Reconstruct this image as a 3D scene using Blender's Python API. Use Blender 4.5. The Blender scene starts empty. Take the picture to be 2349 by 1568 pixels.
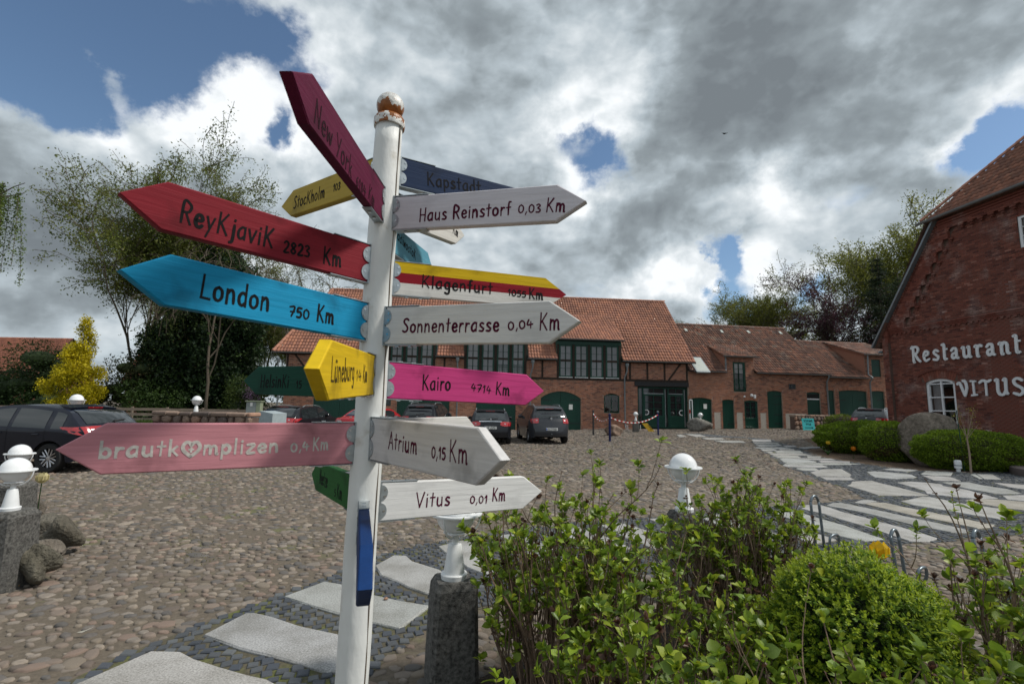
import bpy, math, random
import numpy as np
from mathutils import Vector, Matrix
C = bpy.context.scene
COL = C.collection
PI = math.pi
R_ = math.radians

# ------------------------------------------------------------------ camera
FPX, CX, CY, HC = 1111.0, 1174.5, 784.0, 1.65      # focal length and centre for a 2349 px wide picture
TH, RO = math.atan(146/1111.0), 0.018               # pitch up, roll
cam_d = bpy.data.cameras.new('camera'); cam = bpy.data.objects.new('camera', cam_d); COL.objects.link(cam)
cam_d.sensor_width = 36; cam_d.lens = 36*FPX/2349.0
cam_d.clip_start = 0.05; cam_d.clip_end = 2000
cam.matrix_world = Matrix.Translation((0, 0, HC)) @ Matrix.Rotation(PI/2+TH, 4, 'X') @ Matrix.Rotation(RO, 4, 'Z')
cam_d.dof.use_dof = True; cam_d.dof.focus_distance = 2.6; cam_d.dof.aperture_fstop = 5.0
C.camera = cam
C.render.resolution_x = 1024; C.render.resolution_y = 683

# ------------------------------------------------------------------ world, sun, exposure
SUN_EL, SUN_AZ = 50.0, 3.0          # azimuth from +X towards -Y
sd = Vector((math.cos(R_(SUN_EL))*math.cos(R_(SUN_AZ)), -math.cos(R_(SUN_EL))*math.sin(R_(SUN_AZ)), math.sin(R_(SUN_EL))))
sl = bpy.data.lights.new('sun', 'SUN'); sun = bpy.data.objects.new('sun', sl); COL.objects.link(sun)
sl.energy = 3.0; sl.angle = R_(7); sl.color = (1.0, 0.95, 0.87)
sun.rotation_euler = sd.to_track_quat('Z', 'Y').to_euler()
C.view_settings.view_transform = 'Standard'; C.view_settings.look = 'None'
C.view_settings.gamma = 1.0; C.view_settings.use_curve_mapping = False
C.view_settings.exposure = 0.20
try:
    C.cycles.max_bounces = 6; C.cycles.transparent_max_bounces = 8
except Exception: pass

def ray(x, y):
    u = x-CX; v = -(y-CY); c, s = math.cos(RO), math.sin(RO)
    u2 = u*c-v*s; v2 = u*s+v*c
    X = u2/FPX; Z = v2/FPX; ct, st = math.cos(TH), math.sin(TH)
    return np.array([X, ct-Z*st, st+Z*ct])
def at(x, y, Y):
    r = ray(x, y); return np.array([0, 0, HC])+r*(Y/r[1])
def atz(x, y, z):
    r = ray(x, y); return np.array([0, 0, HC])+r*((z-HC)/r[2])
def gh(X, Y):                                        # the courtyard rises gently to the right rear
    X = np.asarray(X, float); Y = np.asarray(Y, float)
    t = np.clip((Y-12)/22, 0, 1); t = t*t*(3-2*t)
    return 0.02*np.clip(X-2, 0, 26)*t
def gnd(x, y):
    z = 0.0
    for i in range(12):
        p = atz(x, y, z); z = float(gh(p[0], p[1]))
    return p
def nat(pts): return [(a*2349/4096.0, b*2349/4096.0) for a, b in pts]

def world():
    w = bpy.data.worlds.new('World'); C.world = w; w.use_nodes = True
    nt = w.node_tree; N = nt.nodes; L = nt.links; N.clear()
    out = N.new('ShaderNodeOutputWorld'); bg = N.new('ShaderNodeBackground'); bg.inputs['Strength'].default_value = 0.1
    L.new(bg.outputs[0], out.inputs[0])
    sky = N.new('ShaderNodeTexSky'); sky.sky_type = 'NISHITA'; sky.sun_disc = False
    sky.sun_elevation = R_(SUN_EL); sky.sun_rotation = R_(90+SUN_AZ); sky.air_density = 1.0; sky.dust_density = 0.4; sky.ozone_density = 2.0
    tc = N.new('ShaderNodeTexCoord'); d = tc.outputs['Generated']
    def M(op, a, b=None, c=None, clamp=False):
        n = N.new('ShaderNodeMath'); n.operation = op; n.use_clamp = clamp
        for i, v in enumerate((a, b, c)):
            if v is None: continue
            if isinstance(v, (int, float)): n.inputs[i].default_value = v
            else: L.new(v, n.inputs[i])
        return n.outputs[0]
    def blobs(lst):
        acc = None
        for px, py, r, wgt in lst:
            q = ray(px, py); q = q/np.linalg.norm(q)
            n = N.new('ShaderNodeVectorMath'); n.operation = 'DOT_PRODUCT'; L.new(d, n.inputs[0]); n.inputs[1].default_value = tuple(q)
            k = 1.0/(r/1111.0)**2
            e = M('EXPONENT', M('MULTIPLY', M('SUBTRACT', n.outputs['Value'], 1.0), 2*k))
            acc = M('MULTIPLY_ADD', e, wgt, acc if acc is not None else 0.0)
        return acc
    def noise(vec, scale, detail, rough=0.55, off=(0, 0, 0)):
        mp = N.new('ShaderNodeMapping'); mp.inputs['Location'].default_value = off; mp.inputs['Scale'].default_value = (1, 1, 1.5)
        L.new(vec, mp.inputs['Vector'])
        n = N.new('ShaderNodeTexNoise'); n.inputs['Scale'].default_value = scale; n.inputs['Detail'].default_value = detail
        n.inputs['Roughness'].default_value = rough; n.inputs['Distortion'].default_value = 0.25
        L.new(mp.outputs[0], n.inputs['Vector']); return n.outputs['Fac']
    wn = N.new('ShaderNodeTexNoise'); wn.inputs['Scale'].default_value = 4.5; wn.inputs['Detail'].default_value = 8; wn.inputs['Roughness'].default_value = .62; L.new(d, wn.inputs['Vector'])
    w1 = N.new('ShaderNodeVectorMath'); w1.operation = 'SUBTRACT'; L.new(wn.outputs['Color'], w1.inputs[0]); w1.inputs[1].default_value = (.5, .5, .5)
    w2 = N.new('ShaderNodeVectorMath'); w2.operation = 'SCALE'; L.new(w1.outputs[0], w2.inputs[0]); w2.inputs['Scale'].default_value = .26
    w3 = N.new('ShaderNodeVectorMath'); w3.operation = 'ADD'; L.new(w2.outputs[0], w3.inputs[0]); L.new(d, w3.inputs[1])
    w4 = N.new('ShaderNodeVectorMath'); w4.operation = 'NORMALIZE'; L.new(w3.outputs[0], w4.inputs[0]); d0 = d; d = w4.outputs[0]
    holes = blobs([(-60, -60, 200, -.9), (40, 190, 130, -.8), (270, 40, 120, -.75), (110, 260, 70, -.4), (450, 150, 55, -.55), (560, 60, 70, -.75), (640, 320, 34, -.9), (820, 480, 30, -.6), (1000, 560, 26, -.5), (700, 190, 40, -.3),
                   (1290, 335, 55, -.95), (1390, 372, 60, -1.0), (1660, 590, 36, -1.1), (1690, 700, 60, -.9), (2262, 372, 52, -1.0), (1610, 560, 32, -.5), (1850, 690, 40, -.6),
                   (1385, 60, 22, -.4), (2320, 320, 50, -.7), (1500, 420, 40, -.35), (1640, 660, 30, -.6),
                   (180, 120, 55, .9), (330, 230, 80, .5), (80, 350, 120, .6), (480, 190, 70, .8), (300, 320, 90, .6), (1540, 650, 75, 1.1), (1500, 590, 60, .5), (1750, 180, 260, .8), (1200, 200, 200, .6), (60, 480, 150, .6), (800, 60, 90, .5), (900, 400, 200, .5), (2150, 120, 150, .5)])
    dw = d; d = d0
    nA = noise(d, 2.3, 10.0, 0.56); nB = noise(d, 2.3, 10.0, 0.56, tuple(-0.05*v for v in (sd.x*.3, sd.y*.3, sd.z*1.6)))
    nC = noise(d, 1.2, 3.0, 0.45, (3.1, 1.7, 0.4)); nD = noise(d, 8.0, 9.0, 0.6, (1, 2, 3))
    dens = M('ADD', M('ADD', holes, 0.45), M('MULTIPLY', M('SUBTRACT', nA, 0.5), 2.0))
    dens = M('ADD', dens, M('MULTIPLY', M('SUBTRACT', nD, 0.5), 1.1))
    mask = N.new('ShaderNodeMapRange'); mask.interpolation_type = 'SMOOTHSTEP'; L.new(dens, mask.inputs['Value'])
    mask.inputs['From Min'].default_value = -0.16; mask.inputs['From Max'].default_value = 0.42
    d = dw
    shade = blobs([(900, -120, 300, -.16), (1500, -100, 300, -.12), (300, 560, 200, -.08), (1720, 40, 150, -.22), (1660, 240, 140, -.26), (1900, 130, 200, -.12), (1480, 480, 110, -.12), (2180, 60, 150, -.15), (2010, 420, 160, -.22), (1150, 170, 110, -.12), (1000, 60, 60, .1), (1300, 130, 70, .15), (1430, 300, 50, .2),
                   (50, 610, 130, -.25), (200, 570, 110, -.25), (60, 450, 110, -.15), (330, 480, 90, -.2), (1560, 730, 50, -.3), (1500, 570, 90, -.2), (1150, 450, 90, -.08), (1240, 620, 120, -.06), (1350, 560, 120, -.1), (640, 520, 120, -.12),
                   (480, 180, 90, .50), (620, 270, 80, .4), (240, 320, 60, .35), (430, 270, 60, .25), (1540, 640, 75, .65), (1400, 230, 80, .35), (1290, 260, 60, .3), (1330, 440, 60, .45), (1760, 440, 55, .45), (1820, 490, 80, .25), (2200, 350, 45, .45), (2160, 250, 60, .2), (740, 60, 90, .3),
                   (900, 110, 60, .12), (1990, 140, 40, .25), (1740, 580, 60, .35), (1370, 700, 80, .2), (120, 400, 60, .25), (2330, 200, 60, .35), (660, 340, 60, .3), (1420, 690, 50, .3), (2050, 560, 80, .1)])
    d = d0
    def billow(off):
        acc = None
        for sc_, am in ((5.5, .6), (13.0, .4)):
            x = M('MULTIPLY', M('ABSOLUTE', M('SUBTRACT', noise(d, sc_, 3.0, .5, off), .5)), -am*4)
            acc = x if acc is None else M('ADD', acc, x)
        return acc
    b1 = billow((0, 0, 0)); b2 = billow((.012, .004, -.05))
    lit = M('ADD', M('MULTIPLY', M('SUBTRACT', nB, nA), 1.7), M('MULTIPLY', M('SUBTRACT', b2, b1), .36))
    sh = M('ADD', M('ADD', M('ADD', 0.61, shade), lit), M('MULTIPLY', M('SUBTRACT', nC, 0.5), 0.35))
    sh = M('ADD', sh, M('MULTIPLY', M('SUBTRACT', nD, 0.5), 0.12))
    edge = M('MULTIPLY', M('SUBTRACT', 0.55, dens), 0.30)
    sh = M('ADD', sh, M('MAXIMUM', edge, -0.06))
    cr = N.new('ShaderNodeValToRGB'); L.new(sh, cr.inputs[0]); e = cr.color_ramp.elements
    e[0].position = 0.0; e[0].color = (.17, .195, .215, 1); e[1].position = 1.0; e[1].color = (.86, .89, .91, 1)
    for p_, c_ in ((.3, (.26, .30, .325, 1)), (.55, (.42, .48, .52, 1)), (.8, (.63, .68, .71, 1))):
        x = e.new(p_); x.color = c_
    sc = N.new('ShaderNodeMix'); sc.data_type = 'RGBA'; sc.blend_type = 'MULTIPLY'; sc.inputs['Factor'].default_value = 1
    L.new(cr.outputs[0], sc.inputs[6]); sc.inputs[7].default_value = (10, 10, 10, 1)
    sk = N.new('ShaderNodeMix'); sk.data_type = 'RGBA'; sk.blend_type = 'MULTIPLY'; sk.inputs['Factor'].default_value = 1
    L.new(sky.outputs[0], sk.inputs[6]); sk.inputs[7].default_value = SKYMUL
    mx = N.new('ShaderNodeMix'); mx.data_type = 'RGBA'
    L.new(mask.outputs[0], mx.inputs['Factor']); L.new(sk.outputs[2], mx.inputs[6]); L.new(sc.outputs[2], mx.inputs[7])
    # below the horizon the world is plain ground colour
    L.new(mx.outputs[2], bg.inputs['Color'])
SKYMUL = (.92, .98, .98, 1)
world()

# ------------------------------------------------------------------ mesh helpers
def fast(name, V, polys, tint=None, smooth=False, matidx=None):
    """polys: list of (k,n) index arrays with n corners each"""
    me = bpy.data.meshes.new(name)
    V = np.asarray(V, np.float32)
    me.vertices.add(len(V)); me.vertices.foreach_set('co', V.ravel())
    loops = np.concatenate([np.asarray(p, np.int32).ravel() for p in polys])
    sizes = np.concatenate([np.full(len(p), np.asarray(p).shape[1], np.int32) for p in polys])
    starts = np.concatenate([[0], np.cumsum(sizes)[:-1]]).astype(np.int32)
    me.loops.add(len(loops)); me.loops.foreach_set('vertex_index', loops)
    me.polygons.add(len(sizes)); me.polygons.foreach_set('loop_start', starts)
    try: me.polygons.foreach_set('loop_total', sizes)
    except Exception: pass
    if matidx is not None: me.polygons.foreach_set('material_index', np.asarray(matidx, np.int32))
    me.polygons.foreach_set('use_smooth', np.full(len(sizes), bool(smooth)))
    me.update(calc_edges=True)
    if tint is not None:
        a = me.attributes.new('tint', 'FLOAT_COLOR', 'FACE')
        t = np.ones((len(sizes), 4), np.float32); t[:, :3] = tint; a.data.foreach_set('color', t.ravel())
    me.validate()
    return me

class MB:
    def __init__(s): s.v = []; s.f = []; s.c = []; s.m = []
    def add(s, vs, fs, c=(1, 1, 1), m=0):
        o = len(s.v); s.v.extend([tuple(map(float, p)) for p in vs])
        for f in fs: s.f.append(tuple(o+i for i in f)); s.c.append(c); s.m.append(m)
    def box(s, a, b, c=(1, 1, 1), m=0, bev=0.0):
        x0, y0, z0 = a; x1, y1, z1 = b
        if x0 > x1: x0, x1 = x1, x0
        if y0 > y1: y0, y1 = y1, y0
        if z0 > z1: z0, z1 = z1, z0
        P = [(x0, y0, z0), (x1, y0, z0), (x1, y1, z0), (x0, y1, z0), (x0, y0, z1), (x1, y0, z1), (x1, y1, z1), (x0, y1, z1)]
        if bev <= 0:
            s.add(P, [(0, 3, 2, 1), (4, 5, 6, 7), (0, 1, 5, 4), (1, 2, 6, 5), (2, 3, 7, 6), (3, 0, 4, 7)], c, m); return
        e = min(bev, (x1-x0)*.45, (y1-y0)*.45, (z1-z0)*.45)
        prof = [(z0, e), (z0+e, 0), (z1-e, 0), (z1, e)]; vs = []
        for z, k in prof:
            h = e-k
            vs += [(x0+k, y0+e, z), (x0+e, y0+k, z), (x1-e, y0+k, z), (x1-k, y0+e, z), (x1-k, y1-e, z), (x1-e, y1-k, z), (x0+e, y1-k, z), (x0+k, y1-e, z)]
        fs = [tuple(range(7, -1, -1)), tuple(range(24, 32))]
        for i in range(3):
            for j in range(8):
                k = (j+1) % 8; fs.append((i*8+j, i*8+k, (i+1)*8+k, (i+1)*8+j))
        s.add(vs, fs, c, m)
    def tube(s, pts, rad, n=8, c=(1, 1, 1), m=0, cap=True):
        pts = [Vector(p) for p in pts]; rings = []; up = None
        if isinstance(rad, (int, float)): rad = [rad]*len(pts)
        for i, p in enumerate(pts):
            t = (pts[min(i+1, len(pts)-1)]-pts[max(i-1, 0)])
            if t.length < 1e-9: t = Vector((0, 0, 1))
            t.normalize()
            if up is None: up = Vector((0, 0, 1)) if abs(t.z) < .9 else Vector((1, 0, 0))
            a = t.cross(up)
            if a.length < 1e-6: a = t.cross(Vector((1, .3, 0)))
            a.normalize(); b = a.cross(t); up = b
            rings.append([p+(a*math.cos(2*PI*k/n)+b*math.sin(2*PI*k/n))*rad[i] for k in range(n)])
        vs = [q for r in rings for q in r]; fs = []
        for i in range(len(pts)-1):
            for k in range(n):
                l = (k+1) % n; fs.append((i*n+k, (i+1)*n+k, (i+1)*n+l, i*n+l))
        if cap: fs.append(tuple(range(n))); fs.append(tuple(range(len(pts)*n-1, (len(pts)-1)*n-1, -1)))
        s.add(vs, fs, c, m)
    def lathe(s, prof, n=24, center=(0, 0, 0), c=(1, 1, 1), m=0, cap=True):
        cx, cy, cz = center; vs = []; fs = []
        for r, z in prof:
            for k in range(n): vs.append((cx+r*math.cos(2*PI*k/n), cy+r*math.sin(2*PI*k/n), cz+z))
        for i in range(len(prof)-1):
            for k in range(n):
                l = (k+1) % n; fs.append((i*n+k, i*n+l, (i+1)*n+l, (i+1)*n+k))
        if cap and prof[0][0] > 1e-4: fs.append(tuple(range(n-1, -1, -1)))
        if cap and prof[-1][0] > 1e-4: fs.append(tuple(range((len(prof)-1)*n, len(prof)*n)))
        s.add(vs, fs, c, m)
    def prism(s, poly, y0, y1, c=(1, 1, 1), m=0):
        """polygon in x,z extruded along y"""
        n = len(poly); vs = [(x, y0, z) for x, z in poly]+[(x, y1, z) for x, z in poly]
        fs = [tuple(range(n)), tuple(range(2*n-1, n-1, -1))]+[(i, i+n, (i+1) % n+n, (i+1) % n) for i in range(n)]
        s.add(vs, fs, c, m)
    def build(s, name, mat, parent=None, smooth=False, label=None, kind=None, tint=True):
        me = bpy.data.meshes.new(name); me.from_pydata(s.v, [], s.f)
        if tint:
            a = me.attributes.new('tint', 'FLOAT_COLOR', 'FACE')
            t = np.ones((len(s.f), 4), np.float32); t[:, :3] = np.array(s.c, np.float32).reshape(-1, 3)[:len(s.f)]
            if len(a.data) == len(s.f): a.data.foreach_set('color', t.ravel())
        mats = mat if isinstance(mat, (list, tuple)) else [mat]
        for q in mats: me.materials.append(q)
        if len(mats) > 1: me.polygons.foreach_set('material_index', np.array(s.m, np.int32))
        if smooth:
            me.polygons.foreach_set('use_smooth', np.full(len(me.polygons), True))
            if smooth != 'all':
                try: me.set_sharp_from_angle(angle=R_(smooth if isinstance(smooth, (int, float)) and smooth > 1 else 38))
                except Exception: pass
        o = bpy.data.objects.new(name, me); COL.objects.link(o)
        if parent is not None: o.parent = parent
        if label: o['label'] = label
        if kind: o['kind'] = kind
        return o
def tag(o, label=None, cat=None, group=None, kind=None):
    if label: o['label'] = label
    if cat: o['category'] = cat
    if group: o['group'] = group
    if kind: o['kind'] = kind
    return o
def thing(name, label, cat, loc=(0, 0, 0), rz=0, group=None):
    o = bpy.data.objects.new(name, None); COL.objects.link(o); o.location = loc; o.rotation_euler = (0, 0, rz)
    o.empty_display_size = .1
    return tag(o, label, cat, group)
def objm(name, me, mat=None, parent=None, label=None, kind=None):
    if mat is not None and not me.materials: me.materials.append(mat)
    o = bpy.data.objects.new(name, me); COL.objects.link(o)
    if parent is not None: o.parent = parent
    if label: o['label'] = label
    if kind: o['kind'] = kind
    return o
def inpoly(X, Y, poly):
    X = np.asarray(X); Y = np.asarray(Y); r = np.zeros(X.shape, bool); n = len(poly)
    for i in range(n):
        x0, y0 = poly[i][:2]; x1, y1 = poly[(i+1) % n][:2]
        c = ((y0 > Y) != (y1 > Y)); 
        with np.errstate(divide='ignore', invalid='ignore'):
            xi = (x1-x0)*(Y-y0)/((y1-y0) if y1 != y0 else 1e-9)+x0
        r ^= c & (X < xi)
    return r
def catmull(P, k=6):
    P = [np.array(p, float) for p in P]
    if len(P) < 3: return P
    o = []
    for i in range(len(P)-1):
        a = P[i-1] if i > 0 else 2*P[0]-P[1]; b = P[i]; c = P[i+1]; d = P[i+2] if i+2 < len(P) else 2*P[-1]-P[-2]
        for j in range(k):
            t = j/k; o.append(.5*((2*b)+(-a+c)*t+(2*a-5*b+4*c-d)*t*t+(-a+3*b-3*c+d)*t**3))
    o.append(P[-1]); return o

# ------------------------------------------------------------------ materials
MAT = {}
def mat(name, color, rough=.7, metal=0., var=.15, scale=8., tint=False, bump=0., bscale=60., spec=.4, coat=0., color2=None, f2=(.45, .62), s2=3., stretch=None, emit=None, alpha=None, trans=0., sss=False, detail=4., obj=True, bdist=.01):
    m = bpy.data.materials.new(name); m.use_nodes = True; nt = m.node_tree; N = nt.nodes; L = nt.links
    b = N['Principled BSDF']; b.inputs['Roughness'].default_value = rough; b.inputs['Metallic'].default_value = metal
    b.inputs['Specular IOR Level'].default_value = spec
    if coat: b.inputs['Coat Weight'].default_value = coat; b.inputs['Coat Roughness'].default_value = .03
    if trans: b.inputs['Transmission Weight'].default_value = trans
    tc = N.new('ShaderNodeTexCoord'); src = tc.outputs['Object']
    mp = N.new('ShaderNodeMapping'); L.new(src, mp.inputs[0])
    if stretch: mp.inputs['Scale'].default_value = stretch
    n = N.new('ShaderNodeTexNoise'); n.inputs['Scale'].default_value = scale; n.inputs['Detail'].default_value = detail; n.inputs['Roughness'].default_value = .6; L.new(mp.outputs[0], n.inputs['Vector'])
    mr = N.new('ShaderNodeMapRange'); L.new(n.outputs['Fac'], mr.inputs['Value']); mr.inputs['From Min'].default_value = .25; mr.inputs['From Max'].default_value = .75
    mr.inputs['To Min'].default_value = 1-var; mr.inputs['To Max'].default_value = 1+var
    def mul(a, bb):
        x = N.new('ShaderNodeMix'); x.data_type = 'RGBA'; x.blend_type = 'MULTIPLY'; x.inputs['Factor'].default_value = 1
        if isinstance(a, tuple): x.inputs[6].default_value = a
        else: L.new(a, x.inputs[6])
        L.new(bb, x.inputs[7]); return x.outputs[2]
    base = tuple(color)+(1,)
    if color2 is not None:
        n2 = N.new('ShaderNodeTexNoise'); n2.inputs['Scale'].default_value = s2; n2.inputs['Detail'].default_value = 6; n2.inputs['Roughness'].default_value = .65; L.new(src, n2.inputs['Vector'])
        r2 = N.new('ShaderNodeMapRange'); L.new(n2.outputs['Fac'], r2.inputs['Value']); r2.inputs['From Min'].default_value = f2[0]; r2.inputs['From Max'].default_value = f2[1]
        x = N.new('ShaderNodeMix'); x.data_type = 'RGBA'; L.new(r2.outputs[0], x.inputs['Factor']); x.inputs[6].default_value = base; x.inputs[7].default_value = tuple(color2)+(1,); base = x.outputs[2]
    col = mul(base, mr.outputs[0])
    if tint:
        a = N.new('ShaderNodeAttribute'); a.attribute_name = 'tint'; col = mul(col, a.outputs['Color'])
    L.new(col, b.inputs['Base Color'])
    if bump:
        bn = N.new('ShaderNodeTexNoise'); bn.inputs['Scale'].default_value = bscale; bn.inputs['Detail'].default_value = 5; L.new(mp.outputs[0], bn.inputs['Vector'])
        bp = N.new('ShaderNodeBump'); bp.inputs['Strength'].default_value = bump; bp.inputs['Distance'].default_value = bdist; L.new(bn.outputs['Fac'], bp.inputs['Height']); L.new(bp.outputs[0], b.inputs['Normal'])
    if sss:    # thin leaf: light passes through
        tr = N.new('ShaderNodeBsdfTranslucent'); L.new(col, tr.inputs['Color']); ms = N.new('ShaderNodeMixShader'); ms.inputs[0].default_value = .40
        L.new(b.outputs[0], ms.inputs[1]); L.new(tr.outputs[0], ms.inputs[2]); L.new(ms.outputs[0], N['Material Output'].inputs[0])
    MAT[name] = m; return m

mat('ground_sand', (.120, .098, .074), .95, var=.35, scale=30, bump=.6, bscale=120, color2=(.12, .13, .045), f2=(.56, .70), s2=1.1)
mat('grass_ground', (.07, .10, .03), .95, var=.5, scale=3, bump=.5, bscale=80)
mat('soil', (.055, .042, .032), .98, var=.5, scale=40, bump=1., bscale=90, bdist=.03)
mat('mulch', (.13, .085, .055), .98, var=.5, scale=40, bump=1., bscale=90, bdist=.03)
mat('cobble', (.178, .155, .134), .85, var=.22, scale=30, tint=True, bump=.35, bscale=90)
mat('sett', (.066, .072, .080), .62, var=.3, scale=30, tint=True, bump=.25, bscale=120)
mat('sett_joint', (.085, .075, .05), .95, var=.4, scale=40, bump=.5, bscale=120, color2=(.10, .11, .03), f2=(.5, .62), s2=2)
mat('granite', (.33, .335, .335), .75, var=.55, scale=85, tint=True, bump=.2, bscale=160, detail=6, color2=(.22, .22, .21), s2=2.2, f2=(.42, .66))
mat('road', (.33, .30, .26), .9, var=.2, scale=5)
mat('brick', (.30, .135, .088), .88, var=.25, scale=25, tint=True, bump=.3, bscale=80)
mat('brick_dark', (.165, .050, .034), .85, var=.3, scale=22, tint=True, bump=.35, bscale=80, color2=(.27, .19, .17), s2=.9, f2=(.50, .74))
mat('mortar', (.33, .27, .22), .95, var=.2, scale=20)
mat('mortar_dark', (.115, .075, .06), .95, var=.3, scale=14)
mat('render', (.42, .38, .33), .9, var=.14, scale=6, bump=.2, bscale=40)
mat('tile', (.33, .150, .098), .75, var=.2, scale=12, tint=True, bump=.2, bscale=70)
mat('tile_old', (.165, .085, .062), .85, var=.35, scale=9, tint=True, bump=.3, bscale=60, color2=(.22, .18, .15), s2=1.6, f2=(.5, .72))
mat('dark_under', (.05, .035, .03), .95)
mat('timber', (.028, .018, .012), .8, var=.4, scale=20, bump=.3, stretch=(1, 1, .1))
mat('green_paint', (.003, .046, .030), .45, var=.2, scale=14, bump=.1)
mat('zinc', (.21, .24, .26), .45, metal=.5, var=.15, scale=6)
mat('galv', (.38, .42, .44), .38, metal=.75, var=.22, scale=40, bump=.05)
mat('steel', (.6, .62, .63), .25, metal=1., var=.05)
mat('black_iron', (.02, .02, .022), .6)
mat('glass', (.018, .022, .024), .04, spec=.9, var=.1)
mat('glass_lt', (.45, .48, .44), .15, spec=.8, var=.1)
mat('curtain', (.55, .53, .55), .9, var=.1)
mat('white_frame', (.72, .73, .75), .4, var=.05)
mat('white_letter', (.70, .72, .74), .45, var=.05)
mat('paper', (.72, .72, .7), .8, var=.03)
mat('white_lamp', (.72, .74, .75), .35, var=.05, scale=20)
mat('globe', (.80, .81, .82), .12, spec=.6, var=.02, coat=.6)
mat('exposed', (.10, .097, .090), .85, var=1.0, scale=45, bump=.9, bscale=190, color2=(.30, .15, .03), s2=9, f2=(.70, .74), detail=6)
mat('boulder', (.165, .15, .13), .9, var=.5, scale=14, tint=True, bump=1., bscale=26, bdist=.05, color2=(.075, .068, .055), s2=4, f2=(.45, .65))
mat('rubble', (.22, .17, .145), .85, var=.25, scale=8, tint=True, bump=.4, bscale=30)
mat('fence_wood', (.235, .185, .145), .85, var=.3, scale=6, stretch=(.3, 1, 1), bump=.3)
mat('bark', (.10, .08, .06), .95, var=.4, scale=14, bump=.7, bscale=30)
mat('bark_green', (.085, .085, .045), .95, var=.4, scale=5, bump=.5, bscale=30)
mat('stem', (.17, .12, .085), .85, var=.45, scale=40, tint=True, bump=.4, bscale=120)
mat('leaf', (1, 1, 1), .55, var=.25, scale=3, tint=True, sss=True, spec=.3)
mat('leaf_big', (1, 1, 1), .42, var=.22, scale=60, tint=True, sss=True, spec=.45, bump=.25, bscale=110, bdist=.004)
mat('flower', (1, 1, 1), .6, var=.1, tint=True, sss=True)
mat('tyre', (.014, .014, .015), .8, var=.2)
mat('alloy', (.50, .50, .52), .3, metal=.9, var=.05)
mat('chrome', (.7, .7, .72), .12, metal=1., var=.02)
mat('plastic_dk', (.028, .028, .03), .6, var=.1)
mat('taillight', (.36, .006, .010), .15, spec=.8, coat=.8, var=.35, scale=14)
mat('plate', (.62, .63, .62), .5, var=.03)
mat('plate_blue', (.01, .06, .35), .5)
mat('ink', (.008, .008, .010), .8, var=.1, spec=.1)
def wood(name, col, dirt=.3, rough=.5, knots=(.5, .5, .5)):
    m = bpy.data.materials.new(name); m.use_nodes = True; nt = m.node_tree; N = nt.nodes; L = nt.links
    b = N['Principled BSDF']; b.inputs['Roughness'].default_value = .6; b.inputs['Specular IOR Level'].default_value = .14
    tc = N.new('ShaderNodeTexCoord'); mp = N.new('ShaderNodeMapping'); mp.inputs['Scale'].default_value = (1.4, 8, 22); L.new(tc.outputs['Object'], mp.inputs[0])
    n = N.new('ShaderNodeTexNoise'); n.inputs['Scale'].default_value = 4; n.inputs['Detail'].default_value = 7; n.inputs['Distortion'].default_value = .6; L.new(mp.outputs[0], n.inputs['Vector'])
    n2 = N.new('ShaderNodeTexNoise'); n2.inputs['Scale'].default_value = 9; n2.inputs['Detail'].default_value = 5; L.new(tc.outputs['Object'], n2.inputs['Vector'])
    a = N.new('ShaderNodeMapRange'); L.new(n.outputs['Fac'], a.inputs[0]); a.inputs[1].default_value = .35; a.inputs[2].default_value = .7; a.inputs[3].default_value = 1.04; a.inputs[4].default_value = .88
    a2 = N.new('ShaderNodeMapRange'); L.new(n2.outputs['Fac'], a2.inputs[0]); a2.inputs[1].default_value = .56; a2.inputs[2].default_value = .72; a2.inputs[3].default_value = 1.0; a2.inputs[4].default_value = 1-dirt
    mm = N.new('ShaderNodeMath'); mm.operation = 'MULTIPLY'; L.new(a.outputs[0], mm.inputs[0]); L.new(a2.outputs[0], mm.inputs[1])
    x = N.new('ShaderNodeMix'); x.data_type = 'RGBA'; x.blend_type = 'MULTIPLY'; x.inputs['Factor'].default_value = 1
    at_ = N.new('ShaderNodeAttribute'); at_.attribute_name = 'tint'
    y = N.new('ShaderNodeMix'); y.data_type = 'RGBA'; y.blend_type = 'MULTIPLY'; y.inputs['Factor'].default_value = 1
    y.inputs[6].default_value = tuple(col)+(1,); L.new(at_.outputs['Color'], y.inputs[7])
    L.new(y.outputs[2], x.inputs[6]); L.new(mm.outputs[0], x.inputs[7]); L.new(x.outputs[2], b.inputs['Base Color'])
    bp = N.new('ShaderNodeBump'); bp.inputs['Strength'].default_value = .35; bp.inputs['Distance'].default_value = .004; L.new(n.outputs['Fac'], bp.inputs['Height']); L.new(bp.outputs[0], b.inputs['Normal'])
    MAT[name] = m; return m
def carpaint(name, col):
    return mat(name, col, .4, spec=.1, coat=.6, var=.06)

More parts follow.
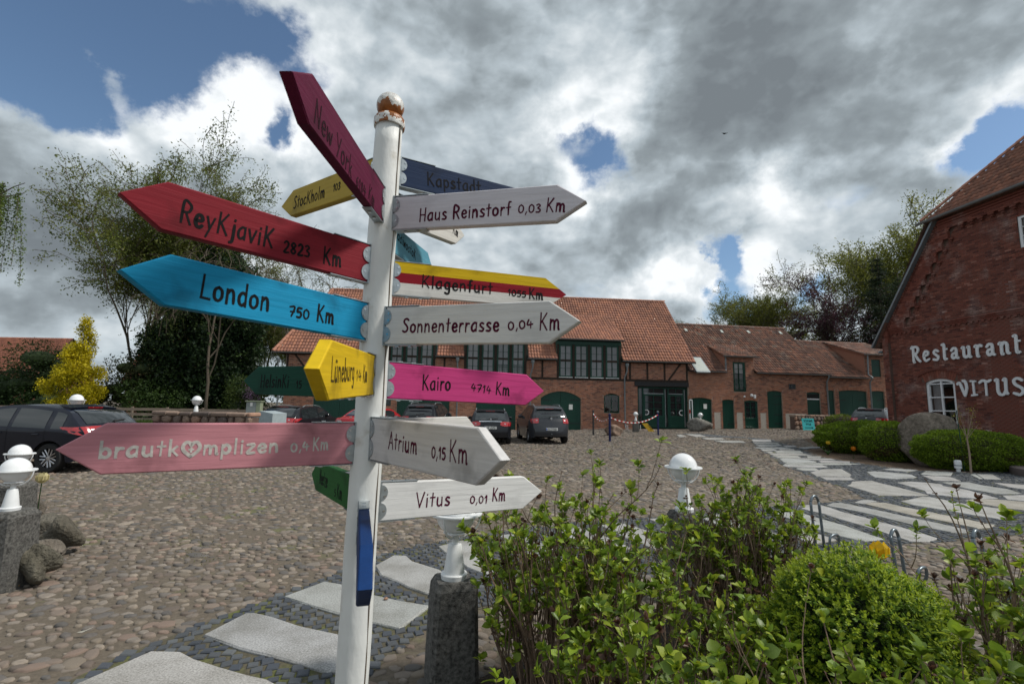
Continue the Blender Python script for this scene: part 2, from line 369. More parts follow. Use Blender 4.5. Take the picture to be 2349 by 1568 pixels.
# ------------------------------------------------------------------ hand lettering (strokes on a 0..1 cap height, x-height .6)
G = {
 'N': (.62, [[(.04, 0), (.06, 1)], [(.06, 1), (.5, .02)], [(.5, .02), (.54, 1)]]), 'Y': (.55, [[(0, 1), (.26, .5)], [(.54, 1), (.2, 0)]]),
 'S': (.55, [[(.5, .88), (.34, 1), (.12, .93), (.1, .72), (.3, .52), (.44, .3), (.36, .08), (.16, .02), (0, .1)]]),
 'K': (.62, [[(.08, 0), (.1, 1)], [(.52, .98), (.12, .42)], [(.2, .52), (.56, 0)]]), 'R': (.6, [[(.08, 0), (.1, 1), (.36, .98), (.5, .8), (.4, .56), (.12, .5)], [(.26, .5), (.54, 0)]]),
 'L': (.5, [[(.1, 1), (.06, .04)], [(.06, .04), (.46, .02)]]), 'H': (.62, [[(.08, 0), (.08, 1)], [(.52, 0), (.54, 1)], [(.08, .5), (.52, .5)]]),
 'A': (.6, [[(.0, 0), (.28, 1)], [(.28, 1), (.56, 0)], [(.1, .36), (.46, .36)]]), 'V': (.6, [[(.0, 1), (.28, 0)], [(.28, 0), (.58, 1)]]),
 'W': (.8, [[(.0, 1), (.18, 0), (.38, .8), (.58, 0), (.78, 1)]]), 'U': (.62, [[(.06, 1), (.06, .3), (.16, .05), (.4, .05), (.52, .3), (.54, 1)]]), 'C': (.58, [[(.52, .84), (.34, 1), (.1, .85), (.04, .5), (.12, .12), (.34, 0), (.52, .14)]]),
 'E': (.52, [[(.46, 1), (.08, 1)], [(.08, 1), (.08, 0)], [(.08, 0), (.48, 0)], [(.08, .52), (.4, .52)]]), 'D': (.6, [[(.08, 0), (.08, 1)], [(.08, 1), (.36, .95), (.54, .7), (.54, .3), (.36, .05), (.08, 0)]]),
 'J': (.45, [[(.36, 1), (.36, .2), (.22, .02), (.04, .14)]]), 'P': (.55, [[(.08, 0), (.08, 1), (.36, .98), (.5, .78), (.38, .52), (.08, .5)]]), 'T': (.6, [[(0, 1), (.58, 1)], [(.29, 1), (.29, 0)]]), 'I': (.2, [[(.1, 0), (.1, 1)]]),
 'a': (.5, [[(.42, .58), (.24, .6), (.06, .4), (.06, .14), (.2, .02), (.4, .16)], [(.42, .6), (.42, .02)]]),
 'b': (.48, [[(.06, 1), (.06, .02)], [(.06, .4), (.22, .58), (.4, .46), (.42, .18), (.26, .02), (.06, .14)]]),
 'c': (.42, [[(.38, .52), (.24, .6), (.08, .44), (.08, .16), (.24, .02), (.38, .1)]]), 'd': (.5, [[(.4, .52), (.22, .58), (.06, .4), (.08, .12), (.24, .02), (.4, .14)], [(.42, 1), (.42, 0)]]),
 'e': (.46, [[(.06, .3), (.4, .36), (.32, .58), (.14, .56), (.05, .3), (.14, .06), (.3, .02), (.42, .12)]]), 'f': (.36, [[(.34, .96), (.2, .96), (.16, .7), (.15, 0)], [(.0, .56), (.32, .58)]]),
 'g': (.48, [[(.4, .5), (.22, .6), (.06, .42), (.1, .14), (.26, .06), (.4, .2)], [(.41, .6), (.38, -.2), (.22, -.34), (.06, -.26)]]), 'h': (.48, [[(.06, 1), (.06, 0)], [(.06, .38), (.22, .58), (.38, .5), (.4, 0)]]),
 'i': (.18, [[(.08, .58), (.08, 0)], [(.08, .8), (.09, .83)]]), 'j': (.26, [[(.18, .58), (.16, -.18), (.02, -.3)], [(.18, .8), (.19, .83)]]), 'k': (.46, [[(.06, 1), (.06, 0)], [(.36, .56), (.08, .24)], [(.16, .32), (.4, 0)]]),
 'l': (.18, [[(.09, 1), (.08, 0)]]), 'm': (.72, [[(.06, .6), (.05, 0)], [(.06, .42), (.2, .58), (.33, .46), (.34, .02)], [(.35, .42), (.48, .58), (.61, .46), (.64, .04), (.70, .02)]]), 'n': (.5, [[(.06, .6), (.05, 0)], [(.06, .4), (.24, .6), (.38, .46), (.42, .02)]]),
 'o': (.5, [[(.24, .6), (.06, .46), (.06, .14), (.24, .02), (.42, .16), (.42, .46), (.24, .6)]]), 'p': (.48, [[(.06, .6), (.05, -.32)], [(.06, .42), (.24, .6), (.41, .44), (.4, .16), (.24, .02), (.06, .14)]]), 'r': (.36, [[(.06, .6), (.06, 0)], [(.06, .36), (.18, .56), (.34, .56)]]),
 's': (.42, [[(.36, .54), (.2, .6), (.08, .46), (.2, .32), (.36, .2), (.28, .03), (.04, .05)]]), 't': (.36, [[(.18, .92), (.16, .04)], [(.02, .6), (.34, .62)]]), 'u': (.5, [[(.06, .6), (.06, .16), (.2, .02), (.38, .14)], [(.4, .6), (.42, .0)]]),
 'v': (.44, [[(0, .6), (.2, 0)], [(.2, 0), (.42, .6)]]), 'w': (.6, [[(0, .6), (.12, .02), (.28, .5), (.44, .02), (.58, .6)]]), 'y': (.46, [[(.04, .6), (.22, .1)], [(.44, .6), (.08, -.34)]]), 'z': (.44, [[(.04, .58), (.4, .58), (.04, .02), (.42, .02)]]),
 'ü': (.5, [[(.06, .6), (.06, .16), (.2, .02), (.38, .14)], [(.4, .6), (.42, .0)], [(.12, .82), (.13, .85)], [(.34, .82), (.35, .85)]]),
 '0': (.56, [[(.26, .98), (.06, .74), (.06, .24), (.26, .02), (.48, .26), (.48, .74), (.26, .98)]]), '1': (.36, [[(.04, .7), (.24, 1), (.22, 0)]]), '2': (.5, [[(.06, .82), (.24, 1), (.42, .84), (.36, .5), (.06, .02), (.48, .04)]]),
 '3': (.5, [[(.06, .88), (.26, 1), (.42, .8), (.2, .54), (.44, .34), (.34, .05), (.04, .06)]]), '4': (.58, [[(.2, 1), (.04, .42), (.54, .44)], [(.38, .74), (.34, 0)]]), '5': (.5, [[(.44, .98), (.12, .96), (.08, .56), (.3, .6), (.44, .34), (.3, .04), (.04, .06)]]),
 '6': (.5, [[(.4, .98), (.14, .7), (.06, .3), (.2, .02), (.42, .16), (.4, .42), (.22, .5), (.08, .34)]]), '7': (.52, [[(.02, .92), (.46, .96), (.2, 0)], [(.12, .46), (.44, .5)]]), '8': (.5, [[(.24, .52), (.08, .74), (.24, .98), (.42, .78), (.24, .52), (.06, .24), (.24, .02), (.44, .24), (.24, .52)]]),
 '9': (.5, [[(.42, .6), (.24, .5), (.08, .7), (.22, .96), (.42, .84), (.4, .4), (.3, 0)]]), ',': (.2, [[(.14, .12), (.04, -.2)]]), ' ': (.4, []), '.': (.2, [[(.08, .02), (.09, .05)]]), '*': (.22, [[(.1, .62), (.11, .66)]]),
 '@': (.86, [[(.43, -.12), (.1, .26), (.03, .56), (.16, .82), (.34, .80), (.43, .62), (.52, .80), (.70, .82), (.83, .56), (.76, .26), (.43, -.12)], [(.43, .2), (.43, .44)], [(.34, .34), (.52, .34)]]),
}
def text_strokes(t, gap=.13):
    x = 0; out = []
    for ch in t:
        w, st = G[ch]
        for s in st: out.append([(x+a, b) for a, b in s])
        x += w+(gap if ch != ' ' else 0)
    return out, x-gap
def ribbon(mb, pts, w, h, org, ux, uz, un, smooth=4, c=(1, 1, 1), m=0, nib=None):
    """stroke along pts (2-D) as a raised strip: height h above the surface"""
    P = catmull(pts, smooth) if len(pts) > 2 else [np.array(p, float) for p in pts]
    P = [np.array(p, float) for p in P]
    if len(P) >= 2:
        d0 = P[1]-P[0]; d1 = P[-1]-P[-2]
        P[0] = P[0]-d0/max(np.linalg.norm(d0), 1e-9)*w*.35; P[-1] = P[-1]+d1/max(np.linalg.norm(d1), 1e-9)*w*.35
    n = len(P); vs = []
    for i in range(n):
        t = P[min(i+1, n-1)]-P[max(i-1, 0)]; t = t/max(np.linalg.norm(t), 1e-9)
        nn = np.array([-t[1], t[0]])*w/2 if nib is None else np.array(nib)/2
        if nib is not None:
            pr = np.array([-t[1], t[0]]); k = abs(pr@np.array(nib)); nn = pr*max(k, w*.42)/2
        taper = .72 if (i == 0 or i == n-1) and nib is None else 1
        for sgn in (-1, 1):
            q = P[i]+nn*sgn*taper
            b = org+ux*q[0]+uz*q[1]; vs.append(b); vs.append(b+un*h)
    fs = []
    for i in range(n-1):
        a = i*4; b = a+4
        fs += [(a+1, a+3, b+3, b+1), (a, a+1, b+1, b), (a+3, a+2, b+2, b+3)]
    fs += [(0, 2, 3, 1), ((n-1)*4, (n-1)*4+1, (n-1)*4+3, (n-1)*4+2)]
    mb.add(vs, fs, c, m)

# ------------------------------------------------------------------ ground
def sheet(name, xs, ys, dz, material, kind='structure', poly=None):
    X, Y = np.meshgrid(xs, ys); Z = gh(X, Y)+dz; V = np.stack([X, Y, Z], -1).reshape(-1, 3); nx = len(xs); ny = len(ys)
    i = np.arange((nx-1)*(ny-1)); a = (i//(nx-1))*nx+i % (nx-1); F = np.stack([a, a+1, a+nx+1, a+nx], 1)
    if poly is not None:
        c = V[F].mean(1); F = F[inpoly(c[:, 0], c[:, 1], poly)]
    o = objm(name, fast(name, V, [F]), MAT[material]); tag(o, kind=kind); return o
def polysheet(name, poly, dz, material, step=1.0, kind='structure', label=None):
    """flat polygon following the ground, as a triangulated ngon split on a grid"""
    import bmesh
    bm = bmesh.new(); vs = [bm.verts.new((p[0], p[1], 0)) for p in poly]; bm.faces.new(vs)
    xs = [p[0] for p in poly]; ys = [p[1] for p in poly]
    for ax, lo, hi in ((0, min(xs), max(xs)), (1, min(ys), max(ys))):
        k = math.ceil(lo/step)*step
        while k < hi:
            no = (1, 0, 0) if ax == 0 else (0, 1, 0); co = (k, 0, 0) if ax == 0 else (0, k, 0)
            bmesh.ops.bisect_plane(bm, geom=bm.verts[:]+bm.edges[:]+bm.faces[:], plane_co=co, plane_no=no); k += step
    bmesh.ops.triangulate(bm, faces=bm.faces[:])
    for v in bm.verts: v.co.z = float(gh(v.co.x, v.co.y))+dz
    for f in bm.faces:
        if f.normal.z < 0: f.normal_flip()
    me = bpy.data.meshes.new(name); bm.to_mesh(me); bm.free()
    o = objm(name, me, MAT[material]); tag(o, label, kind=kind); return o

ground = sheet('courtyard', np.concatenate([[-400, -200, -100, -60], np.arange(-40, 41, 2.), [60, 100, 200, 400]]), np.concatenate([[-60, -20], np.arange(0, 46, 2.), [60, 100, 200, 400, 800]]), 0.0, 'ground_sand')

PATH_N = [(100, 2810), (256, 2734), (459, 2633), (626, 2567), (1013, 2418), (1353, 2290), (1553, 2213), (1653, 2184), (1750, 2170), (1841, 2152), (1920, 2136), (1999, 2134), (2069, 2119), (2144, 2111), (2350, 2085), (2550, 2073), (2684, 2064), (2900, 2042), (3075, 2028), (3147, 2025), (3280, 2015), (3357, 2004), (3459, 1994),
          (3382, 1951), (3280, 1923), (3206, 1890), (3132, 1863), (3096, 1833), (3057, 1809), (3028, 1791), (3010, 1771), (3004, 1757), (2990, 1752), (2860, 1749), (2760, 1738), (2700, 1736), (2790, 1733), (2880, 1741), (3087, 1757), (3147, 1779), (3212, 1794), (3300, 1786), (3311, 1790), (3212, 1800), (3251, 1821), (3296, 1830), (3356, 1841), (3400, 1847), (3500, 1863), (3551, 1871), (3678, 1883), (3830, 1888), (3880, 1893), (4007, 1888), (4110, 1885), (4330, 1890), (4500, 2100),
          (4096, 2142), (3880, 2152), (3754, 2170), (3662, 2172), (3500, 2187), (3356, 2189), (2900, 2260), (2300, 2350), (1900, 2440), (1720, 2504), (1634, 2569), (1547, 2641), (1467, 2706), (1400, 2780), (1300, 2860), (100, 2860)]
PATH = [tuple(gnd(*p)[:2]) for p in nat(PATH_N)]
SL = []
def zz(ox, oy, s, pts): SL.append([(ox+a/s, oy+b/s) for a, b in pts])
SL.append([(334, 2734), (602, 2615), (715, 2618), (775, 2645), (894, 2681), (1001, 2716), (1067, 2734), (1180, 2790), (1100, 2860), (150, 2860), (180, 2800)])
SL.append([(813, 2549), (977, 2461), (1013, 2460), (1079, 2475), (1200, 2513), (1345, 2545), (1400, 2560), (1470, 2585), (1465, 2600), (1400, 2670), (1335, 2699), (1305, 2698), (1132, 2648), (953, 2603)])
SL.append([(1135, 2394), (1293, 2334), (1360, 2345), (1482, 2385), (1600, 2412), (1717, 2432), (1690, 2455), (1594, 2524), (1475, 2497), (1344, 2460), (1240, 2430)])
SL.append([(1499, 2269), (1576, 2228), (1619, 2228), (1648, 2251), (1757, 2285), (1800, 2310), (1730, 2384), (1700, 2380), (1634, 2356), (1583, 2330), (1520, 2308)])
SL.append([(1751, 2191), (1846, 2167), (1876, 2170), (1954, 2217), (1995, 2260), (2015, 2300), (1960, 2310), (1870, 2275), (1780, 2215)])
SL.append([(1995, 2147), (2060, 2137), (2120, 2160), (2230, 2205), (2300, 2260), (2200, 2275), (2100, 2225)])
SL.append([(2230, 2130), (2320, 2112), (2420, 2150), (2520, 2195), (2440, 2225), (2330, 2180)])
SL.append([(2400, 2105), (2480, 2095), (2600, 2130), (2720, 2190), (2620, 2205), (2500, 2155)])
SL.append([(2590, 2079), (2700, 2074), (2850, 2120), (2960, 2165), (2860, 2180), (2720, 2125)])
SL.append([(2790, 2070), (2880, 2060), (3000, 2100), (3120, 2145), (3060, 2170), (2940, 2130)])
z5 = (3050, 1900, 3.915)
zz(*z5, [(100, 570), (300, 560), (520, 590), (700, 640), (800, 670), (1050, 740), (1300, 810), (1500, 885), (1700, 960), (1920, 1022), (1760, 1040), (1600, 1052), (1450, 1030), (1200, 970), (900, 880), (700, 790), (400, 690), (200, 630)])
zz(*z5, [(420, 800), (560, 850), (800, 920), (1000, 980), (1155, 1032), (1000, 1062), (820, 1087), (700, 1080), (540, 990), (400, 880)])
zz(*z5, [(560, 500), (700, 480), (880, 480), (1040, 520), (1200, 580), (1400, 630), (1600, 680), (1900, 765), (2349, 885), (2740, 1010), (2600, 1060), (2300, 1050), (2100, 985), (1800, 885), (1500, 790), (1300, 730), (1100, 670), (950, 620), (720, 570), (620, 540)])
zz(*z5, [(1000, 487), (1080, 456), (1230, 448), (1400, 480), (1560, 515), (1900, 585), (2349, 685), (2800, 780), (3220, 880), (3190, 920), (2960, 915), (2349, 795), (1970, 700), (1750, 640), (1500, 585), (1250, 535), (1100, 512)])
zz(*z5, [(1440, 440), (1540, 405), (1650, 398), (1795, 424), (1640, 448), (1560, 460)])
zz(*z5, [(1600, 465), (1750, 440), (1930, 448), (2150, 500), (2349, 540), (2700, 610), (3180, 705), (3640, 800), (3600, 830), (3380, 850), (3080, 790), (2600, 690), (2349, 645), (2000, 560), (1750, 500)])
zz(*z5, [(1320, 175), (1380, 150), (1400, 112), (1560, 100), (1720, 100), (1900, 150), (2080, 190), (2349, 262), (2610, 330), (2400, 333), (1810, 328), (1600, 255)])
z8 = (3500, 1850, 3.941)
zz(*z8, [(400, 620), (740, 550), (860, 555), (1400, 660), (2080, 760), (2110, 830), (1960, 905), (1600, 850), (1100, 760), (600, 680)])
zz(*z8, [(1410, 610), (1590, 580), (2000, 600), (2349, 630), (2700, 660), (2750, 800), (2349, 760), (2080, 730), (1700, 670)])
zz(*z8, [(330, 325), (520, 308), (800, 325), (1040, 350), (1080, 380), (1450, 440), (1940, 575), (1600, 575), (1200, 545), (820, 500), (780, 455), (500, 370)])
zz(*z8, [(1050, 318), (1480, 320), (1700, 370), (2100, 430), (2320, 500), (1880, 500), (1500, 430), (1150, 350)])
zz(*z8, [(2010, 530), (2349, 525), (2700, 560), (2650, 620), (2349, 612), (2080, 590)])
zz(*z8, [(1870, 325), (2349, 360), (2800, 400), (2780, 450), (2349, 430), (2080, 390)])
zz(*z8, [(720, 190), (800, 140), (1230, 165), (1190, 220), (900, 210)])
zz(*z8, [(745, 212), (1200, 237), (1360, 300), (920, 285)])
zz(*z8, [(-130, 155), (0, 145), (330, 170), (500, 185), (580, 200), (660, 235), (590, 255), (260, 265), (0, 240), (-70, 200)])
zz(*z8, [(120, 115), (240, 98), (670, 125), (500, 150)])
zz(*z8, [(1500, 195), (1580, 190), (1700, 262), (1640, 262)]); zz(*z8, [(1600, 190), (1850, 192), (1990, 270), (1720, 264)])
z2b = (2700, 1720, 3.356)
for p in ([(1620, 525), (1640, 515), (1880, 515), (1930, 540), (1880, 548), (1700, 548)], [(1815, 575), (1985, 530), (2240, 530), (2370, 605), (2340, 628), (1900, 625)], [(1440, 480), (1460, 472), (1980, 478), (2060, 500), (1900, 508), (1520, 500)],
          [(1465, 462), (1500, 444), (2349, 452), (2500, 462), (2300, 470), (1600, 470)], [(1400, 388), (1450, 382), (1800, 407), (1900, 430), (1850, 440), (1460, 437)], [(1930, 415), (1990, 412), (2349, 425), (2349, 444), (1960, 442)],
          [(1300, 350), (1330, 344), (1650, 350), (1690, 372), (1380, 374)], [(1770, 352), (1960, 358), (1965, 377), (1780, 376)], [(1250, 314), (1720, 318), (1840, 344), (1300, 338)], [(1940, 634), (2349, 640), (2420, 675), (2030, 676)],
          [(1395, 380), (2100, 388), (2160, 405), (1880, 403), (1500, 385)], [(1190, 290), (1300, 290), (1320, 305), (1250, 307)], [(1330, 290), (1400, 277), (1680, 280), (1730, 311), (1370, 309)],
          [(1150, 262), (1330, 257), (1370, 272), (1180, 282)], [(1390, 256), (1600, 262), (1610, 274), (1420, 270)], [(1050, 236), (1500, 235), (1560, 250), (1150, 251)], [(1080, 200), (1400, 195), (1440, 205), (1350, 220), (1130, 222)],
          [(1450, 210), (1600, 210), (1650, 228), (1500, 230)], [(1030, 130), (1280, 130), (1300, 160), (1050, 162)], [(1050, 170), (1380, 172), (1400, 188), (1080, 190)], [(1660, 236), (1850, 226), (2000, 232), (1750, 252)],
          [(20, 65), (80, 62), (160, 90), (60, 95)], [(130, 55), (330, 60), (430, 90), (280, 92)], [(350, 105), (620, 108), (680, 130), (420, 128)], [(520, 140), (900, 150), (960, 172), (620, 165)]):
    zz(*z2b, p)
SLABS = []
rs = np.random.RandomState(5)
for p in SL:
    SLABS.append([tuple(gnd(*q)[:2]) for q in nat(p)])
def area(P): return .5*sum(P[i][0]*P[(i+1) % len(P)][1]-P[(i+1) % len(P)][0]*P[i][1] for i in range(len(P)))
path = polysheet('garden_path', PATH, .004, 'sett_joint', 1.5)
def wobble(P, amp, rs):
    o = []
    for i in range(len(P)):
        a = np.array(P[i]); b = np.array(P[(i+1) % len(P)]); n = max(1, int(np.linalg.norm(b-a)/.22))
        for k in range(n):
            q = a+(b-a)*k/n
            o.append(q+(rs.randn(2)*amp if k else rs.randn(2)*amp*.3))
    return o
for i, P in enumerate(SLABS):
    if area(P) < 0: P = P[::-1]
    d = min(math.hypot(*q) for q in P); W = wobble(P, .011 if d < 12 else 0, rs); c = np.mean(W, 0); n = len(W)
    ins = [q+(c-q)/max(np.linalg.norm(c-q), 1e-6)*.012 for q in W]
    V = []
    for q in W: V.append((q[0], q[1], float(gh(*q))-.02))
    for q in W: V.append((q[0], q[1], float(gh(*q))+.014))
    for q in ins: V.append((q[0], q[1], float(gh(*q))+.024))
    k = rs.uniform(.88, 1.08); tn = (k*rs.uniform(.98, 1.05), k, k*rs.uniform(.94, 1.0))
    if i in (15, 18): tn = (k*1.06, k*.98, k*.86)
    mb = MB(); F = [tuple(range(2*n, 3*n))]+[(j, (j+1) % n, n+(j+1) % n, n+j) for j in range(n)]+[(n+j, n+(j+1) % n, 2*n+(j+1) % n, 2*n+j) for j in range(n)]
    mb.add(V, F, tn)
    o = mb.build('stone_slab', MAT['granite'], path)

# generic stone tops: rings of an irregular polygon
def domes(P, A, B, ROT, Hh, n, rings, rs, irr=.12, z0=-.02, shape=None):
    m = len(P); th = np.arange(n)*2*PI/n
    rad = 1+rs.uniform(-irr, irr, (m, n))
    if shape == 'box':
        ang = np.array([PI/4, 3*PI/4, 5*PI/4, 7*PI/4]); rad = 1.32+rs.uniform(-irr, irr, (m, n)); th = ang[:n]
    cx = np.cos(th)[None]*A[:, None]*rad; cy = np.sin(th)[None]*B[:, None]*rad
    c = np.cos(ROT)[:, None]; s = np.sin(ROT)[:, None]
    X = cx*c-cy*s; Y = cx*s+cy*c
    tx = rs.uniform(-.12, .12, (m, 1)); ty = rs.uniform(-.12, .12, (m, 1))
    gz = gh(P[:, 0], P[:, 1])[:, None]; Vs = []
    for (k, h) in rings:
        Vs.append(np.stack([P[:, :1]+X*k, P[:, 1:2]+Y*k, gz+z0+(Hh[:, None]-z0)*h+(tx*X+ty*Y)*k*h], -1))
    V = np.stack(Vs, 1).reshape(-1, 3); R = len(rings); base = (np.arange(m)*R*n)[:, None]
    F = []
    j = np.arange(n); l = (j+1) % n
    for r in range(R-1):
        q = np.stack([r*n+j, r*n+l, (r+1)*n+l, (r+1)*n+j], 1)
        F.append((base[:, :, None]+q[None]).reshape(-1, 4))
    top = (base+(R-1)*n+j[None])
    return V, F, top, m
COBC = np.array([(1, .96, .92), (1.08, .98, .92), (.85, .86, .88), (.66, .68, .72), (1.35, 1.30, 1.22), (1.10, .93, .86), (1.0, .95, .86), (.74, .68, .65), (1.15, 1.13, 1.10), (.55, .58, .62)])
def tints(m, n, R, rs, table, jit=.1, extra=0):
    t = table[rs.randint(0, len(table), m)]*(1+rs.uniform(-jit, jit, (m, 1)))
    return np.concatenate([np.repeat(t, n, 0) for _ in range(R-1)]+[t])
BED = [(-.30, .5), (-.34, 2.95), (.05, 3.35), (.9, 4.15), (2.2, 4.35), (2.75, 3.6), (4.6, 3.3), (4.6, .5)]
LBED = [(-9, 4.5), (-4.85, 4.7), (-4.85, 5.2), (-5.05, 5.8), (-5.5, 6.4), (-6.4, 6.9), (-9, 7.4)]
MULCH = [tuple(gnd(*p)[:2]) for p in ((1868, 1022), (1850, 1034), (1905, 1052), (1960, 1060), (2040, 1070), (2110, 1079), (2200, 1083), (2300, 1082), (2360, 1070), (2420, 1000))]+[(21.5, 18), (20.5, 26), (15.5, 26)]
SLARR = [np.array(p) for p in SLABS]
def stones(x0, x1, y0, y1, sp, rs, fr=1.16):
    xs = np.arange(x0, x1, sp*1.12); ys = np.arange(y0, y1, sp*.92)
    X, Y = np.meshgrid(xs, ys); X = X+(np.arange(len(ys)) % 2)[:, None]*sp*.56
    X = X+.06*np.sin(Y*1.7+X*.6); Y = Y+.07*np.sin(X*1.3)+.05*np.sin(X*3.1+Y)
    X = (X+rs.uniform(-.34, .34, X.shape)*sp).ravel(); Y = (Y+rs.uniform(-.32, .32, Y.shape)*sp).ravel()
    k = (np.abs(X) < fr*Y+1.0); X = X[k]; Y = Y[k]
    return X, Y
def courtyard_stones():
    rs = np.random.RandomState(11)
    allP = []
    for (y0, y1, sp, n, rings) in ((1.6, 6.5, .098, 9, ((1.0, 0), (.93, .72), (.76, .97), (.4, 1.0))), (6.5, 14, .128, 7, ((1.0, .1), (.86, .8), (.55, 1.0))), (14, 36, .17, 6, ((1.0, .15), (.72, 1.0)))):
        X, Y = stones(-40, 34, y0, y1, sp, rs)
        k = ~inpoly(X, Y, PATH) & ~inpoly(X, Y, BED) & ~inpoly(X, Y, LBED) & ~inpoly(X, Y, MULCH)
        k &= (X < 20.2+(25.5-Y)*.08) | (Y > 26)
        k &= Y < 32.4+.088*(X+15.5); k &= X > -1.2*Y-1
        k &= ~((X < -13.5) & (Y > 12) & (X < -(Y*.55)))
        # bare sandy patches
        q = np.sin(X*1.7+Y*.6)*np.cos(Y*1.3-X*.4); k &= ~((q > .86) & (rs.rand(len(X)) < .6))
        X = X[k]; Y = Y[k]; m = len(X)
        a = sp*.5*np.exp(rs.normal(-.06, .30, m)).clip(.4, 1.8); b = a*rs.uniform(.48, .88, m); rot = rs.normal(0, .5, m)
        h = rs.uniform(.005, .020, m)*(1 if y0 < 14 else 1.2)
        P = np.stack([X, Y], 1)
        if y0 < 2:
            g = gh(X, Y); dist = np.sqrt(X*X+Y*Y+HC*HC); vis = np.abs(X) < 1.03*Y+.1; vis &= Y > 2.25
            score = a*b*HC/dist**3*vis; order = np.argsort(-score); top = order[:300]; rest = order[300:]
            var = []
            for v in range(12):
                V, F, T, _ = domes(np.zeros((1, 2)), np.ones(1), np.ones(1)*.75, np.zeros(1), np.ones(1)*.3, 10, ((1.0, 0), (.93, .72), (.76, .97), (.4, 1.0)), rs, .19, z0=-.2)
                me = fast('cobblestone', V, F+[T], tint=np.tile(COBC[v % 10]*rs.uniform(.92, 1.08), (31, 1)), smooth=True); me.materials.append(MAT['cobble']); var.append(me)
            for i in top:
                o = objm('cobblestone', var[rs.randint(12)], None, ground); o.location = (X[i], Y[i], float(gh(X[i], Y[i]))); o.rotation_euler = (rs.uniform(-.05, .05), rs.uniform(-.05, .05), rot[i]+(PI if rs.rand() < .5 else 0)); o.scale = (a[i]*1.02, a[i]*rs.uniform(.7, 1.05), h[i]*3.3)
            P = P[rest]; a, b, rot, h = a[rest], b[rest], rot[rest], h[rest]; m = len(rest)
        V, F, T, m = domes(P, a, b, rot, h, n, rings, rs, .19)
        me = fast('field_stones', V, F+[T], tint=tints(m, n, len(rings), rs, COBC), smooth=(y0 < 14))
        objm('field_stones', me, MAT['cobble'], ground, kind='stuff')
courtyard_stones()
def path_setts():
    rs = np.random.RandomState(21); Xs = []; Ys = []; Ss = []; Rs = []
    for (y0, y1, sp) in ((1.8, 8, .078), (8, 16, .095), (16, 36, .15)):
        th = .35; c, s = math.cos(th), math.sin(th)
        xs = np.arange(-45, 45, sp*1.15); ys = np.arange(-45, 45, sp)
        X, Y = np.meshgrid(xs, ys); X = X+(np.arange(len(ys)) % 2)[:, None]*sp*.55
        X = X+.05*np.sin(Y*2.3); Y = Y+.10*np.sin(X*1.1)
        X = (X+rs.uniform(-.13, .13, X.shape)*sp); Y = (Y+rs.uniform(-.12, .12, Y.shape)*sp)
        Xr = (X*c-Y*s).ravel(); Yr = (X*s+Y*c).ravel(); k = (Yr > y0) & (Yr <= y1) & (np.abs(Xr) < 1.2*Yr+1); Xr = Xr[k]; Yr = Yr[k]
        k = inpoly(Xr, Yr, PATH); Xr = Xr[k]; Yr = Yr[k]; bad = np.zeros(len(Xr), bool)
        for S in SLARR:
            near = (np.abs(Xr-S[:, 0].mean()) < np.ptp(S[:, 0])) & (np.abs(Yr-S[:, 1].mean()) < np.ptp(S[:, 1]))
            c0 = S.mean(0); S2 = c0+(S-c0)*(1+.018/np.maximum(np.linalg.norm(S-c0, axis=1, keepdims=True), .1)*1)
            bad |= near & inpoly(Xr, Yr, S2)
        Xr = Xr[~bad]; Yr = Yr[~bad]
        Xs.append(Xr); Ys.append(Yr); Ss.append(np.full(len(Xr), sp)); Rs.append(th+rs.normal(0, .13, len(Xr)))
    X = np.concatenate(Xs); Y = np.concatenate(Ys); S = np.concatenate(Ss); R = np.concatenate(Rs); m = len(X)
    a = S*.5*rs.uniform(.86, 1.06, m)*.98; b = S*.5*rs.uniform(.82, .98, m)*.86; h = rs.uniform(.010, .020, m)
    SC = np.array([(1, 1, 1), (.8, .85, .95), (1.25, 1.25, 1.22), (.9, .92, 1), (1.1, 1.12, 1.15), (.7, .74, .82), (1.6, 1.58, 1.5)])
    vis = (np.abs(X) < 1.03*Y) & (Y > 2.3); order = np.argsort(-(vis*a*b/(X*X+Y*Y+2.7)**1.5)); top, rest = order[:300], order[300:]
    rings = ((1.0, .0), (1.0, .7), (.84, 1.0)); var = []
    for v in range(10):
        V, F, T, _ = domes(np.zeros((1, 2)), np.ones(1), np.ones(1)*.86, np.zeros(1), np.ones(1)*.4, 4, rings, rs, .07, z0=-.25, shape='box')
        me = fast('paving_sett', V, F+[T], tint=np.tile(SC[v % 7], (9, 1))); me.materials.append(MAT['sett']); var.append(me)
    for i in top:
        o = objm('paving_sett', var[rs.randint(10)], None, path); o.location = (X[i], Y[i], .002); o.rotation_euler = (rs.uniform(-.03, .03), rs.uniform(-.03, .03), R[i]+(PI if rs.rand() < .5 else 0)); o.scale = (a[i], a[i], a[i])
    P = np.stack([X, Y], 1)[rest]
    V, F, T, m = domes(P, a[rest], b[rest], R[rest], h[rest], 4, rings, rs, .07, shape='box')
    objm('small_setts', fast('small_setts', V, F+[T], tint=tints(m, 4, 3, rs, SC, .12)), MAT['sett'], path, kind='stuff')
path_setts()
polysheet('planting_bed', BED, .03, 'soil', .5)
polysheet('flower_bed', LBED, .05, 'soil', 1.0)
polysheet('mulch_bed', MULCH, .008, 'mulch', 1.0)
polysheet('lawn', [(-70, 33.0), (-19.5, 33.0), (-19.0, 80), (-120, 80)], .01, 'grass_ground', 8)
polysheet('lane', [(-60, 30.5), (-17.5, 30.5), (-17.5, 32.6), (-60, 32.6)], .006, 'road', 4)

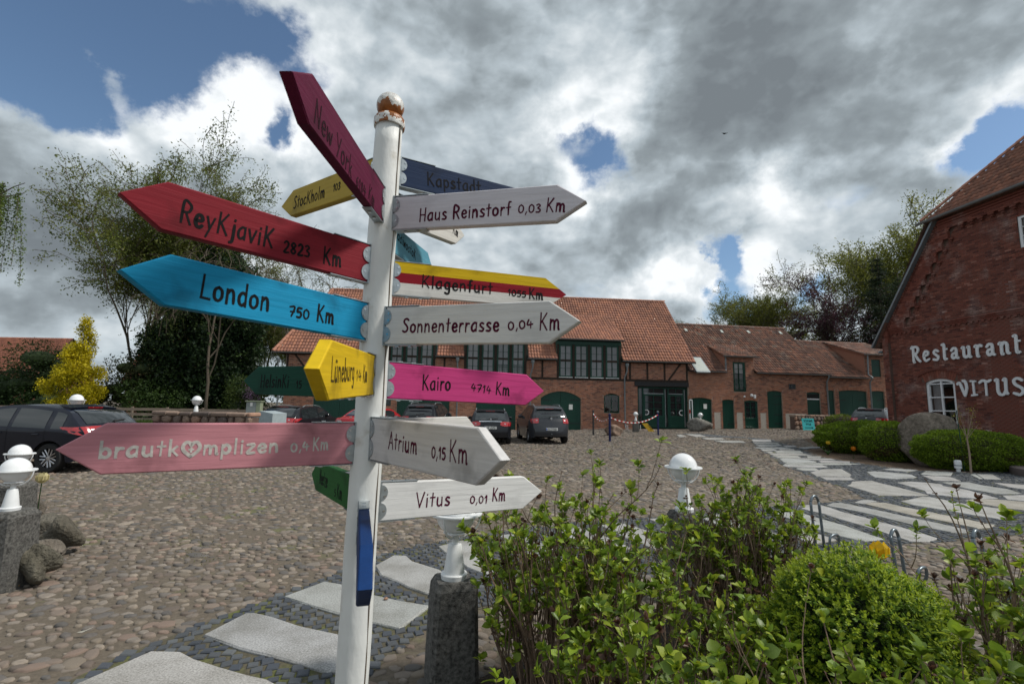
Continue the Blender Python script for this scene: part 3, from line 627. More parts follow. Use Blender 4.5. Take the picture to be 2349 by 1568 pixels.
# ------------------------------------------------------------------ buildings
class Fac:
    """vertical facade plane; local x along it, y into the building, z up"""
    def __init__(s, O, a): s.O = np.array([O[0], O[1], 0.]); s.a = a; s.ex = np.array([math.cos(a), math.sin(a), 0]); s.ey = np.array([-math.sin(a), math.cos(a), 0])
    def loc(s, px, py, t=0.0):
        r = ray(px, py); c = np.array([0, 0, HC]); o = s.O+s.ey*t
        k = ((o-c)@s.ey)/(r@s.ey); p = c+r*k-s.O
        return float(p@s.ex), float(p[2])
    def sx(s, px, py=930, t=0): return s.loc(px, py, t)[0]
    def w(s, x, y, z): return s.O+s.ex*x+s.ey*y+np.array([0, 0, z])
def arch_iv(s0, s1, zs, zc):
    """opening: vertical to zs then a segment arch to the crown zc"""
    h = zc-zs; w = (s1-s0)/2; m = (s0+s1)/2
    if h <= 1e-3: return lambda z: (s0, s1) if z < zs else None
    Rr = (w*w+h*h)/(2*h)
    def f(z):
        if z < zs: return (s0, s1)
        if z >= zc: return None
        d = Rr*Rr-(z-zc+Rr)**2
        x = math.sqrt(max(d, 0)); return (m-x, m+x)
    f.par = (m, zc-Rr, Rr, w); return f
BR = np.array([(1, 1, 1), (1.12, 1.08, 1.0), (.86, .84, .86), (1.2, 1.05, .9), (.72, .66, .70), (1.05, .92, .85), (.95, 1.05, 1.05), (.5, .46, .5), (1.3, 1.35, 1.3)])
def bricks(mb_list, s0, s1, z0, z1, ops, rs, bl=.25, bh=.078, j=.012, zlo=None, zhi=None, table=BR, prob=None, keep=None):
    """fills mb_list with (a,b,za,zb,tint)"""
    nrow = int((z1-z0)/bh)
    for r in range(nrow+1):
        za = z0+r*bh; zb = min(za+bh-j, z1)
        if zb-za < .02: continue
        zc = (za+zb)/2; lo, hi = s0, s1
        if zlo is not None and zb < zlo(.5*(lo+hi)): pass
        iv = []
        for o in ops:
            q = o(zc)
            if q: iv.append(q)
        if zhi is not None:
            q = zhi(zc)
            if q is None: continue
            lo, hi = max(lo, q[0]), min(hi, q[1])
        iv.sort(); segs = []; cur = lo
        for a, b in iv:
            if a > cur: segs.append((cur, min(a, hi)))
            cur = max(cur, b)
        if cur < hi: segs.append((cur, hi))
        off = (r % 2)*bl*.5
        for a, b in segs:
            if b-a < .04: continue
            k0 = math.floor((a-off)/bl); x = off+k0*bl
            while x < b:
                hdr = (rs.rand() < .0)
                xa, xb = max(x, a), min(x+bl-j, b)
                if xb-xa > .03:
                    t = table[rs.choice(len(table), p=prob)]*rs.uniform(.86, 1.12)
                    if keep is None or keep((xa+xb)/2, zc): mb_list.append((xa, xb, za, zb, tuple(t)))
                x += bl
def brick_objects(lst, fac, parent, material, rs, t=0.0, out=.009, n_single=300, flip=False):
    """the largest in view as single bricks, the rest joined"""
    if not lst: return
    cam0 = np.array([0, 0, HC]); A = np.array([l[:4] for l in lst]); cen = np.stack([fac.w((a+b)/2, t, (c+d)/2) for a, b, c, d in A])
    pr = []
    for p in cen:
        dv = p-cam0; dd = np.linalg.norm(dv); u = dv[0]/max(dv[1], .1)
        vis = abs(u) < 1.05; pr.append((1 if vis else 1e-3)*abs(dv@fac.ey)/dd**3)
    order = np.argsort(-np.array(pr)*(A[:, 1]-A[:, 0]))
    top = set(order[:n_single].tolist()); e = .004
    def bx(mb, a, b, c, d, tn):
        V = [(a, t+.002, c), (b, t+.002, c), (b, t+.002, d), (a, t+.002, d), (a+e, t-out, c+e), (b-e, t-out, c+e), (b-e, t-out, d-e), (a+e, t-out, d-e)]
        mb.add(V, [(4, 5, 6, 7), (0, 1, 5, 4), (1, 2, 6, 5), (2, 3, 7, 6), (3, 0, 4, 7)], tn)
    cache = {}
    rest = MB()
    for i, (a, b, c, d, tn) in enumerate(lst):
        if i in top:
            key = (round(b-a, 2), round(d-c, 3), rs.randint(4))
            if key not in cache:
                m_ = MB(); w, h = key[0], key[1]
                V = [(-w/2, .002, -h/2), (w/2, .002, -h/2), (w/2, .002, h/2), (-w/2, .002, h/2), (-w/2+e, -out, -h/2+e), (w/2-e, -out, -h/2+e), (w/2-e, -out, h/2-e), (-w/2+e, -out, h/2-e)]
                m_.add(V, [(4, 5, 6, 7), (0, 1, 5, 4), (1, 2, 6, 5), (2, 3, 7, 6), (3, 0, 4, 7)], tn)
                o = m_.build('brick', material, parent); cache[key] = o.data
            else:
                o = bpy.data.objects.new('brick', cache[key]); COL.objects.link(o); o.parent = parent
            o.location = ((a+b)/2, t, (c+d)/2)
        else: bx(rest, a, b, c, d, tn)
    if rest.f: rest.build('brickwork', material, parent, kind='stuff')
def voussoirs(par, f, zs, t, rs, depth=.25, out=.012, n=None, material='brick'):
    lst_mb = MB()
    m, zc0, Rr, w = f.par; a0 = math.asin(min(1, w/Rr)); L = 2*a0*Rr; n = n or max(6, int(L/.085))
    for i in range(n):
        p = -a0+2*a0*(i+.06)/n; q = -a0+2*a0*(i+.94)/n; V = []
        for rr, an in ((Rr+.006, p), (Rr+.006, q), (Rr+depth, q), (Rr+depth, p)):
            V.append((m+rr*math.sin(an), t+.002, zc0+rr*math.cos(an)))
        V += [(x, t-out, z) for x, _, z in V]
        k = rs.uniform(.8, 1.2); tn = (k*1.12, k*1.15, k*1.1)
        lst_mb.add(V, [(4, 5, 6, 7), (0, 1, 5, 4), (1, 2, 6, 5), (2, 3, 7, 6), (3, 0, 4, 7)], tn)
    lst_mb.build('brick_arch', MAT[material], par, kind='stuff')
def backing(mb, s0, s1, z0, z1, rects, archs, t=0.0, rev=.14):
    """mortar wall with openings; rects (a,b,za,zb) bounding boxes of openings"""
    xs = sorted(set([s0, s1]+[v for r in rects for v in r[:2] if s0 < v < s1])); zs = sorted(set([z0, z1]+[v for r in rects for v in r[2:] if z0 < v < z1]))
    for i in range(len(xs)-1):
        for j in range(len(zs)-1):
            cx, cz = (xs[i]+xs[i+1])/2, (zs[j]+zs[j+1])/2
            if any(r[0] < cx < r[1] and r[2] < cz < r[3] for r in rects): continue
            mb.add([(xs[i], t, zs[j]), (xs[i+1], t, zs[j]), (xs[i+1], t, zs[j+1]), (xs[i], t, zs[j+1])], [(0, 1, 2, 3)])
    for a, b, za, zb in rects:
        mb.add([(a, t, za), (a, t+rev, za), (a, t+rev, zb), (a, t, zb)], [(0, 1, 2, 3)]); mb.add([(b, t, za), (b, t+rev, za), (b, t+rev, zb), (b, t, zb)], [(3, 2, 1, 0)])
        mb.add([(a, t, zb), (b, t, zb), (b, t+rev, zb), (a, t+rev, zb)], [(0, 1, 2, 3)])
        mb.add([(a, t, za), (b, t, za), (b, t+rev, za), (a, t+rev, za)], [(3, 2, 1, 0)])
    for f, zsp, zcr in archs:
        m, zc0, Rr, w = f.par; K = 10
        for i in range(K):
            x0 = m-w+2*w*i/K; x1 = m-w+2*w*(i+1)/K; h0 = zc0+math.sqrt(Rr*Rr-(x0-m)**2); h1 = zc0+math.sqrt(Rr*Rr-(x1-m)**2)
            mb.add([(x0, t, h0), (x1, t, h1), (x1, t, zcr), (x0, t, zcr)], [(0, 1, 2, 3)])
            mb.add([(x0, t, h0), (x1, t, h1), (x1, t+rev, h1), (x0, t+rev, h0)], [(0, 1, 2, 3)])
def plank_door(parent, s0, s1, z0, f, zc, t, leaves=1, hinges=True, name='door', label=None, hz=None, flat_top=None, handle=False):
    """vertical-plank leaves, each plank proud of a dark groove"""
    top = lambda x: zc
    if f is not None and hasattr(f, 'par'):
        m, zc0, Rr, w = f.par; top = lambda x: zc0+math.sqrt(max(Rr*Rr-(x-m)**2, 0))
    W = (s1-s0)/leaves; first = None
    for k in range(leaves):
        a, b = s0+k*W+.008, s0+(k+1)*W-.008; mb = MB(); n = max(3, int(round((b-a)/.115))); pw = (b-a)/n
        back = []
        for i in range(n+1): back.append((a+i*pw, top(a+i*pw)-.006))
        mb.prism([(a, z0), (b, z0)]+back[::-1], t+.02, t+.05, (.4, .4, .4))
        for i in range(n):
            x0, x1 = a+i*pw+.006, a+(i+1)*pw-.006; kx = .9+.2*((i*7919 % 13)/13.)
            mb.prism([(x0, z0+.01), (x1, z0+.01), (x1, top(x1)-.012), (x0, top(x0)-.012)], t, t+.022, (kx, kx, kx))
        o = mb.build(name+'_leaf' if leaves > 1 else name, MAT['green_paint'], parent, label=label)
        if hinges:
            for hzz in (hz or (z0+.35, top((a+b)/2)-.38)):
                h = MB(); L = (b-a)*.55
                side = (k == 0) if leaves > 1 else False
                xa, xb = (a-.06, a+L) if side else (b-L, b+.06)
                h.box((xa, t-.014, hzz-.022), (xb, t-.001, hzz+.022)); e = xa if side else xb
                h.tube([(e, t-.02, hzz-.05), (e, t-.02, hzz+.05)], .022, 6); h.build('strap_hinge', MAT['black_iron'], o)
        if handle and k == leaves-1:
            h = MB(); h.box((a+.05, t-.02, z0+1.0), (a+.09, t-.001, z0+1.12)); h.tube([(a+.07, t-.02, z0+1.06), (a+.07, t-.06, z0+1.06), (a+.17, t-.06, z0+1.06)], .01, 6); h.build('handle', MAT['black_iron'], o)
        first = first or o
    return first
def window(parent, s0, s1, z0, z1, t, cols=2, rows=4, fr=.07, material='green_paint', curtain=True, bar=.022, name='window', sill=True, label=None, rs=None, arch=None):
    mb = MB()
    mb.box((s0, t-.03, z0), (s0+fr, t+.05, z1), bev=.006); mb.box((s1-fr, t-.03, z0), (s1, t+.05, z1), bev=.006)
    mb.box((s0+fr, t-.03, z1-fr), (s1-fr, t+.05, z1), bev=.006); mb.box((s0+fr, t-.03, z0), (s1-fr, t+.05, z0+fr), bev=.006)
    a, b, c, d = s0+fr, s1-fr, z0+fr, z1-fr
    for i in range(1, cols):
        x = a+(b-a)*i/cols; mb.box((x-bar/2*(1.6 if i*2 == cols else 1), t-.018, c), (x+bar/2*(1.6 if i*2 == cols else 1), t+.02, d))
    for i in range(1, rows):
        z = c+(d-c)*i/rows; mb.box((a, t-.016, z-bar/2), (b, t+.018, z+bar/2))
    w = mb.build(name, MAT[material], parent, label=label)
    g = MB(); g.add([(a, t+.025, c), (b, t+.025, c), (b, t+.025, d), (a, t+.025, d)], [(0, 1, 2, 3)]); g.build('pane', MAT['pane'], w)
    if curtain:
        rs = rs or np.random.RandomState(1)
        for sd_ in (0, 1):
            k = MB(); x0 = a if sd_ == 0 else b-(b-a)*.44; x1 = a+(b-a)*.44 if sd_ == 0 else b; n = 14; vs = []
            for i in range(n+1):
                x = x0+(x1-x0)*i/n; y = t+.05+.015*math.sin(i*2.3+rs.rand())
                vs += [(x, y, c+.01), (x, y, d)]
            k.add(vs, [(2*i, 2*i+2, 2*i+3, 2*i+1) for i in range(n)]); k.build('curtain', MAT['curtain'], w)
        k = MB(); k.add([(a-.02, t+.5, c), (b+.02, t+.5, c), (b+.02, t+.5, d), (a-.02, t+.5, d)], [(0, 1, 2, 3)]); k.build('dark_room', MAT['dark_under'], w)
    if sill:
        k = MB(); k.box((s0-.02, t-.07, z0-.03), (s1+.02, t-.031, z0+.012)); k.build('sill', MAT['white_frame'] if sill == 'w' else MAT[material], w)
    return w
def glassmat():
    m = bpy.data.materials.new('pane'); m.use_nodes = True; nt = m.node_tree; N = nt.nodes; L = nt.links; N.clear()
    o = N.new('ShaderNodeOutputMaterial'); t = N.new('ShaderNodeBsdfTransparent'); t.inputs[0].default_value = (.88, .9, .9, 1); g = N.new('ShaderNodeBsdfGlossy'); g.inputs['Roughness'].default_value = .02
    f = N.new('ShaderNodeFresnel'); f.inputs[0].default_value = 1.7; mx = N.new('ShaderNodeMixShader'); L.new(f.outputs[0], mx.inputs[0]); L.new(t.outputs[0], mx.inputs[1]); L.new(g.outputs[0], mx.inputs[2]); L.new(mx.outputs[0], o.inputs[0]); MAT['pane'] = m
glassmat()

# pantiles ------------------------------------------------------------
def tile_mesh(w=.215, l=.36, amp=.028, nseg=7):
    prof = []
    for i in range(nseg):
        u = i/(nseg-1); prof.append((u*w*1.04, amp*(math.sin(u*2*PI*.98-.6)*.9)+amp*.4))
    V = []
    for (x, z) in prof: V.append((x, -.02, z+.034))
    for (x, z) in prof: V.append((x, l, z+.004))
    for (x, z) in prof: V.append((x, -.02, z+.012))
    F = [(i, i+1, nseg+i+1, nseg+i) for i in range(nseg-1)]+[(2*nseg+i, 2*nseg+i+1, i+1, i) for i in range(nseg-1)]
    return np.array(V, np.float32), np.array(F)
TV, TF = tile_mesh()
def roof_tiles(parent, O, ux, uy, W, Lr, material, rs, keep=None, table=None, single=0, cw=.205, rl=.335, fac=None, camp=(0, 0, HC), name='roof_tile', stuffname='roof_tiles'):
    """O eave-left corner (local), ux unit along eave, uy unit up slope, all in parent-local coordinates"""
    O, ux, uy = np.array(O, float), np.array(ux, float), np.array(uy, float); un = np.cross(ux, uy); un = un/np.linalg.norm(un)
    nx = int(round(W/cw)); ny = int(round(Lr/rl)); cw = W/nx; rl = Lr/ny
    I, J = np.meshgrid(np.arange(nx), np.arange(ny)); I = I.ravel(); J = J.ravel()
    a = (I+.5)*cw; b = (J+.5)*rl
    if keep is not None:
        k = keep(a, b); I, J, a, b = I[k], J[k], a[k], b[k]
    m = len(I); base = O[None]+ux[None]*(I*cw)[:, None]+uy[None]*(J*rl)[:, None]+un[None]*rs.uniform(-.003, .004, (m, 1))
    tb = table if table is not None else np.array([(1, 1, 1), (1.08, 1.04, .98), (.92, .9, .92), (.82, .8, .84), (1.18, 1.12, 1.05)])
    T = tb[rs.randint(0, len(tb), m)]*rs.uniform(.9, 1.1, (m, 1)); T = T*(1+.12*np.sin(a*.9+b*.7+rs.rand()*6))[:, None]
    R = np.stack([ux*(cw/.205), uy*(rl/.335), un], 1); r3 = np.stack([ux, uy, un], 1)
    top = np.array([], int)
    if single:
        Wp = base@np.array([fac.ex, fac.ey, [0, 0, 1]])+fac.O; dv = Wp-np.array(camp); d = np.linalg.norm(dv, axis=1); vis = (np.abs(dv[:, 0]) < 1.05*dv[:, 1])
        order = np.argsort(-vis.astype(float)/d); top = order[:single]
        var = []
        for v in range(8):
            me = fast(name, TV*np.array([cw/.205, rl/.335, 1]), [TF], tint=np.tile(tb[v % len(tb)]*rs.uniform(.9, 1.1), (len(TF), 1)), smooth=True); me.materials.append(MAT[material]); var.append(me)
        Mx = Matrix([list(r3[i])+[0] for i in range(3)]+[[0, 0, 0, 1]])
        for i in top:
            o = objm(name, var[rs.randint(8)], None, parent); o.matrix_local = Matrix.Translation(base[i]) @ Mx
    rest = np.ones(m, bool); rest[top] = False
    base = base[rest]; T = T[rest]; m = len(base)
    if m:
        V = (base[:, None, :]+(TV@R.T)[None]).reshape(-1, 3); F = (TF[None]+(np.arange(m)*len(TV))[:, None, None]).reshape(-1, 4)
        objm(stuffname, fast(stuffname, V, [F], tint=np.repeat(T, len(TF), 0), smooth=True), MAT[material], parent, kind='stuff')
def slab_poly(mb, P, th=.04, c=(1, 1, 1)):
    """thin plate under a roof plane"""
    P = [np.array(p, float) for p in P]; n = np.cross(P[1]-P[0], P[2]-P[0]); n /= np.linalg.norm(n); k = len(P)
    V = P+[p-n*th for p in P]; mb.add(V, [tuple(range(k)), tuple(range(2*k-1, k-1, -1))]+[(i, i+k, (i+1) % k+k, (i+1) % k) for i in range(k)], c)
def gutter(parent, a, b, r=.075, name='gutter'):
    a, b = Vector(a), Vector(b); mb = MB(); d = (b-a).normalized(); sdv = Vector((0, 0, 1)).cross(d); n = 8; V = []
    for p in (a, b):
        for rr in (r, r-.006):
            for i in range(n+1):
                an = PI*i/n; V.append(p+sdv*math.cos(an)*rr-Vector((0, 0, 1))*math.sin(an)*rr)
    k = n+1; F = []
    for i in range(n):
        F.append((i, i+1, 2*k+i+1, 2*k+i)); F.append((k+i, 3*k+i, 3*k+i+1, k+i+1))
    F += [(0, 2*k, 3*k, k), (n, k+n, 3*k+n, 2*k+n), tuple(range(0, k)), tuple(range(3*k-1, 2*k-1, -1))]
    mb.add(V, F); return mb.build(name, MAT['zinc'], parent, smooth=True)
def ridge_caps(parent, a, b, material, rs, step=.36, r=.12):
    a, b = Vector(a), Vector(b); L = (b-a).length; n = max(1, int(L/step)); d = (b-a)/n; sdv = Vector((0, 0, 1)).cross(d).normalized(); upv = d.cross(sdv).normalized(); upv = upv if upv.z > 0 else -upv
    mb = MB()
    for i in range(n):
        p0 = a+d*i; p1 = a+d*(i+1.12); V = []
        for p, rr, lift in ((p0, r, .0), (p1, r*.86, -.0)):
            for k in range(6): an = PI*(k/5); V.append(p+sdv*math.cos(an)*rr+upv*(math.sin(an)*rr*.9+lift))
        k = rs.uniform(.85, 1.15); mb.add(V, [(j, j+1, 6+j+1, 6+j) for j in range(5)]+[(0, 5, 4, 3, 2, 1)], (k, k, k))
    return mb.build('ridge_tiles', MAT[material], parent, smooth=True)
def downpipe(parent, pts, r=.05, hopper=True):
    mb = MB(); x, y, z = pts[0]
    if hopper: mb.lathe([(.05, -.34), (.06, -.3), (.12, -.12), (.125, 0), (.11, 0), (.05, -.2)], 10, (x, y, z)); pts = [(x, y, z-.3)]+pts[1:]
    mb.tube(pts, r, 10)
    o = mb.build('downpipe', MAT['zinc'], parent, smooth=True); return o

# --- the long half-timbered barn
pL = at(648, 930, 32.6); pR = at(1580, 930, 35.0)
FA = math.atan2(pR[1]-pL[1], pR[0]-pL[0]); F1 = Fac(pL, FA); W1 = F1.sx(1580)
def barn():
    rs = np.random.RandomState(31); f = F1
    B = thing('half_timbered_barn', 'long brick barn with dark half-timbering, orange pantile roof and rows of green-framed dormer windows', 'building', tuple(f.O[:2])+(0,), FA)
    X = lambda px, py=930: f.loc(px, py)[0]; Z = lambda px, py: f.loc(px, py)[1]
    zb = Z(1300, 871)              # underside of the sill beam
    zg = -.15
    ops = []; rects = []; archs = []
    def arch(s0, s1, zs, zc, z0=zg):
        fn = arch_iv(s0, s1, zs, zc); ops.append(lambda z, fn=fn, z0=z0: fn(z) if z > z0 else None); rects.append((s0, s1, z0, zc)); archs.append((fn, zs, zc)); voussoirs(B, fn, zs, 0, rs); ops.append(lambda z, fn=fn, z0=z0, zs=zs: vous_iv(fn, z, zs)); return fn
    def vous_iv(fn, z, zs):
        m, c0, Rr, w = fn.par; R2 = Rr+.25; a0 = math.asin(w/Rr); zmin = c0+Rr*math.cos(a0)
        if z < zmin or z > c0+R2: return None
        x = math.sqrt(max(R2*R2-(z-c0)**2, 0)); return (m-min(x, (w+.09)), m+min(x, (w+.09)))
    def rect(s0, s1, z0, z1): ops.append(lambda z: (s0, s1) if z0 < z < z1 else None); rects.append((s0, s1, z0, z1))
    zc = Z(1286, 897); zs = Z(1245, 912)
    garages = [(X(717.5), X(838)), (X(909.7), X(1030.6)), (X(1091.6), X(1183)), (X(1240.4), X(1332.3))]
    gf = [arch(a, b, zs, zc) for a, b in garages]
    w1 = arch(X(1385.6), X(1421), Z(1390, 908), Z(1403, 902), Z(1403, 947))
    w0 = (X(882), X(896), Z(889, 931), Z(889, 915)); rect(*w0)
    ent = (X(1463), W1-.02, zg, Z(1520, 886)); rect(*ent)
    # upper storey openings: dormer windows
    groups = [(X(852), X(992)), (X(1064), X(1204)), (X(1279), X(1423))]
    zwt = Z(1350, 791); zwb = Z(1350, 871)+.16; eave = Z(1500, 834)+.05; ztop = 4.95
    wall = MB(); backing(wall, 0, W1, zg, zb, [r for r in rects if r[3] <= zb+.2], archs); 
    wall.add([(0, 0, zg), (0, 10, zg), (0, 10, ztop), (0, 0, ztop)], [(0, 3, 2, 1)]); wall.add([(W1, 0, zg), (W1, 10, zg), (W1, 10, ztop), (W1, 0, ztop)], [(0, 1, 2, 3)]); wall.add([(0, 10, zg), (W1, 10, zg), (W1, 10, ztop), (0, 10, ztop)], [(0, 1, 2, 3)])
    rg = 10.55; wall.add([(W1, 0, ztop), (W1, 10, ztop), (W1, 5, rg-.25)], [(0, 1, 2)])
    # upper infill
    segs = []; cur = 0
    for a, b in groups: segs.append((cur, a)); cur = b
    segs.append((cur, W1))
    for a, b in segs: backing(wall, a, b, zb, ztop, [], [])
    wall.build('wall', MAT['mortar'], B)
    lst = []; bricks(lst, 0.02, W1-.02, zg, zb-.01, ops, rs)
    for a, b in segs: bricks(lst, a+.05, b-.05, zb+.16, ztop-.05, [], rs)
    brick_objects(lst, f, B, MAT['brick'], rs)
    # stone footing
    ft = MB(); x = 0
    while x < W1-.3:
        w = rs.uniform(.3, .7)
        if not any(a-.05 < x+w/2 < b+.05 for a, b in garages) and x < ent[0]-.3: ft.box((x, -.07, zg), (x+w-.03, -.012, .16+rs.uniform(-.03, .05)), (.8+rs.rand()*.3,)*3, bev=.015)
        x += w
    ft.build('footing_stones', MAT['rubble'], B, kind='stuff')
    # timber frame
    tm = MB(); tm.box((-.02, -.03, zb), (W1+.02, .1, zb+.16), bev=.008); tm.build('sill_beam', MAT['timber'], B)
    tm = MB(); tm.box((-.02, -.028, ztop-.12), (W1+.02, .1, ztop+.02)); tm.build('wall_plate', MAT['timber'], B)
    def post(x, z0, z1, w=.14): m_ = MB(); m_.box((x-w/2, -.028, z0), (x+w/2, .1, z1), bev=.006); m_.build('timber_post', MAT['timber'], B)
    for px in (658, 1019, 1244, 1436): post(X(px, 850), zb+.162, ztop-.122)
    xs = [X(px, 855) for px in (1453, 1523, 1591.5-2, 1578)]
    for px in (1448.8, 1519, 1587): pass
    for zx in (1052, 1208, 1362): post(f.loc((2050+zx/2.24)*.57349, (1150+770/2.24)*.57349)[0], zb+.162, ztop-.122)
    post(W1-.08, zb+.162, ztop-.122)
    br = MB(); a = f.loc((2050+1400/2.24)*.57349, (1150+850/2.24)*.57349); b = f.loc((2050+1500/2.24)*.57349, (1150+705/2.24)*.57349)
    br.prism([(a[0]-.08, zb+.162), (a[0]+.08, zb+.162), (b[0]+.09, ztop-.122), (b[0]-.07, ztop-.122)], -.03, .05); br.build('timber_brace', MAT['timber'], B)
    br = MB(); a = X(672, 850); br.prism([(a+.9, zb+.162), (a+1.06, zb+.162), (a+.16, ztop-.122), (a, ztop-.122)], -.03, .05); br.build('timber_brace', MAT['timber'], B)
    # garage doors and notices
    for i, ((a, b), g) in enumerate(zip(garages, gf)):
        plank_door(B, a+.01, b-.01, .02, g, zc, .06, 2, True, 'garage_door', hz=(.5, zs-.12))
    nt = MB(); p = f.loc((2050+507/2.24)*.57349, (1150+1045/2.24)*.57349); q = f.loc((2050+540/2.24)*.57349, (1150+1092/2.24)*.57349)
    nt.box((p[0], .04, q[1]), (q[0], .058, p[1])); nt.build('paper_notice', MAT['paper'], B)
    # small windows
    a, b = X(1385.6), X(1421); z0, z1 = Z(1403, 947), Z(1403, 903)
    window(B, a+.01, b-.01, z0, z1-.04, .07, 2, 3, .06, curtain=False, sill=False)
    k = MB(); n = int((b-a+.3)/.085)
    for i in range(n): x = a-.15+i*.085; k.box((x, -.05, z0-.25), (x+.073, .02, z0-.02), (rs.uniform(.7, 1.1),)*3)
    k.build('brick_sill', MAT['brick'], B)
    window(B, w0[0], w0[1], w0[2], w0[3], .06, 1, 2, .04, curtain=False, sill=False)
    dk = MB(); dk.box((0, .6, 0), (W1, .62, ztop)); dk.build('dark_interior', MAT['dark_under'], B)
    # glazed entrance
    e0, e1 = ent[0], ent[1]; zt = ent[3]; T = .25
    bm_ = MB(); bm_.box((X(1456), -.06, zt+.0), (W1+.02, .12, zb-.005)); bm_.build('lintel_beam', MAT['black_iron'], B)
    bk = MB()
    def xx(zx): return f.loc((2050+zx/2.24)*.57349, 930, T)[0]
    zth = f.loc(1520, (1150+905/2.24)*.57349, T)[1]; z00 = f.loc(1520, 981.5, T)[1]
    frs = [xx(1125), xx(1168), xx(1358), xx(1395), xx(1530), xx(1560), min(xx(1582), W1-.03)]
    fm = MB(); fm.box((frs[0], T-.04, zth), (frs[-1], T+.06, zth+.12)); fm.box((frs[0], T-.04, z00), (frs[-1], T+.06, z00+.08))
    for x in frs: fm.box((x-.045, T-.05, z00), (x+.045, T+.06, zth), bev=.005)
    en = fm.build('entrance_frame', MAT['green_paint'], B)
    gl = MB(); gl.add([(frs[0], T+.03, z00), (frs[-1], T+.03, z00), (frs[-1], T+.03, zth), (frs[0], T+.03, zth)], [(0, 1, 2, 3)]); gl.build('pane', MAT['glass'], en)
    for (a, b, hs) in ((frs[1], frs[2], 0), (frs[3], frs[4], 1)):
        a += .05; b -= .05; d = MB(); w = .10; zt2 = zth-.42; zm = z00+.78
        for (p0, p1, q0, q1) in ((a, a+w, z00+.05, zt2), (b-w, b, z00+.05, zt2), (a+w, b-w, zt2-w, zt2), (a+w, b-w, zm-.05, zm+.1), (a+w, b-w, z00+.05, z00+.2)): d.box((p0, T-.07, q0), (p1, T-.0, q1), bev=.006)
        d.box((a+w, T-.045, z00+.2), (b-w, T-.01, zm-.05))
        for i in range(1, 5): z = z00+.2+(zm-.25-z00)*i/5; d.box((a+w, T-.055, z-.012), (b-w, T-.046, z+.012))
        m_ = (a+b)/2; d.box((m_-.025, T-.06, zm+.1), (m_+.025, T-.01, zt2-w)); 
        for i in (1, 2): z = zm+.1+(zt2-w-zm-.1)*i/3; d.box((a+w, T-.055, z-.02), (b-w, T-.01, z+.02))
        dr = d.build('entrance_door', MAT['green_paint'], B)
        tb_ = MB(); tb_.box((a, T-.06, zt2+.03), (b, T-.02, zt2+.08)); tb_.build('drip_bar', MAT['galv'], dr)
        tr = MB(); tr.box((a, T-.05, zt2+.09), (b, T-.01, zth-.005)); 
        tr2 = MB(); tr2.box((m_-.02, T-.065, zt2+.1), (m_+.02, T-.05, zth-.01)); tr.build('transom_panel', MAT['glass'], dr); tr2.build('transom_bar', MAT['green_paint'], dr)
        hx = a+.10 if hs == 0 else b-.10; sg = 1 if hs == 0 else -1; pts = []
        for i in range(13): an = -PI/2+PI*i/12; pts.append((hx+sg*(.05+.17*math.cos(an)), T-.14, zm+.32+.17*math.sin(an)))
        hd = MB(); hd.tube([(hx, T-.07, pts[0][2]), (hx, T-.14, pts[0][2])]+pts+[(hx, T-.14, pts[-1][2]), (hx, T-.07, pts[-1][2])], .028, 8); hd.build('door_handle', MAT['white_lamp'], dr, smooth=True)
    for (a, b) in ((frs[2], frs[3]), (frs[4], frs[5])):
        k = MB(); k.box((a+.06, T-.045, z00+.1), (a+.10, T-.02, zth-.03)); k.build('sidelight_strip', MAT['galv'], en)
    st = MB(); st.box((xx(1118), -1.1, -.1), (W1+.25, .22, .15+.03), bev=.03); st.build('entrance_step', MAT['rubble'], B)
    # dormers
    ov = .38; yr = 5.0; tn = (rg-ztop)/(yr+ov)          # main slope rise per metre
    ux = (1, 0, 0); Lm = math.hypot(yr+ov, rg-ztop); uy = (0, (yr+ov)/Lm, (rg-ztop)/Lm)
    zdt = Z(1350, 784)+.05; dsl = math.tan(R_(34)); ym = ((zdt-ztop)+dsl*.3-tn*ov)/(tn-dsl)   # where the dormer roof meets the main roof
    zmt = zdt+dsl*(ym+.3)
    dorm = [(a-.12, b+.12) for a, b in groups]
    zr = lambda y: ztop+tn*(y+ov)
    for (a, b) in dorm:
        for x in (a+.06, b-.06):
            cheeks = MB(); cheeks.prism([(x-.05, ztop-.2), (x+.05, ztop-.2), (x+.05, zdt), (x-.05, zdt)], -.03, -.001)
            V = [(x, 0, ztop-.1), (x, 0, zdt), (x, ym, zmt)]; cheeks.add(V+[(v[0]+.04, v[1], v[2]) for v in V], [(0, 1, 2), (5, 4, 3), (0, 3, 4, 1), (1, 4, 5, 2)])
            cheeks.build('dormer_cheek', MAT['green_paint'], B)
        for x, sg in ((a-.04, -1), (b+.04, 1)): fl = MB(); fl.add([(x, -.25, ztop+.10), (x+sg*.14, -.25, ztop+.07), (x+sg*.14, 1.6, zr(1.6)+.10), (x, 1.6, zr(1.6)+.13)], [(0, 1, 2, 3)]); fl.build('flashing', MAT['zinc'], B)
        n = 4; w = (b-a-.24)/n; hd = MB(); hd.box((a, -.05, zwt), (b, .08, zdt-.0), bev=.01); hd.build('dormer_beam', MAT['green_paint'], B)
        for i in range(n+1):
            x = a+.12+i*w; pm = MB(); pm.box((x-.075, -.04, zb+.162), (x+.075, .08, zwt-.003)); pm.build('timber_post', MAT['timber'], B)
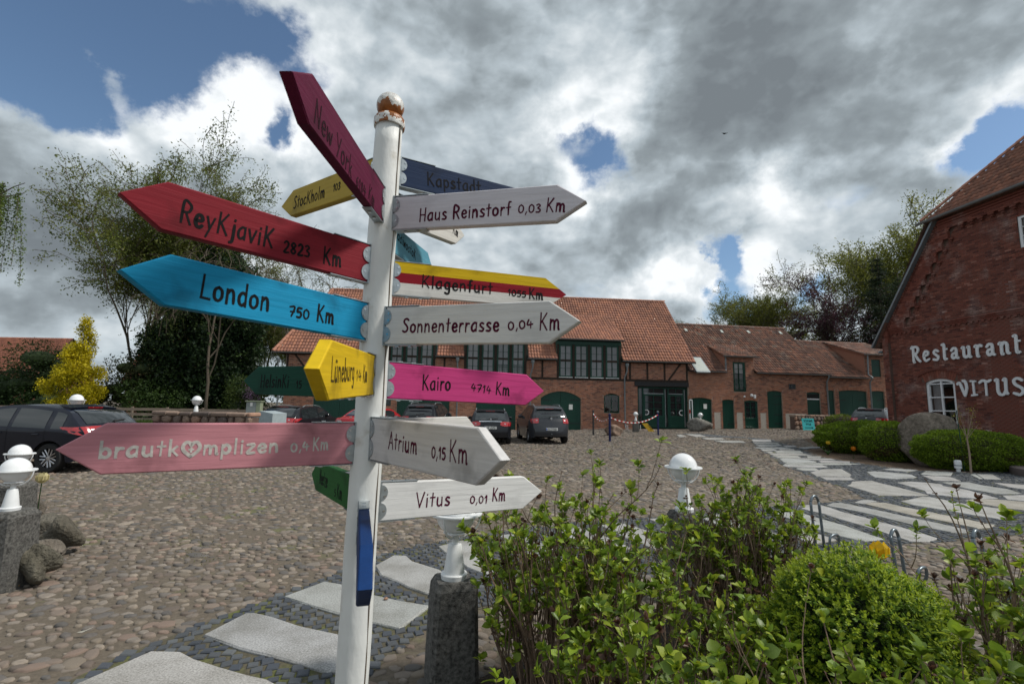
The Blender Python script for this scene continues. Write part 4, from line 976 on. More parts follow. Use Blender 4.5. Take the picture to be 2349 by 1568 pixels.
        for i in range(n):
            x = a+.12+i*w; window(B, x+.10, x+w-.10, zwb, zwt-.02, .0, 2, 4, .10, rs=rs, sill='w')
            pn = MB(); pn.box((x+.08, -.02, zb+.165), (x+w-.08, .04, zwb-.035)); pn.build('timber_rail', MAT['timber'], B)
            if (int(a*10)+i) % 4 in (1, 2) and a < groups[2][0]-1:
                rl_ = MB()
                for k in range(7): xq = x+.18+(w-.36)*k/6; rl_.tube([(xq, -.12, zwb+.1), (xq, -.12, zwb+.75)], .009, 5)
                rl_.tube([(x+.15, -.12, zwb+.75), (x+w-.15, -.12, zwb+.75)], .012, 5); rl_.tube([(x+.15, -.12, zwb+.1), (x+w-.15, -.12, zwb+.1)], .012, 5); rl_.build('window_railing', MAT['green_paint'], B)
        Ld = math.hypot(ym+.3, zmt-zdt); u2 = (0, (ym+.3)/Ld, (zmt-zdt)/Ld)
        und = MB(); slab_poly(und, [(a-.1, -.3, zdt+.06), (b+.1, -.3, zdt+.06), (b+.1, ym+.1, zmt+.05), (a-.1, ym+.1, zmt+.05)], .06); und.build('roof_boarding', MAT['dark_under'], B)
        roof_tiles(B, (a-.12, -.36, zdt+.09), ux, u2, b-a+.24, Ld+.06, 'tile', rs, fac=f, stuffname='dormer_tiles')
        gutter(B, (a-.15, -.36, zdt+.10), (b+.15, -.36, zdt+.10))
    x0 = -.75; xr0 = 1.35
    def keep(a, b):
        y = -ov+b*uy[1]; x = x0+a; k = x > (x0+(xr0-x0)*b/Lm*.93)
        for (p, q) in dorm: k &= ~((x > p-.03) & (x < q+.03) & (y < ym-.05))
        return k
    und = MB(); e = -.05
    cuts = [x0]; 
    for p, q in dorm: cuts += [p, q]
    cuts.append(W1+.42)
    for i in range(0, len(cuts), 2):
        a, b = cuts[i], cuts[i+1]; yb = ym+.2
        aa = a+(xr0-x0)*((yb+ov)*1.0/(yr+ov)) if i == 0 else a
        slab_poly(und, [(a, -ov, zr(-ov)+e), (b, -ov, zr(-ov)+e), (b, yb, zr(yb)+e), (aa, yb, zr(yb)+e)], .06)
    yb = ym+.2; slab_poly(und, [(x0+(xr0-x0)*((yb+ov)/(yr+ov)), yb, zr(yb)+e), (W1+.42, yb, zr(yb)+e), (W1+.42, yr, rg+e), (xr0, yr, rg+e)], .06)
    slab_poly(und, [(W1+.42, 10+ov, ztop), (x0, 10+ov, ztop), (xr0, yr, rg+e), (W1+.42, yr, rg+e)], .06)
    slab_poly(und, [(x0, 10+ov, ztop), (x0, -ov, ztop), (xr0, yr, rg+e)], .06)
    und.build('roof_boarding', MAT['dark_under'], B)
    roof_tiles(B, (x0, -ov, ztop+.02), ux, uy, W1+.42-x0, Lm, 'tile', rs, keep=keep, single=300, fac=f)
    ridge_caps(B, (xr0-.1, yr, rg+.02), (W1+.45, yr, rg+.02), 'tile', rs); ridge_caps(B, (x0, -ov, ztop+.05), (xr0, yr, rg+.03), 'tile', rs)
    hm = MB(); hm.prism([(0, 0)]*0 or [(W1+.42, ztop-.1), (W1+.46, ztop-.1), (W1+.46, ztop+.05), (W1+.42, ztop+.05)], -ov, -ov+.05)
    vb = MB(); V = [(W1+.42, -ov, ztop-.12), (W1+.42, -ov, ztop+.02), (W1+.42, yr, rg+.0), (W1+.42, yr, rg-.16)]; vb.add(V+[(v[0]+.03, v[1], v[2]) for v in V], [(0, 1, 2, 3), (7, 6, 5, 4), (0, 4, 5, 1), (1, 5, 6, 2), (2, 6, 7, 3), (3, 7, 4, 0)]); vb.build('verge_board', MAT['timber'], B)
    for i in range(0, len(cuts), 2): gutter(B, (cuts[i]-.02 if i else x0, -ov-.02, ztop+.01), (cuts[i+1]+.02, -ov-.02, ztop+.01))
    # vent tiles
    for px, py in ((858*0+2050+665/2.24, 1150+122/2.24), (2050+940/2.24, 1150+135/2.24), (2050+1218/2.24, 1150+142/2.24), (1383, 1179)):
        r = ray(px*.57349, py*.57349); c = np.array([0, 0, HC]); n_ = f.ex*0; nn = -f.ey*uy[2]+np.array([0, 0, 1])*uy[1]; p0 = f.w(0, -ov, ztop+.05); k = ((p0-c)@nn)/(r@nn); p = c+r*k-f.O
        v = MB(); v.box((-.09, -.05, 0), (.09, .14, .13), bev=.02); o = v.build('roof_vent', MAT['tile'], B); o.location = (p@f.ex, p@f.ey, p[2]+.02)
    # downpipes
    for zx, zy, zx2 in ((1012, 690, 990), (176, 660, 145)):
        p = f.loc((2050+zx/2.24)*.57349, (1150+zy/2.24)*.57349); downpipe(B, [(p[0], -ov+.0, p[1]+.05), (p[0], -ov, p[1]-.45), (p[0]-.12, -.14, p[1]-.95), (p[0]-.12, -.14, .35), (p[0]-.12, -.3, .28)])
    for px in (1050, 644): 
        p = f.loc(px, 823); downpipe(B, [(p[0], -ov, p[1]+.05), (p[0], -ov, p[1]-.45), (p[0]+.05, -.14, p[1]-.95), (p[0]+.05, -.14, .1)])
    return B
barn()

# --- the lower stable wing: two sections, right of the barn
pS = F1.w(W1, 0, 0); pE = at(1898, 940, 36.5); SA = math.atan2(pE[1]-pS[1], pE[0]-pS[0]); F2 = Fac(pS, SA); W2 = F2.sx(1898); W3 = F2.sx(2090)
TOLD = np.array([(1, 1, 1), (1.25, 1.12, 1.0), (.8, .8, .82), (.65, .65, .68), (1.5, 1.25, 1.1), (.9, .95, .95)])
def stable():
    rs = np.random.RandomState(41); f = F2
    B = thing('brick_stable', 'low brick stable wing with weathered brown pantiles, green plank doors and rendered panels', 'building', tuple(f.O[:2])+(0,), SA)
    X = lambda px, py=940: f.loc(px, py)[0]; Z = lambda px, py: f.loc(px, py)[1]
    z0 = .05; ze = Z(1640, 856)+.0; ze2 = Z(1800, 860); zt = 4.35
    ops = []; rects = []; archs = []
    def vous_iv(fn, z):
        m, c0, Rr, w = fn.par; R2 = Rr+.25; a0 = math.asin(w/Rr); zmin = c0+Rr*math.cos(a0)
        if z < zmin or z > c0+R2: return None
        x = math.sqrt(max(R2*R2-(z-c0)**2, 0)); return (m-min(x, (w+.07)), m+min(x, (w+.07)))
    def arch(s0, s1, zs, zc, zb=z0):
        fn = arch_iv(s0, s1, zs, zc); ops.append(lambda z, fn=fn, zb=zb: fn(z) if z > zb else None); rects.append((s0, s1, zb, zc)); archs.append((fn, zs, zc)); voussoirs(B, fn, zs, 0, rs); ops.append(lambda z, fn=fn: vous_iv(fn, z)); return fn
    n4 = lambda zx, zy, o=(2600, 1250), s=2.8517: ((o[0]+zx/s)*.57349, (o[1]+zy/s)*.57349)
    def door(za, zb_, zy_spring, zy_crown, o=(2600, 1250), s=2.8517, leaves=1, hz=None, name='door', handle=False, glazed=False):
        a = X(n4(za, 0, o, s)[0]); b = X(n4(zb_, 0, o, s)[0]); zs = Z(*n4((za+zb_)/2, zy_spring, o, s)); zc = Z(*n4((za+zb_)/2, zy_crown, o, s))
        g0 = float(gh(*f.w((a+b)/2, 0, 0)[:2])); fn = arch(a, b, zs, zc, z0)
        if not glazed: plank_door(B, a+.01, b-.01, g0+.02, fn, zc, .08, leaves, True, name, hz=[g0+v for v in hz] if hz else None, handle=handle)
        return a, b, zs, zc, g0, fn
    d0 = door(442, 708, 990, 968, leaves=2, name='stable_door', handle=True, hz=(.35, 1.85)); d1 = door(827, 962, 1000, 990, hz=(.35, 1.85), name='plank_door', handle=True)
    d2 = door(1078, 1232, 1010, 1000, glazed=True); d3 = door(1345, 1515, 905, 890, hz=(.35, 1.0, 1.75, 2.35), name='tall_door')
    o4 = (3050, 1250); s4 = 2.851
    d4 = door(515, 668, 915, 903, o4, s4, hz=(1.15,), name='plank_door'); d5 = door(752, 832, 890, 884, o4, s4, hz=(.25, 2.05), name='narrow_door'); d6 = door(882, 1205, 898, 884, o4, s4, leaves=2, hz=(.25, 2.05), name='stable_door'); d7 = door(1252, 1405, 900, 892, o4, s4, hz=(.25, 2.05), name='plank_door')
    # openings
    wv = (X(n4(1595, 0)[0]), X(n4(1680, 0)[0]), Z(*n4(1640, 875)), Z(*n4(1640, 812))); rects.append(wv); ops.append(lambda z: (wv[0]-.0, wv[1]) if wv[2] < z < wv[3] else None)
    fw = (X(n4(965, 0)[0]), X(n4(1108, 0)[0]), Z(*n4(1040, 900)), Z(*n4(1040, 560))); rects.append(fw); ops.append(lambda z: (fw[0], fw[1]) if fw[2] < z < fw[3] else None)
    dw = (X(n4(870, 0)[0]), X(n4(1210, 0)[0]), zt, Z(*n4(1040, 512)))
    dr = (X(n4(1205, 0, o4, s4)[0]), W3, zt, Z(*n4(1290, 490, o4, s4))); sh = (X(n4(1282, 0, o4, s4)[0]), X(n4(1385, 0, o4, s4)[0]), Z(*n4(1330, 735, o4, s4)), Z(*n4(1330, 533, o4, s4)))
    rects.append(sh); ops.append(lambda z: (sh[0], sh[1]) if sh[2] < z < sh[3] else None)
    wall = MB(); backing(wall, 0, W3, z0-.2, zt, rects, archs); backing(wall, dw[0], dw[1], dw[2], dw[3], [fw], []); backing(wall, dr[0], dr[1], dr[2], dr[3], [sh], [])
    wall.add([(W3, 0, 0), (W3, 8, 0), (W3, 8, zt), (W3, 0, zt)], [(0, 1, 2, 3)]); wall.add([(0, 8, 0), (W3, 8, 0), (W3, 8, zt), (0, 8, zt)], [(0, 1, 2, 3)])
    wall.build('wall', MAT['mortar'], B)
    dk = MB(); dk.box((.1, .9, 0), (W3-.1, .92, zt)); dk.box((dw[0]+.1, .7, zt), (dw[1]-.1, .72, dw[3])); dk.build('dark_interior', MAT['dark_under'], B)
    # rendered panels between the doors
    zr_ = Z(*n4(1000, 1140)); pn = []
    for za, zb_ in ((712, 822), (968, 1074), (1238, 1338), (1524, 1720)):
        a, b = X(n4(za, 0)[0])+.14, X(n4(zb_, 0)[0])-.14; pn.append((a, b))
    a, b = X(n4(250, 0, o4, s4)[0])+.3, X(n4(512, 0, o4, s4)[0])-.14; pn[-1] = (pn[-1][0], b)
    for a, b in pn:
        ops.append(lambda z, a=a, b=b: (a+.04*math.sin(z*40), b+.04*math.sin(z*37)) if z < zr_ else None)
        k = MB(); k.box((a-.04, -.004, z0-.1), (b+.04, .01, zr_), bev=0); k.build('render_panel', MAT['render'], B)
    lst = []; bricks(lst, .02, W3-.02, z0, zt-.02, ops, rs); bricks(lst, dw[0]+.02, dw[1]-.02, zt, dw[3]-.02, ops, rs); bricks(lst, dr[0]+.02, dr[1]-.02, zt, dr[3]-.02, ops, rs)
    brick_objects(lst, f, B, MAT['brick'], rs)
    # glazed door
    a, b, zs, zc, g0, fn = d2; m_ = (a+b)/2; d = MB()
    for p in ((a, a+.14, g0, zc-.06), (b-.14, b, g0, zc-.06), (a+.14, b-.14, zs-.08, zc-.02), (a+.14, b-.14, g0+.02, g0+.14), (a+.14, b-.14, g0+.62, g0+.78)): d.box((p[0], .06, p[2]), (p[1], .13, p[3]), bev=.008)
    d.box((a+.14, .09, g0+.14), (b-.14, .12, g0+.62)); d.box((m_-.025, .07, g0+.78), (m_+.025, .11, zs-.08))
    for i in (1, 2): z = g0+.78+(zs-.86-g0)*i/3; d.box((a+.14, .075, z-.02), (b-.14, .11, z+.02))
    o = d.build('glazed_door', MAT['green_paint'], B); g = MB(); g.add([(a+.1, .11, g0+.7), (b-.1, .11, g0+.7), (b-.1, .11, zs), (a+.1, .11, zs)], [(0, 1, 2, 3)]); g.build('pane', MAT['glass'], o)
    # transom of the fourth door
    a, b, zs, zc, g0, fn = d4; k = MB(); k.box((a+.1, .055, zs-.40), (b-.1, .079, zs-.08)); k.build('transom_light', MAT['glass'], B); k = MB(); k.box((a+.06, .04, zs-.50), (b-.06, .078, zs-.42)); k.build('transom_ledge', MAT['white_frame'], B)
    # vent window, french window, shutter
    k = MB(); k.box((wv[0], .06, wv[2]), (wv[1], .1, wv[3])); k2 = k.build('vent_window', MAT['black_iron'], B); k = MB()
    for i in range(1, 5): x = wv[0]+(wv[1]-wv[0])*i/5; k.tube([(x, .03, wv[2]), (x, .03, wv[3])], .01, 5)
    k.build('bars', MAT['zinc'], k2)
    window(B, fw[0]+.01, fw[1]-.01, fw[2]+.02, fw[3]-.02, .06, 2, 5, .13, rs=rs, sill=False, name='french_window'); 
    k = MB()
    for i in range(9): x = fw[0]+.08+(fw[1]-fw[0]-.16)*i/8; k.tube([(x, -.02, fw[2]+.12), (x+.03, -.16, fw[2]+.35), (x, -.06, fw[2]+.8)], .012, 5)
    for z, y in ((fw[2]+.12, -.02), (fw[2]+.82, -.06)): k.box((fw[0]+.02, y-.012, z-.015), (fw[1]-.02, y+.012, z+.015))
    k.build('balcony_grille', MAT['green_paint'], B)
    plank_door(B, sh[0]+.01, sh[1]-.01, sh[2]+.01, None, sh[3]-.01, .05, 1, True, 'shutter', hz=(sh[2]+.9,))
    nt = MB(); p = X(n4(618, 0)[0]), Z(*n4(640, 1040)); q = X(n4(655, 0)[0]), Z(*n4(640, 1095)); nt.box((p[0], .055, q[1]), (q[0], .078, p[1])); nt.build('paper_notice', MAT['paper'], B)
    for zx, zy, r in ((1066, 957, .07), (1150, 943, .12), (1184, 950, .1), (1184, 968, .09)):
        x, z = f.loc(*n4(zx, zy)); k = MB(); k.lathe([(0, .08), (r*.7, .06), (r, 0), (r*.9, -.05), (0, -.06)], 12); o = k.build('wall_lamp', MAT['white_lamp'], B, smooth=True); o.location = (x, -.12, z); o.rotation_euler = (PI/2, 0, 0)
    # roofs
    ov = .32; yr = 4.4; rg = 8.55; ux = (1, 0, 0)
    def slope(x0, x1, zt_, yr_, rg_, holes, single=0, matn='tile_old'):
        tn = (rg_-zt_)/(yr_+ov); Lm = math.hypot(yr_+ov, rg_-zt_); uy = (0, (yr_+ov)/Lm, (rg_-zt_)/Lm)
        def keep(a, b):
            y = -ov+b*uy[1]; x = x0+a; k = np.ones(len(a), bool)
            for h in holes: k &= ~h(x, y)
            return k
        roof_tiles(B, (x0, -ov, zt_+.03), ux, uy, x1-x0, Lm, matn, rs, keep=keep, table=TOLD, single=single, fac=f)
        und = MB(); e = -.03
        # boarding, cut round the dormers
        xs = sorted(set([x0, x1]+[v for h in holes for v in h.x if x0 < v < x1]))
        for i in range(len(xs)-1):
            c = (xs[i]+xs[i+1])/2; y0 = -ov
            for h in holes:
                if h.solid and h.x[0] < c < h.x[1]: y0 = max(y0, h.y-.15)
            zf = lambda y: zt_+tn*(y+ov)+e
            slab_poly(und, [(xs[i], y0, zf(y0)), (xs[i+1], y0, zf(y0)), (xs[i+1], yr_, zf(yr_)), (xs[i], yr_, zf(yr_))], .05)
        slab_poly(und, [(x1, 2*yr_+ov, zt_), (x0, 2*yr_+ov, zt_), (x0, yr_, rg_+e), (x1, yr_, rg_+e)], .05)
        und.add([(x1-.1, 0, zt_), (x1-.1, 2*yr_, zt_), (x1-.1, yr_, rg_-.1)], [(0, 1, 2)])
        und.build('roof_boarding', MAT['dark_under'], B); ridge_caps(B, (x0, yr_, rg_+.03), (x1+.02, yr_, rg_+.03), 'tile_old', rs); return tn, uy
    tn = (rg-zt)/(yr+ov)
    zd = dw[3]; dsl = math.tan(R_(24)); ymd = ((zd-zt)+dsl*.25-tn*ov)/(tn-dsl)
    def h1(x, y): return (x > dw[0]-.03) & (x < dw[1]+.03) & (y < ymd-.05)
    h1.x = (dw[0]-.02, dw[1]+.02); h1.y = ymd; h1.solid = True
    sk = [F2.loc(1592, 822)[0]+1.3, 0]
    # skylight hole measured on the slope
    def onroof(px, py):
        r = ray(px, py); c = np.array([0, 0, HC]); nn = -f.ey*tn+np.array([0, 0, 1]); nn /= np.linalg.norm(nn); p0 = f.w(0, -ov, zt+.05); k = ((p0-c)@nn)/(r@nn); p = c+r*k-f.O; return float(p@f.ex), float(p@f.ey), float(p[2])
    q1, q2, q3 = onroof(1586, 822), onroof(1612, 822), onroof(1630, 861-5)
    sx0, sx1, sy0, sy1 = q3[0]-(q2[0]-q1[0])-.10, q3[0]+.02, q3[1], q2[1]
    def h2(x, y): return (x > sx0-.05) & (x < sx1+.05) & (y > sy0-.05) & (y < sy1+.05)
    h2.x = (sx0, sx1); h2.y = 0; h2.solid = False
    tn2, uy = slope(.0, W2+.1, zt, yr, rg, [h1, h2], 300)
    zf = lambda y: zt+tn*(y+ov)
    k = MB(); slab_poly(k, [(sx0, sy0, zf(sy0)+.14), (sx1, sy0, zf(sy0)+.14), (sx1, sy1, zf(sy1)+.14), (sx0, sy1, zf(sy1)+.14)], .14); o = k.build('skylight', MAT['zinc'], B)
    k = MB(); i_ = .08; slab_poly(k, [(sx0+i_, sy0+i_, zf(sy0+i_)+.155), (sx1-i_, sy0+i_, zf(sy0+i_)+.155), (sx1-i_, sy1-i_, zf(sy1-i_)+.155), (sx0+i_, sy1-i_, zf(sy1-i_)+.155)], .012); k.build('pane', MAT['glass_lt'], o)
    # dormer roof
    Ld = math.hypot(ymd+.25, dsl*(ymd+.25)); u2 = (0, (ymd+.25)/Ld, dsl*(ymd+.25)/Ld); a, b = dw[0]-.12, dw[1]+.12
    roof_tiles(B, (a, -.3, zd+.06), ux, u2, b-a, Ld+.1, 'tile_old', rs, table=TOLD*1.25, fac=f, stuffname='dormer_tiles'); und = MB(); slab_poly(und, [(a, -.3, zd+.03), (b, -.3, zd+.03), (b, ymd, zd+.03+dsl*(ymd+.3)), (a, ymd, zd+.03+dsl*(ymd+.3))], .05)
    for x in (dw[0], dw[1]): und.add([(x, 0, zt-.1), (x, 0, zd), (x, ymd, zd+dsl*ymd)], [(0, 1, 2)])
    und.build('dormer_boarding', MAT['brick'], B); gutter(B, (a-.1, -.32, zd+.07), (b+.1, -.32, zd+.07))
    downpipe(B, [(dw[0]+.05, -.1, zd), (dw[0]+.05, -.1, zt+.25), (dw[0]-.1, -.3, zt+.1)], .04, False)
    gutter(B, (.3, -ov-.02, zt+.02), (dw[0]-.03, -ov-.02, zt+.02)); gutter(B, (dw[1]+.03, -ov-.02, zt+.02), (W2+.2, -ov-.02, zt+.02))
    for zx, zy, m__ in ((410, 205, 'glass_lt'), (820, 222, 'glass_lt'), (1125, 227, 'glass_lt'), (1490, 238, 'glass_lt'), (555, 207, 'tile'), (990, 222, 'tile'), (1380, 232, 'tile')):
        p = onroof(*n4(zx, zy)); k = MB()
        if m__ == 'tile': k.box((-.09, -.06, 0), (.09, .14, .15), bev=.02)
        else: slab_poly(k, [(-.10, -.14, .06-.14*tn), (.10, -.14, .06-.14*tn), (.10, .14, .06+.14*tn), (-.10, .14, .06+.14*tn)], .02)
        o = k.build('roof_vent' if m__ == 'tile' else 'glass_tile', MAT[m__], B); o.location = (p[0], p[1], p[2]+.02)
    # third section
    zt3 = Z(1950, 867)+.02; rg3 = 7.45; yr3 = 4.0; tn3 = (rg3-zt3)/(yr3+ov)
    zd3 = dr[3]; xq = X(n4(870, 0, o4, s4)[0])
    def h3(x, y): return (x > dr[0]-.02)
    h3.x = (dr[0]-.02, W3); h3.y = yr3+.1; h3.solid = True
    slope(W2+.1, W3+.3, zt3, yr3, rg3, [h3], 150)
    dsl3 = (rg3-.05-zd3)/(yr3+.25); Ld = math.hypot(yr3+.25, rg3-zd3); u2 = (0, (yr3+.25)/Ld, (rg3-zd3)/Ld)
    roof_tiles(B, (dr[0]-.15, -.28, zd3+.05), ux, u2, W3+.45-dr[0], Ld, 'tile_old', rs, table=TOLD*np.array([1.0, 1.05, 1.1]), fac=f, stuffname='dormer_tiles')
    und = MB(); slab_poly(und, [(dr[0]-.15, -.28, zd3+.02), (W3+.3, -.28, zd3+.02), (W3+.3, yr3, rg3-.03), (dr[0]-.15, yr3, rg3-.03)], .05)
    und.add([(dr[0], 0, zt3-.1), (dr[0], 0, zd3), (dr[0], yr3, rg3-.08)], [(0, 1, 2)]); und.build('dormer_boarding', MAT['brick'], B)
    gutter(B, (dr[0]-.2, -.3, zd3+.06), (W3+.3, -.3, zd3+.06)); gutter(B, (W2+.1, -ov-.02, zt3+.02), (dr[0]+.1, -ov-.02, zt3+.02))
    g = float(gh(*f.w(W2, 0, 0)[:2]))
    downpipe(B, [(W2+.0, -ov, zt-.05), (W2, -ov, zt-.2), (W2, -.1, zt-.5), (W2, -.1, g)], .055, False)
    downpipe(B, [(dr[0]+.12, -.2, zd3), (dr[0]+.12, -.12, zt3+.3), (dr[0]+.3, -.3, zt3+.05), (dr[0]+.22, -.12, zt3-.3), (dr[0]+.22, -.12, g)], .055, False)
    return B
stable()

# --- restaurant: gable wall on the right
pC = at(2037, 950, 25.7); RA = math.atan2(19.0-25.7, 20.55-pC[0]); F3 = Fac(pC, RA)
def restaurant():
    rs = np.random.RandomState(51); f = F3
    B = thing('restaurant_building', 'dark red brick restaurant gable with corbelled verge, half-hipped tile roof and white lettering', 'building', tuple(f.O[:2])+(0,), RA)
    Wg = 15.0; L = f.loc
    n5 = lambda zx, zy: ((3400+zx/2.8506)*.57349, (1350+zy/2.8506)*.57349)
    n6 = lambda zx, zy: ((3400+zx/1.845)*.57349, (550+zy/1.845)*.57349)
    ze = 5.3; zgut = L(2149, 506)[1]; sg = L(2149, 506)[0]
    e0 = L(2010, 778)
    slope = (zgut-ze)/(sg+.25)
    def zhi(z):
        if z < ze: return (0, Wg)
        x = (z-ze)/slope-.2; return (x, Wg-x)
    p1 = L(*n5(486, 700))[0]; p2 = L(*n5(545, 700))[0]   # pilaster edge and recess
    zcs = L(2100, 757)[1]                                # string course
    field = []; t0 = .14
    wa, wb = L(*n5(878, 700), t0)[0], L(*n5(1212, 700), t0)[0]; wz0 = L(*n5(1200, 1100), t0)[1]; wzs = L(*n5(890, 512), t0)[1]; wzc = wzs+.16
    wz0 = min(wz0, 1.0)
    fn = arch_iv(wa, wb, wzs, wzc)
    ua, uz0, uz1 = L(2336, 530, t0)[0], L(2345, 567, t0)[1], L(2345, 493, t0)[1]
    ops = [lambda z: fn(z) if z > wz0 else None, lambda z: (ua, ua+1.1) if uz0 < z < uz1 else None]
    def vo(z):
        m, c0, Rr, w = fn.par; R2 = Rr+.42
        if z < wzs-.02 or z > c0+R2: return None
        x = math.sqrt(max(R2*R2-(z-c0)**2, 0)); return (m-min(x, w+.16), m+min(x, w+.16))
    ops.append(vo)
    wall = MB(); rects = [(wa, wb, wz0, wzc), (ua, ua+1.1, uz0, uz1)]
    backing(wall, 0, Wg, .0, ze, [rects[0]], [(fn, wzs, wzc)], t0)
    nz = 24
    for i in range(nz):
        za = ze+(zgut-ze)*i/nz; zb_ = ze+(zgut-ze)*(i+1)/nz; a0, a1 = zhi(za+1e-4), zhi(zb_)
        for (u, v, w_, x_) in ((a0[0], ua, a1[0], ua), (ua+1.1, a0[1], ua+1.1, a1[1])): wall.add([(u, t0, za), (v, t0, za), (x_, t0, zb_), (w_, t0, zb_)], [(0, 1, 2, 3)])
        if not (uz0-.3 < (za+zb_)/2 < uz1+.3): wall.add([(ua, t0, za), (ua+1.1, t0, za), (ua+1.1, t0, zb_), (ua, t0, zb_)], [(0, 1, 2, 3)])
    wall.add([(ua, t0+.1, uz0-.4), (ua+1.1, t0+.1, uz0-.4), (ua+1.1, t0+.1, uz1+.4), (ua, t0+.1, uz1+.4)], [(0, 1, 2, 3)])
    wall.add([(0, 0, 0), (0, 14, 0), (0, 14, ze), (0, 0, ze)], [(0, 1, 2, 3)]); wall.add([(Wg, 0, 0), (Wg, 14, 0), (Wg, 14, ze), (Wg, 0, ze)], [(0, 1, 2, 3)])
    wall.box((0, 0, 0), (p1, t0, ze)); wall.build('wall', MAT['mortar_dark'], B)
    BD = np.array([(1, 1, 1), (1.15, 1.2, 1.2), (.8, .75, .75), (1.35, 1.45, 1.4), (.6, .55, .6), (1.05, .95, .9), (.9, .9, .95), (1.7, 2.4, 2.6)]); PR = [.25, .2, .18, .08, .12, .1, .05, .02]
    lst = []; bricks(lst, p1+.01, Wg, .35, zcs-.02, ops, rs, .25, .082, table=BD, prob=PR); bricks(lst, 0, Wg, zcs+.30, zgut-.35, ops, rs, .25, .082, table=BD, prob=PR, zhi=lambda z: (zhi(z)[0]+1.02, zhi(z)[1]-1.02))
    brick_objects(lst, f, B, MAT['brick_dark'], rs, t=t0, n_single=300)
    lst = []; bricks(lst, .0, p1, .35, ze, [], rs, .25, .082, table=BD, prob=PR); brick_objects(lst, f, B, MAT['brick_dark'], rs, t=0, n_single=0)
    # left side of the corner pilaster faces the courtyard edge
    # window arch bricks, hood mould
    voussoirs(B, fn, wzs, t0, rs, .40, .012, 14, 'brick_dark'); hm = MB(); m, c0, Rr, w = fn.par; a0 = math.asin(w/Rr)
    for i in range(14):
        p = -a0*1.18+2.36*a0*i/14; q = -a0*1.18+2.36*a0*(i+1)/14; V = []
        for rr, an in ((Rr+.41, p), (Rr+.41, q), (Rr+.48, q), (Rr+.48, p)): V.append((m+rr*math.sin(an), t0, c0+rr*math.cos(an)))
        V += [(x, t0-.05, z) for x, _, z in V]; hm.add(V, [(4, 5, 6, 7), (0, 1, 5, 4), (1, 2, 6, 5), (2, 3, 7, 6), (3, 0, 4, 7)], (.8, .8, .8))
    hm.build('hood_mould', MAT['brick_dark'], B)
    # white window
    T = t0+.10; wd = MB(); fr = .12
    K = 10; top = lambda x: c0+math.sqrt(max(Rr*Rr-(x-m)**2, 0))
    wd.box((wa, T-.06, wz0), (wa+fr, T+.05, top(wa)-.0)); wd.box((wb-fr, T-.06, wz0), (wb, T+.05, top(wb)))
    for i in range(K):
        x0 = wa+(wb-wa)*i/K; x1 = wa+(wb-wa)*(i+1)/K; wd.prism([(x0, top(x0)-fr), (x1, top(x1)-fr), (x1, top(x1)-.002), (x0, top(x0)-.002)], T-.06, T+.05)
    wd.box((wa+fr, T-.06, wz0+.28), (wb-fr, T+.05, wz0+.42)); mx_ = (wa+wb)/2; wd.box((mx_-.035, T-.045, wz0), (mx_+.035, T+.04, top(mx_)-fr))
    for i in range(1, 4): z = wz0+.42+(wzs-wz0-.5)*i/3.0; wd.box((wa+fr, T-.04, z-.025), (wb-fr, T+.03, z+.025))
    o = wd.build('window', MAT['white_frame'], B, label='white arched window'); g = MB(); g.add([(wa, T+.02, wz0), (wb, T+.02, wz0), (wb, T+.02, wzc), (wa, T+.02, wzc)], [(0, 1, 2, 3)]); g.build('pane', MAT['pane'], o)
    g = MB(); g.add([(wa-.3, T+.9, wz0-.3), (wb+.3, T+.9, wz0-.3), (wb+.3, T+.9, wzc+.3), (wa-.3, T+.9, wzc+.3)], [(0, 1, 2, 3)]); g.build('dark_room', MAT['dark_under'], o)
    g = MB(); n = 8; vs = []
    for i in range(n+1): x = wa+.1+(wb-wa)*.36*i/n; y = T+.16+.02*math.sin(i*2.2); vs += [(x, y, wz0+1.0), (x, y, wzs+.1)]
    g.add(vs, [(2*i, 2*i+2, 2*i+3, 2*i+1) for i in range(n)]); g.build('curtain', MAT['curtain'], o)
    window(B, ua+.0, ua+1.1, uz0, uz1, t0+.06, 2, 3, .1, 'white_frame', curtain=False, sill=False, name='upper_window')
    # string course with dentils, pilaster cap, corbelled verge
    sc = MB()
    for k, (h, o_) in enumerate(((.075, .03), (.075, .06), (.085, .10))): sc.box((p1+.003, t0-o_-.012, zcs+.082*k), (Wg, t0, zcs+.082*k+h), (.95, .9, .9))
    sc.build('string_course', MAT['brick_dark'], B)
    dn = MB(); x = p1+.1
    while x < Wg: dn.box((x, t0-.06, zcs-.085), (x+.12, t0-.002, zcs-.005), (rs.uniform(.6, 1.1),)*3); x += .25
    dn.build('dentil_bricks', MAT['brick_dark'], B, kind='stuff')
    cb = MB(); cb.box((-.03, -.04, zcs-.1), (p1+.03, t0, zcs+.16)); cb.build('pilaster_cap', MAT['brick_dark'], B)
    # sloping verge band, proud of the gable field, stepped below
    vb = MB(); nst = 9; zz0 = zcs+.25; z1 = zgut-.55
    for side in (0, 1):
        for i in range(nst):
            za = zz0+(z1-zz0)*i/nst; zb_ = zz0+(z1-zz0)*(i+1)/nst
            xin = zhi((za+zb_)/2)[0]+.92; P = [(max(zhi(za)[0], -.02), za), (xin, za), (xin, zb_), (zhi(zb_)[0], zb_)]
            if side: P = [(Wg-a, b) for a, b in P][::-1]
            vb.prism(P, 0, t0+.02, (rs.uniform(.85, 1.05),)*3)
            if not side: vb.box((xin+.001, .03, za-.09), (xin+.18, t0+.01, za-.01), (.9, .9, .9)); vb.box((xin+.001, .07, za-.19), (xin+.10, t0+.01, za-.10), (.8, .8, .8))
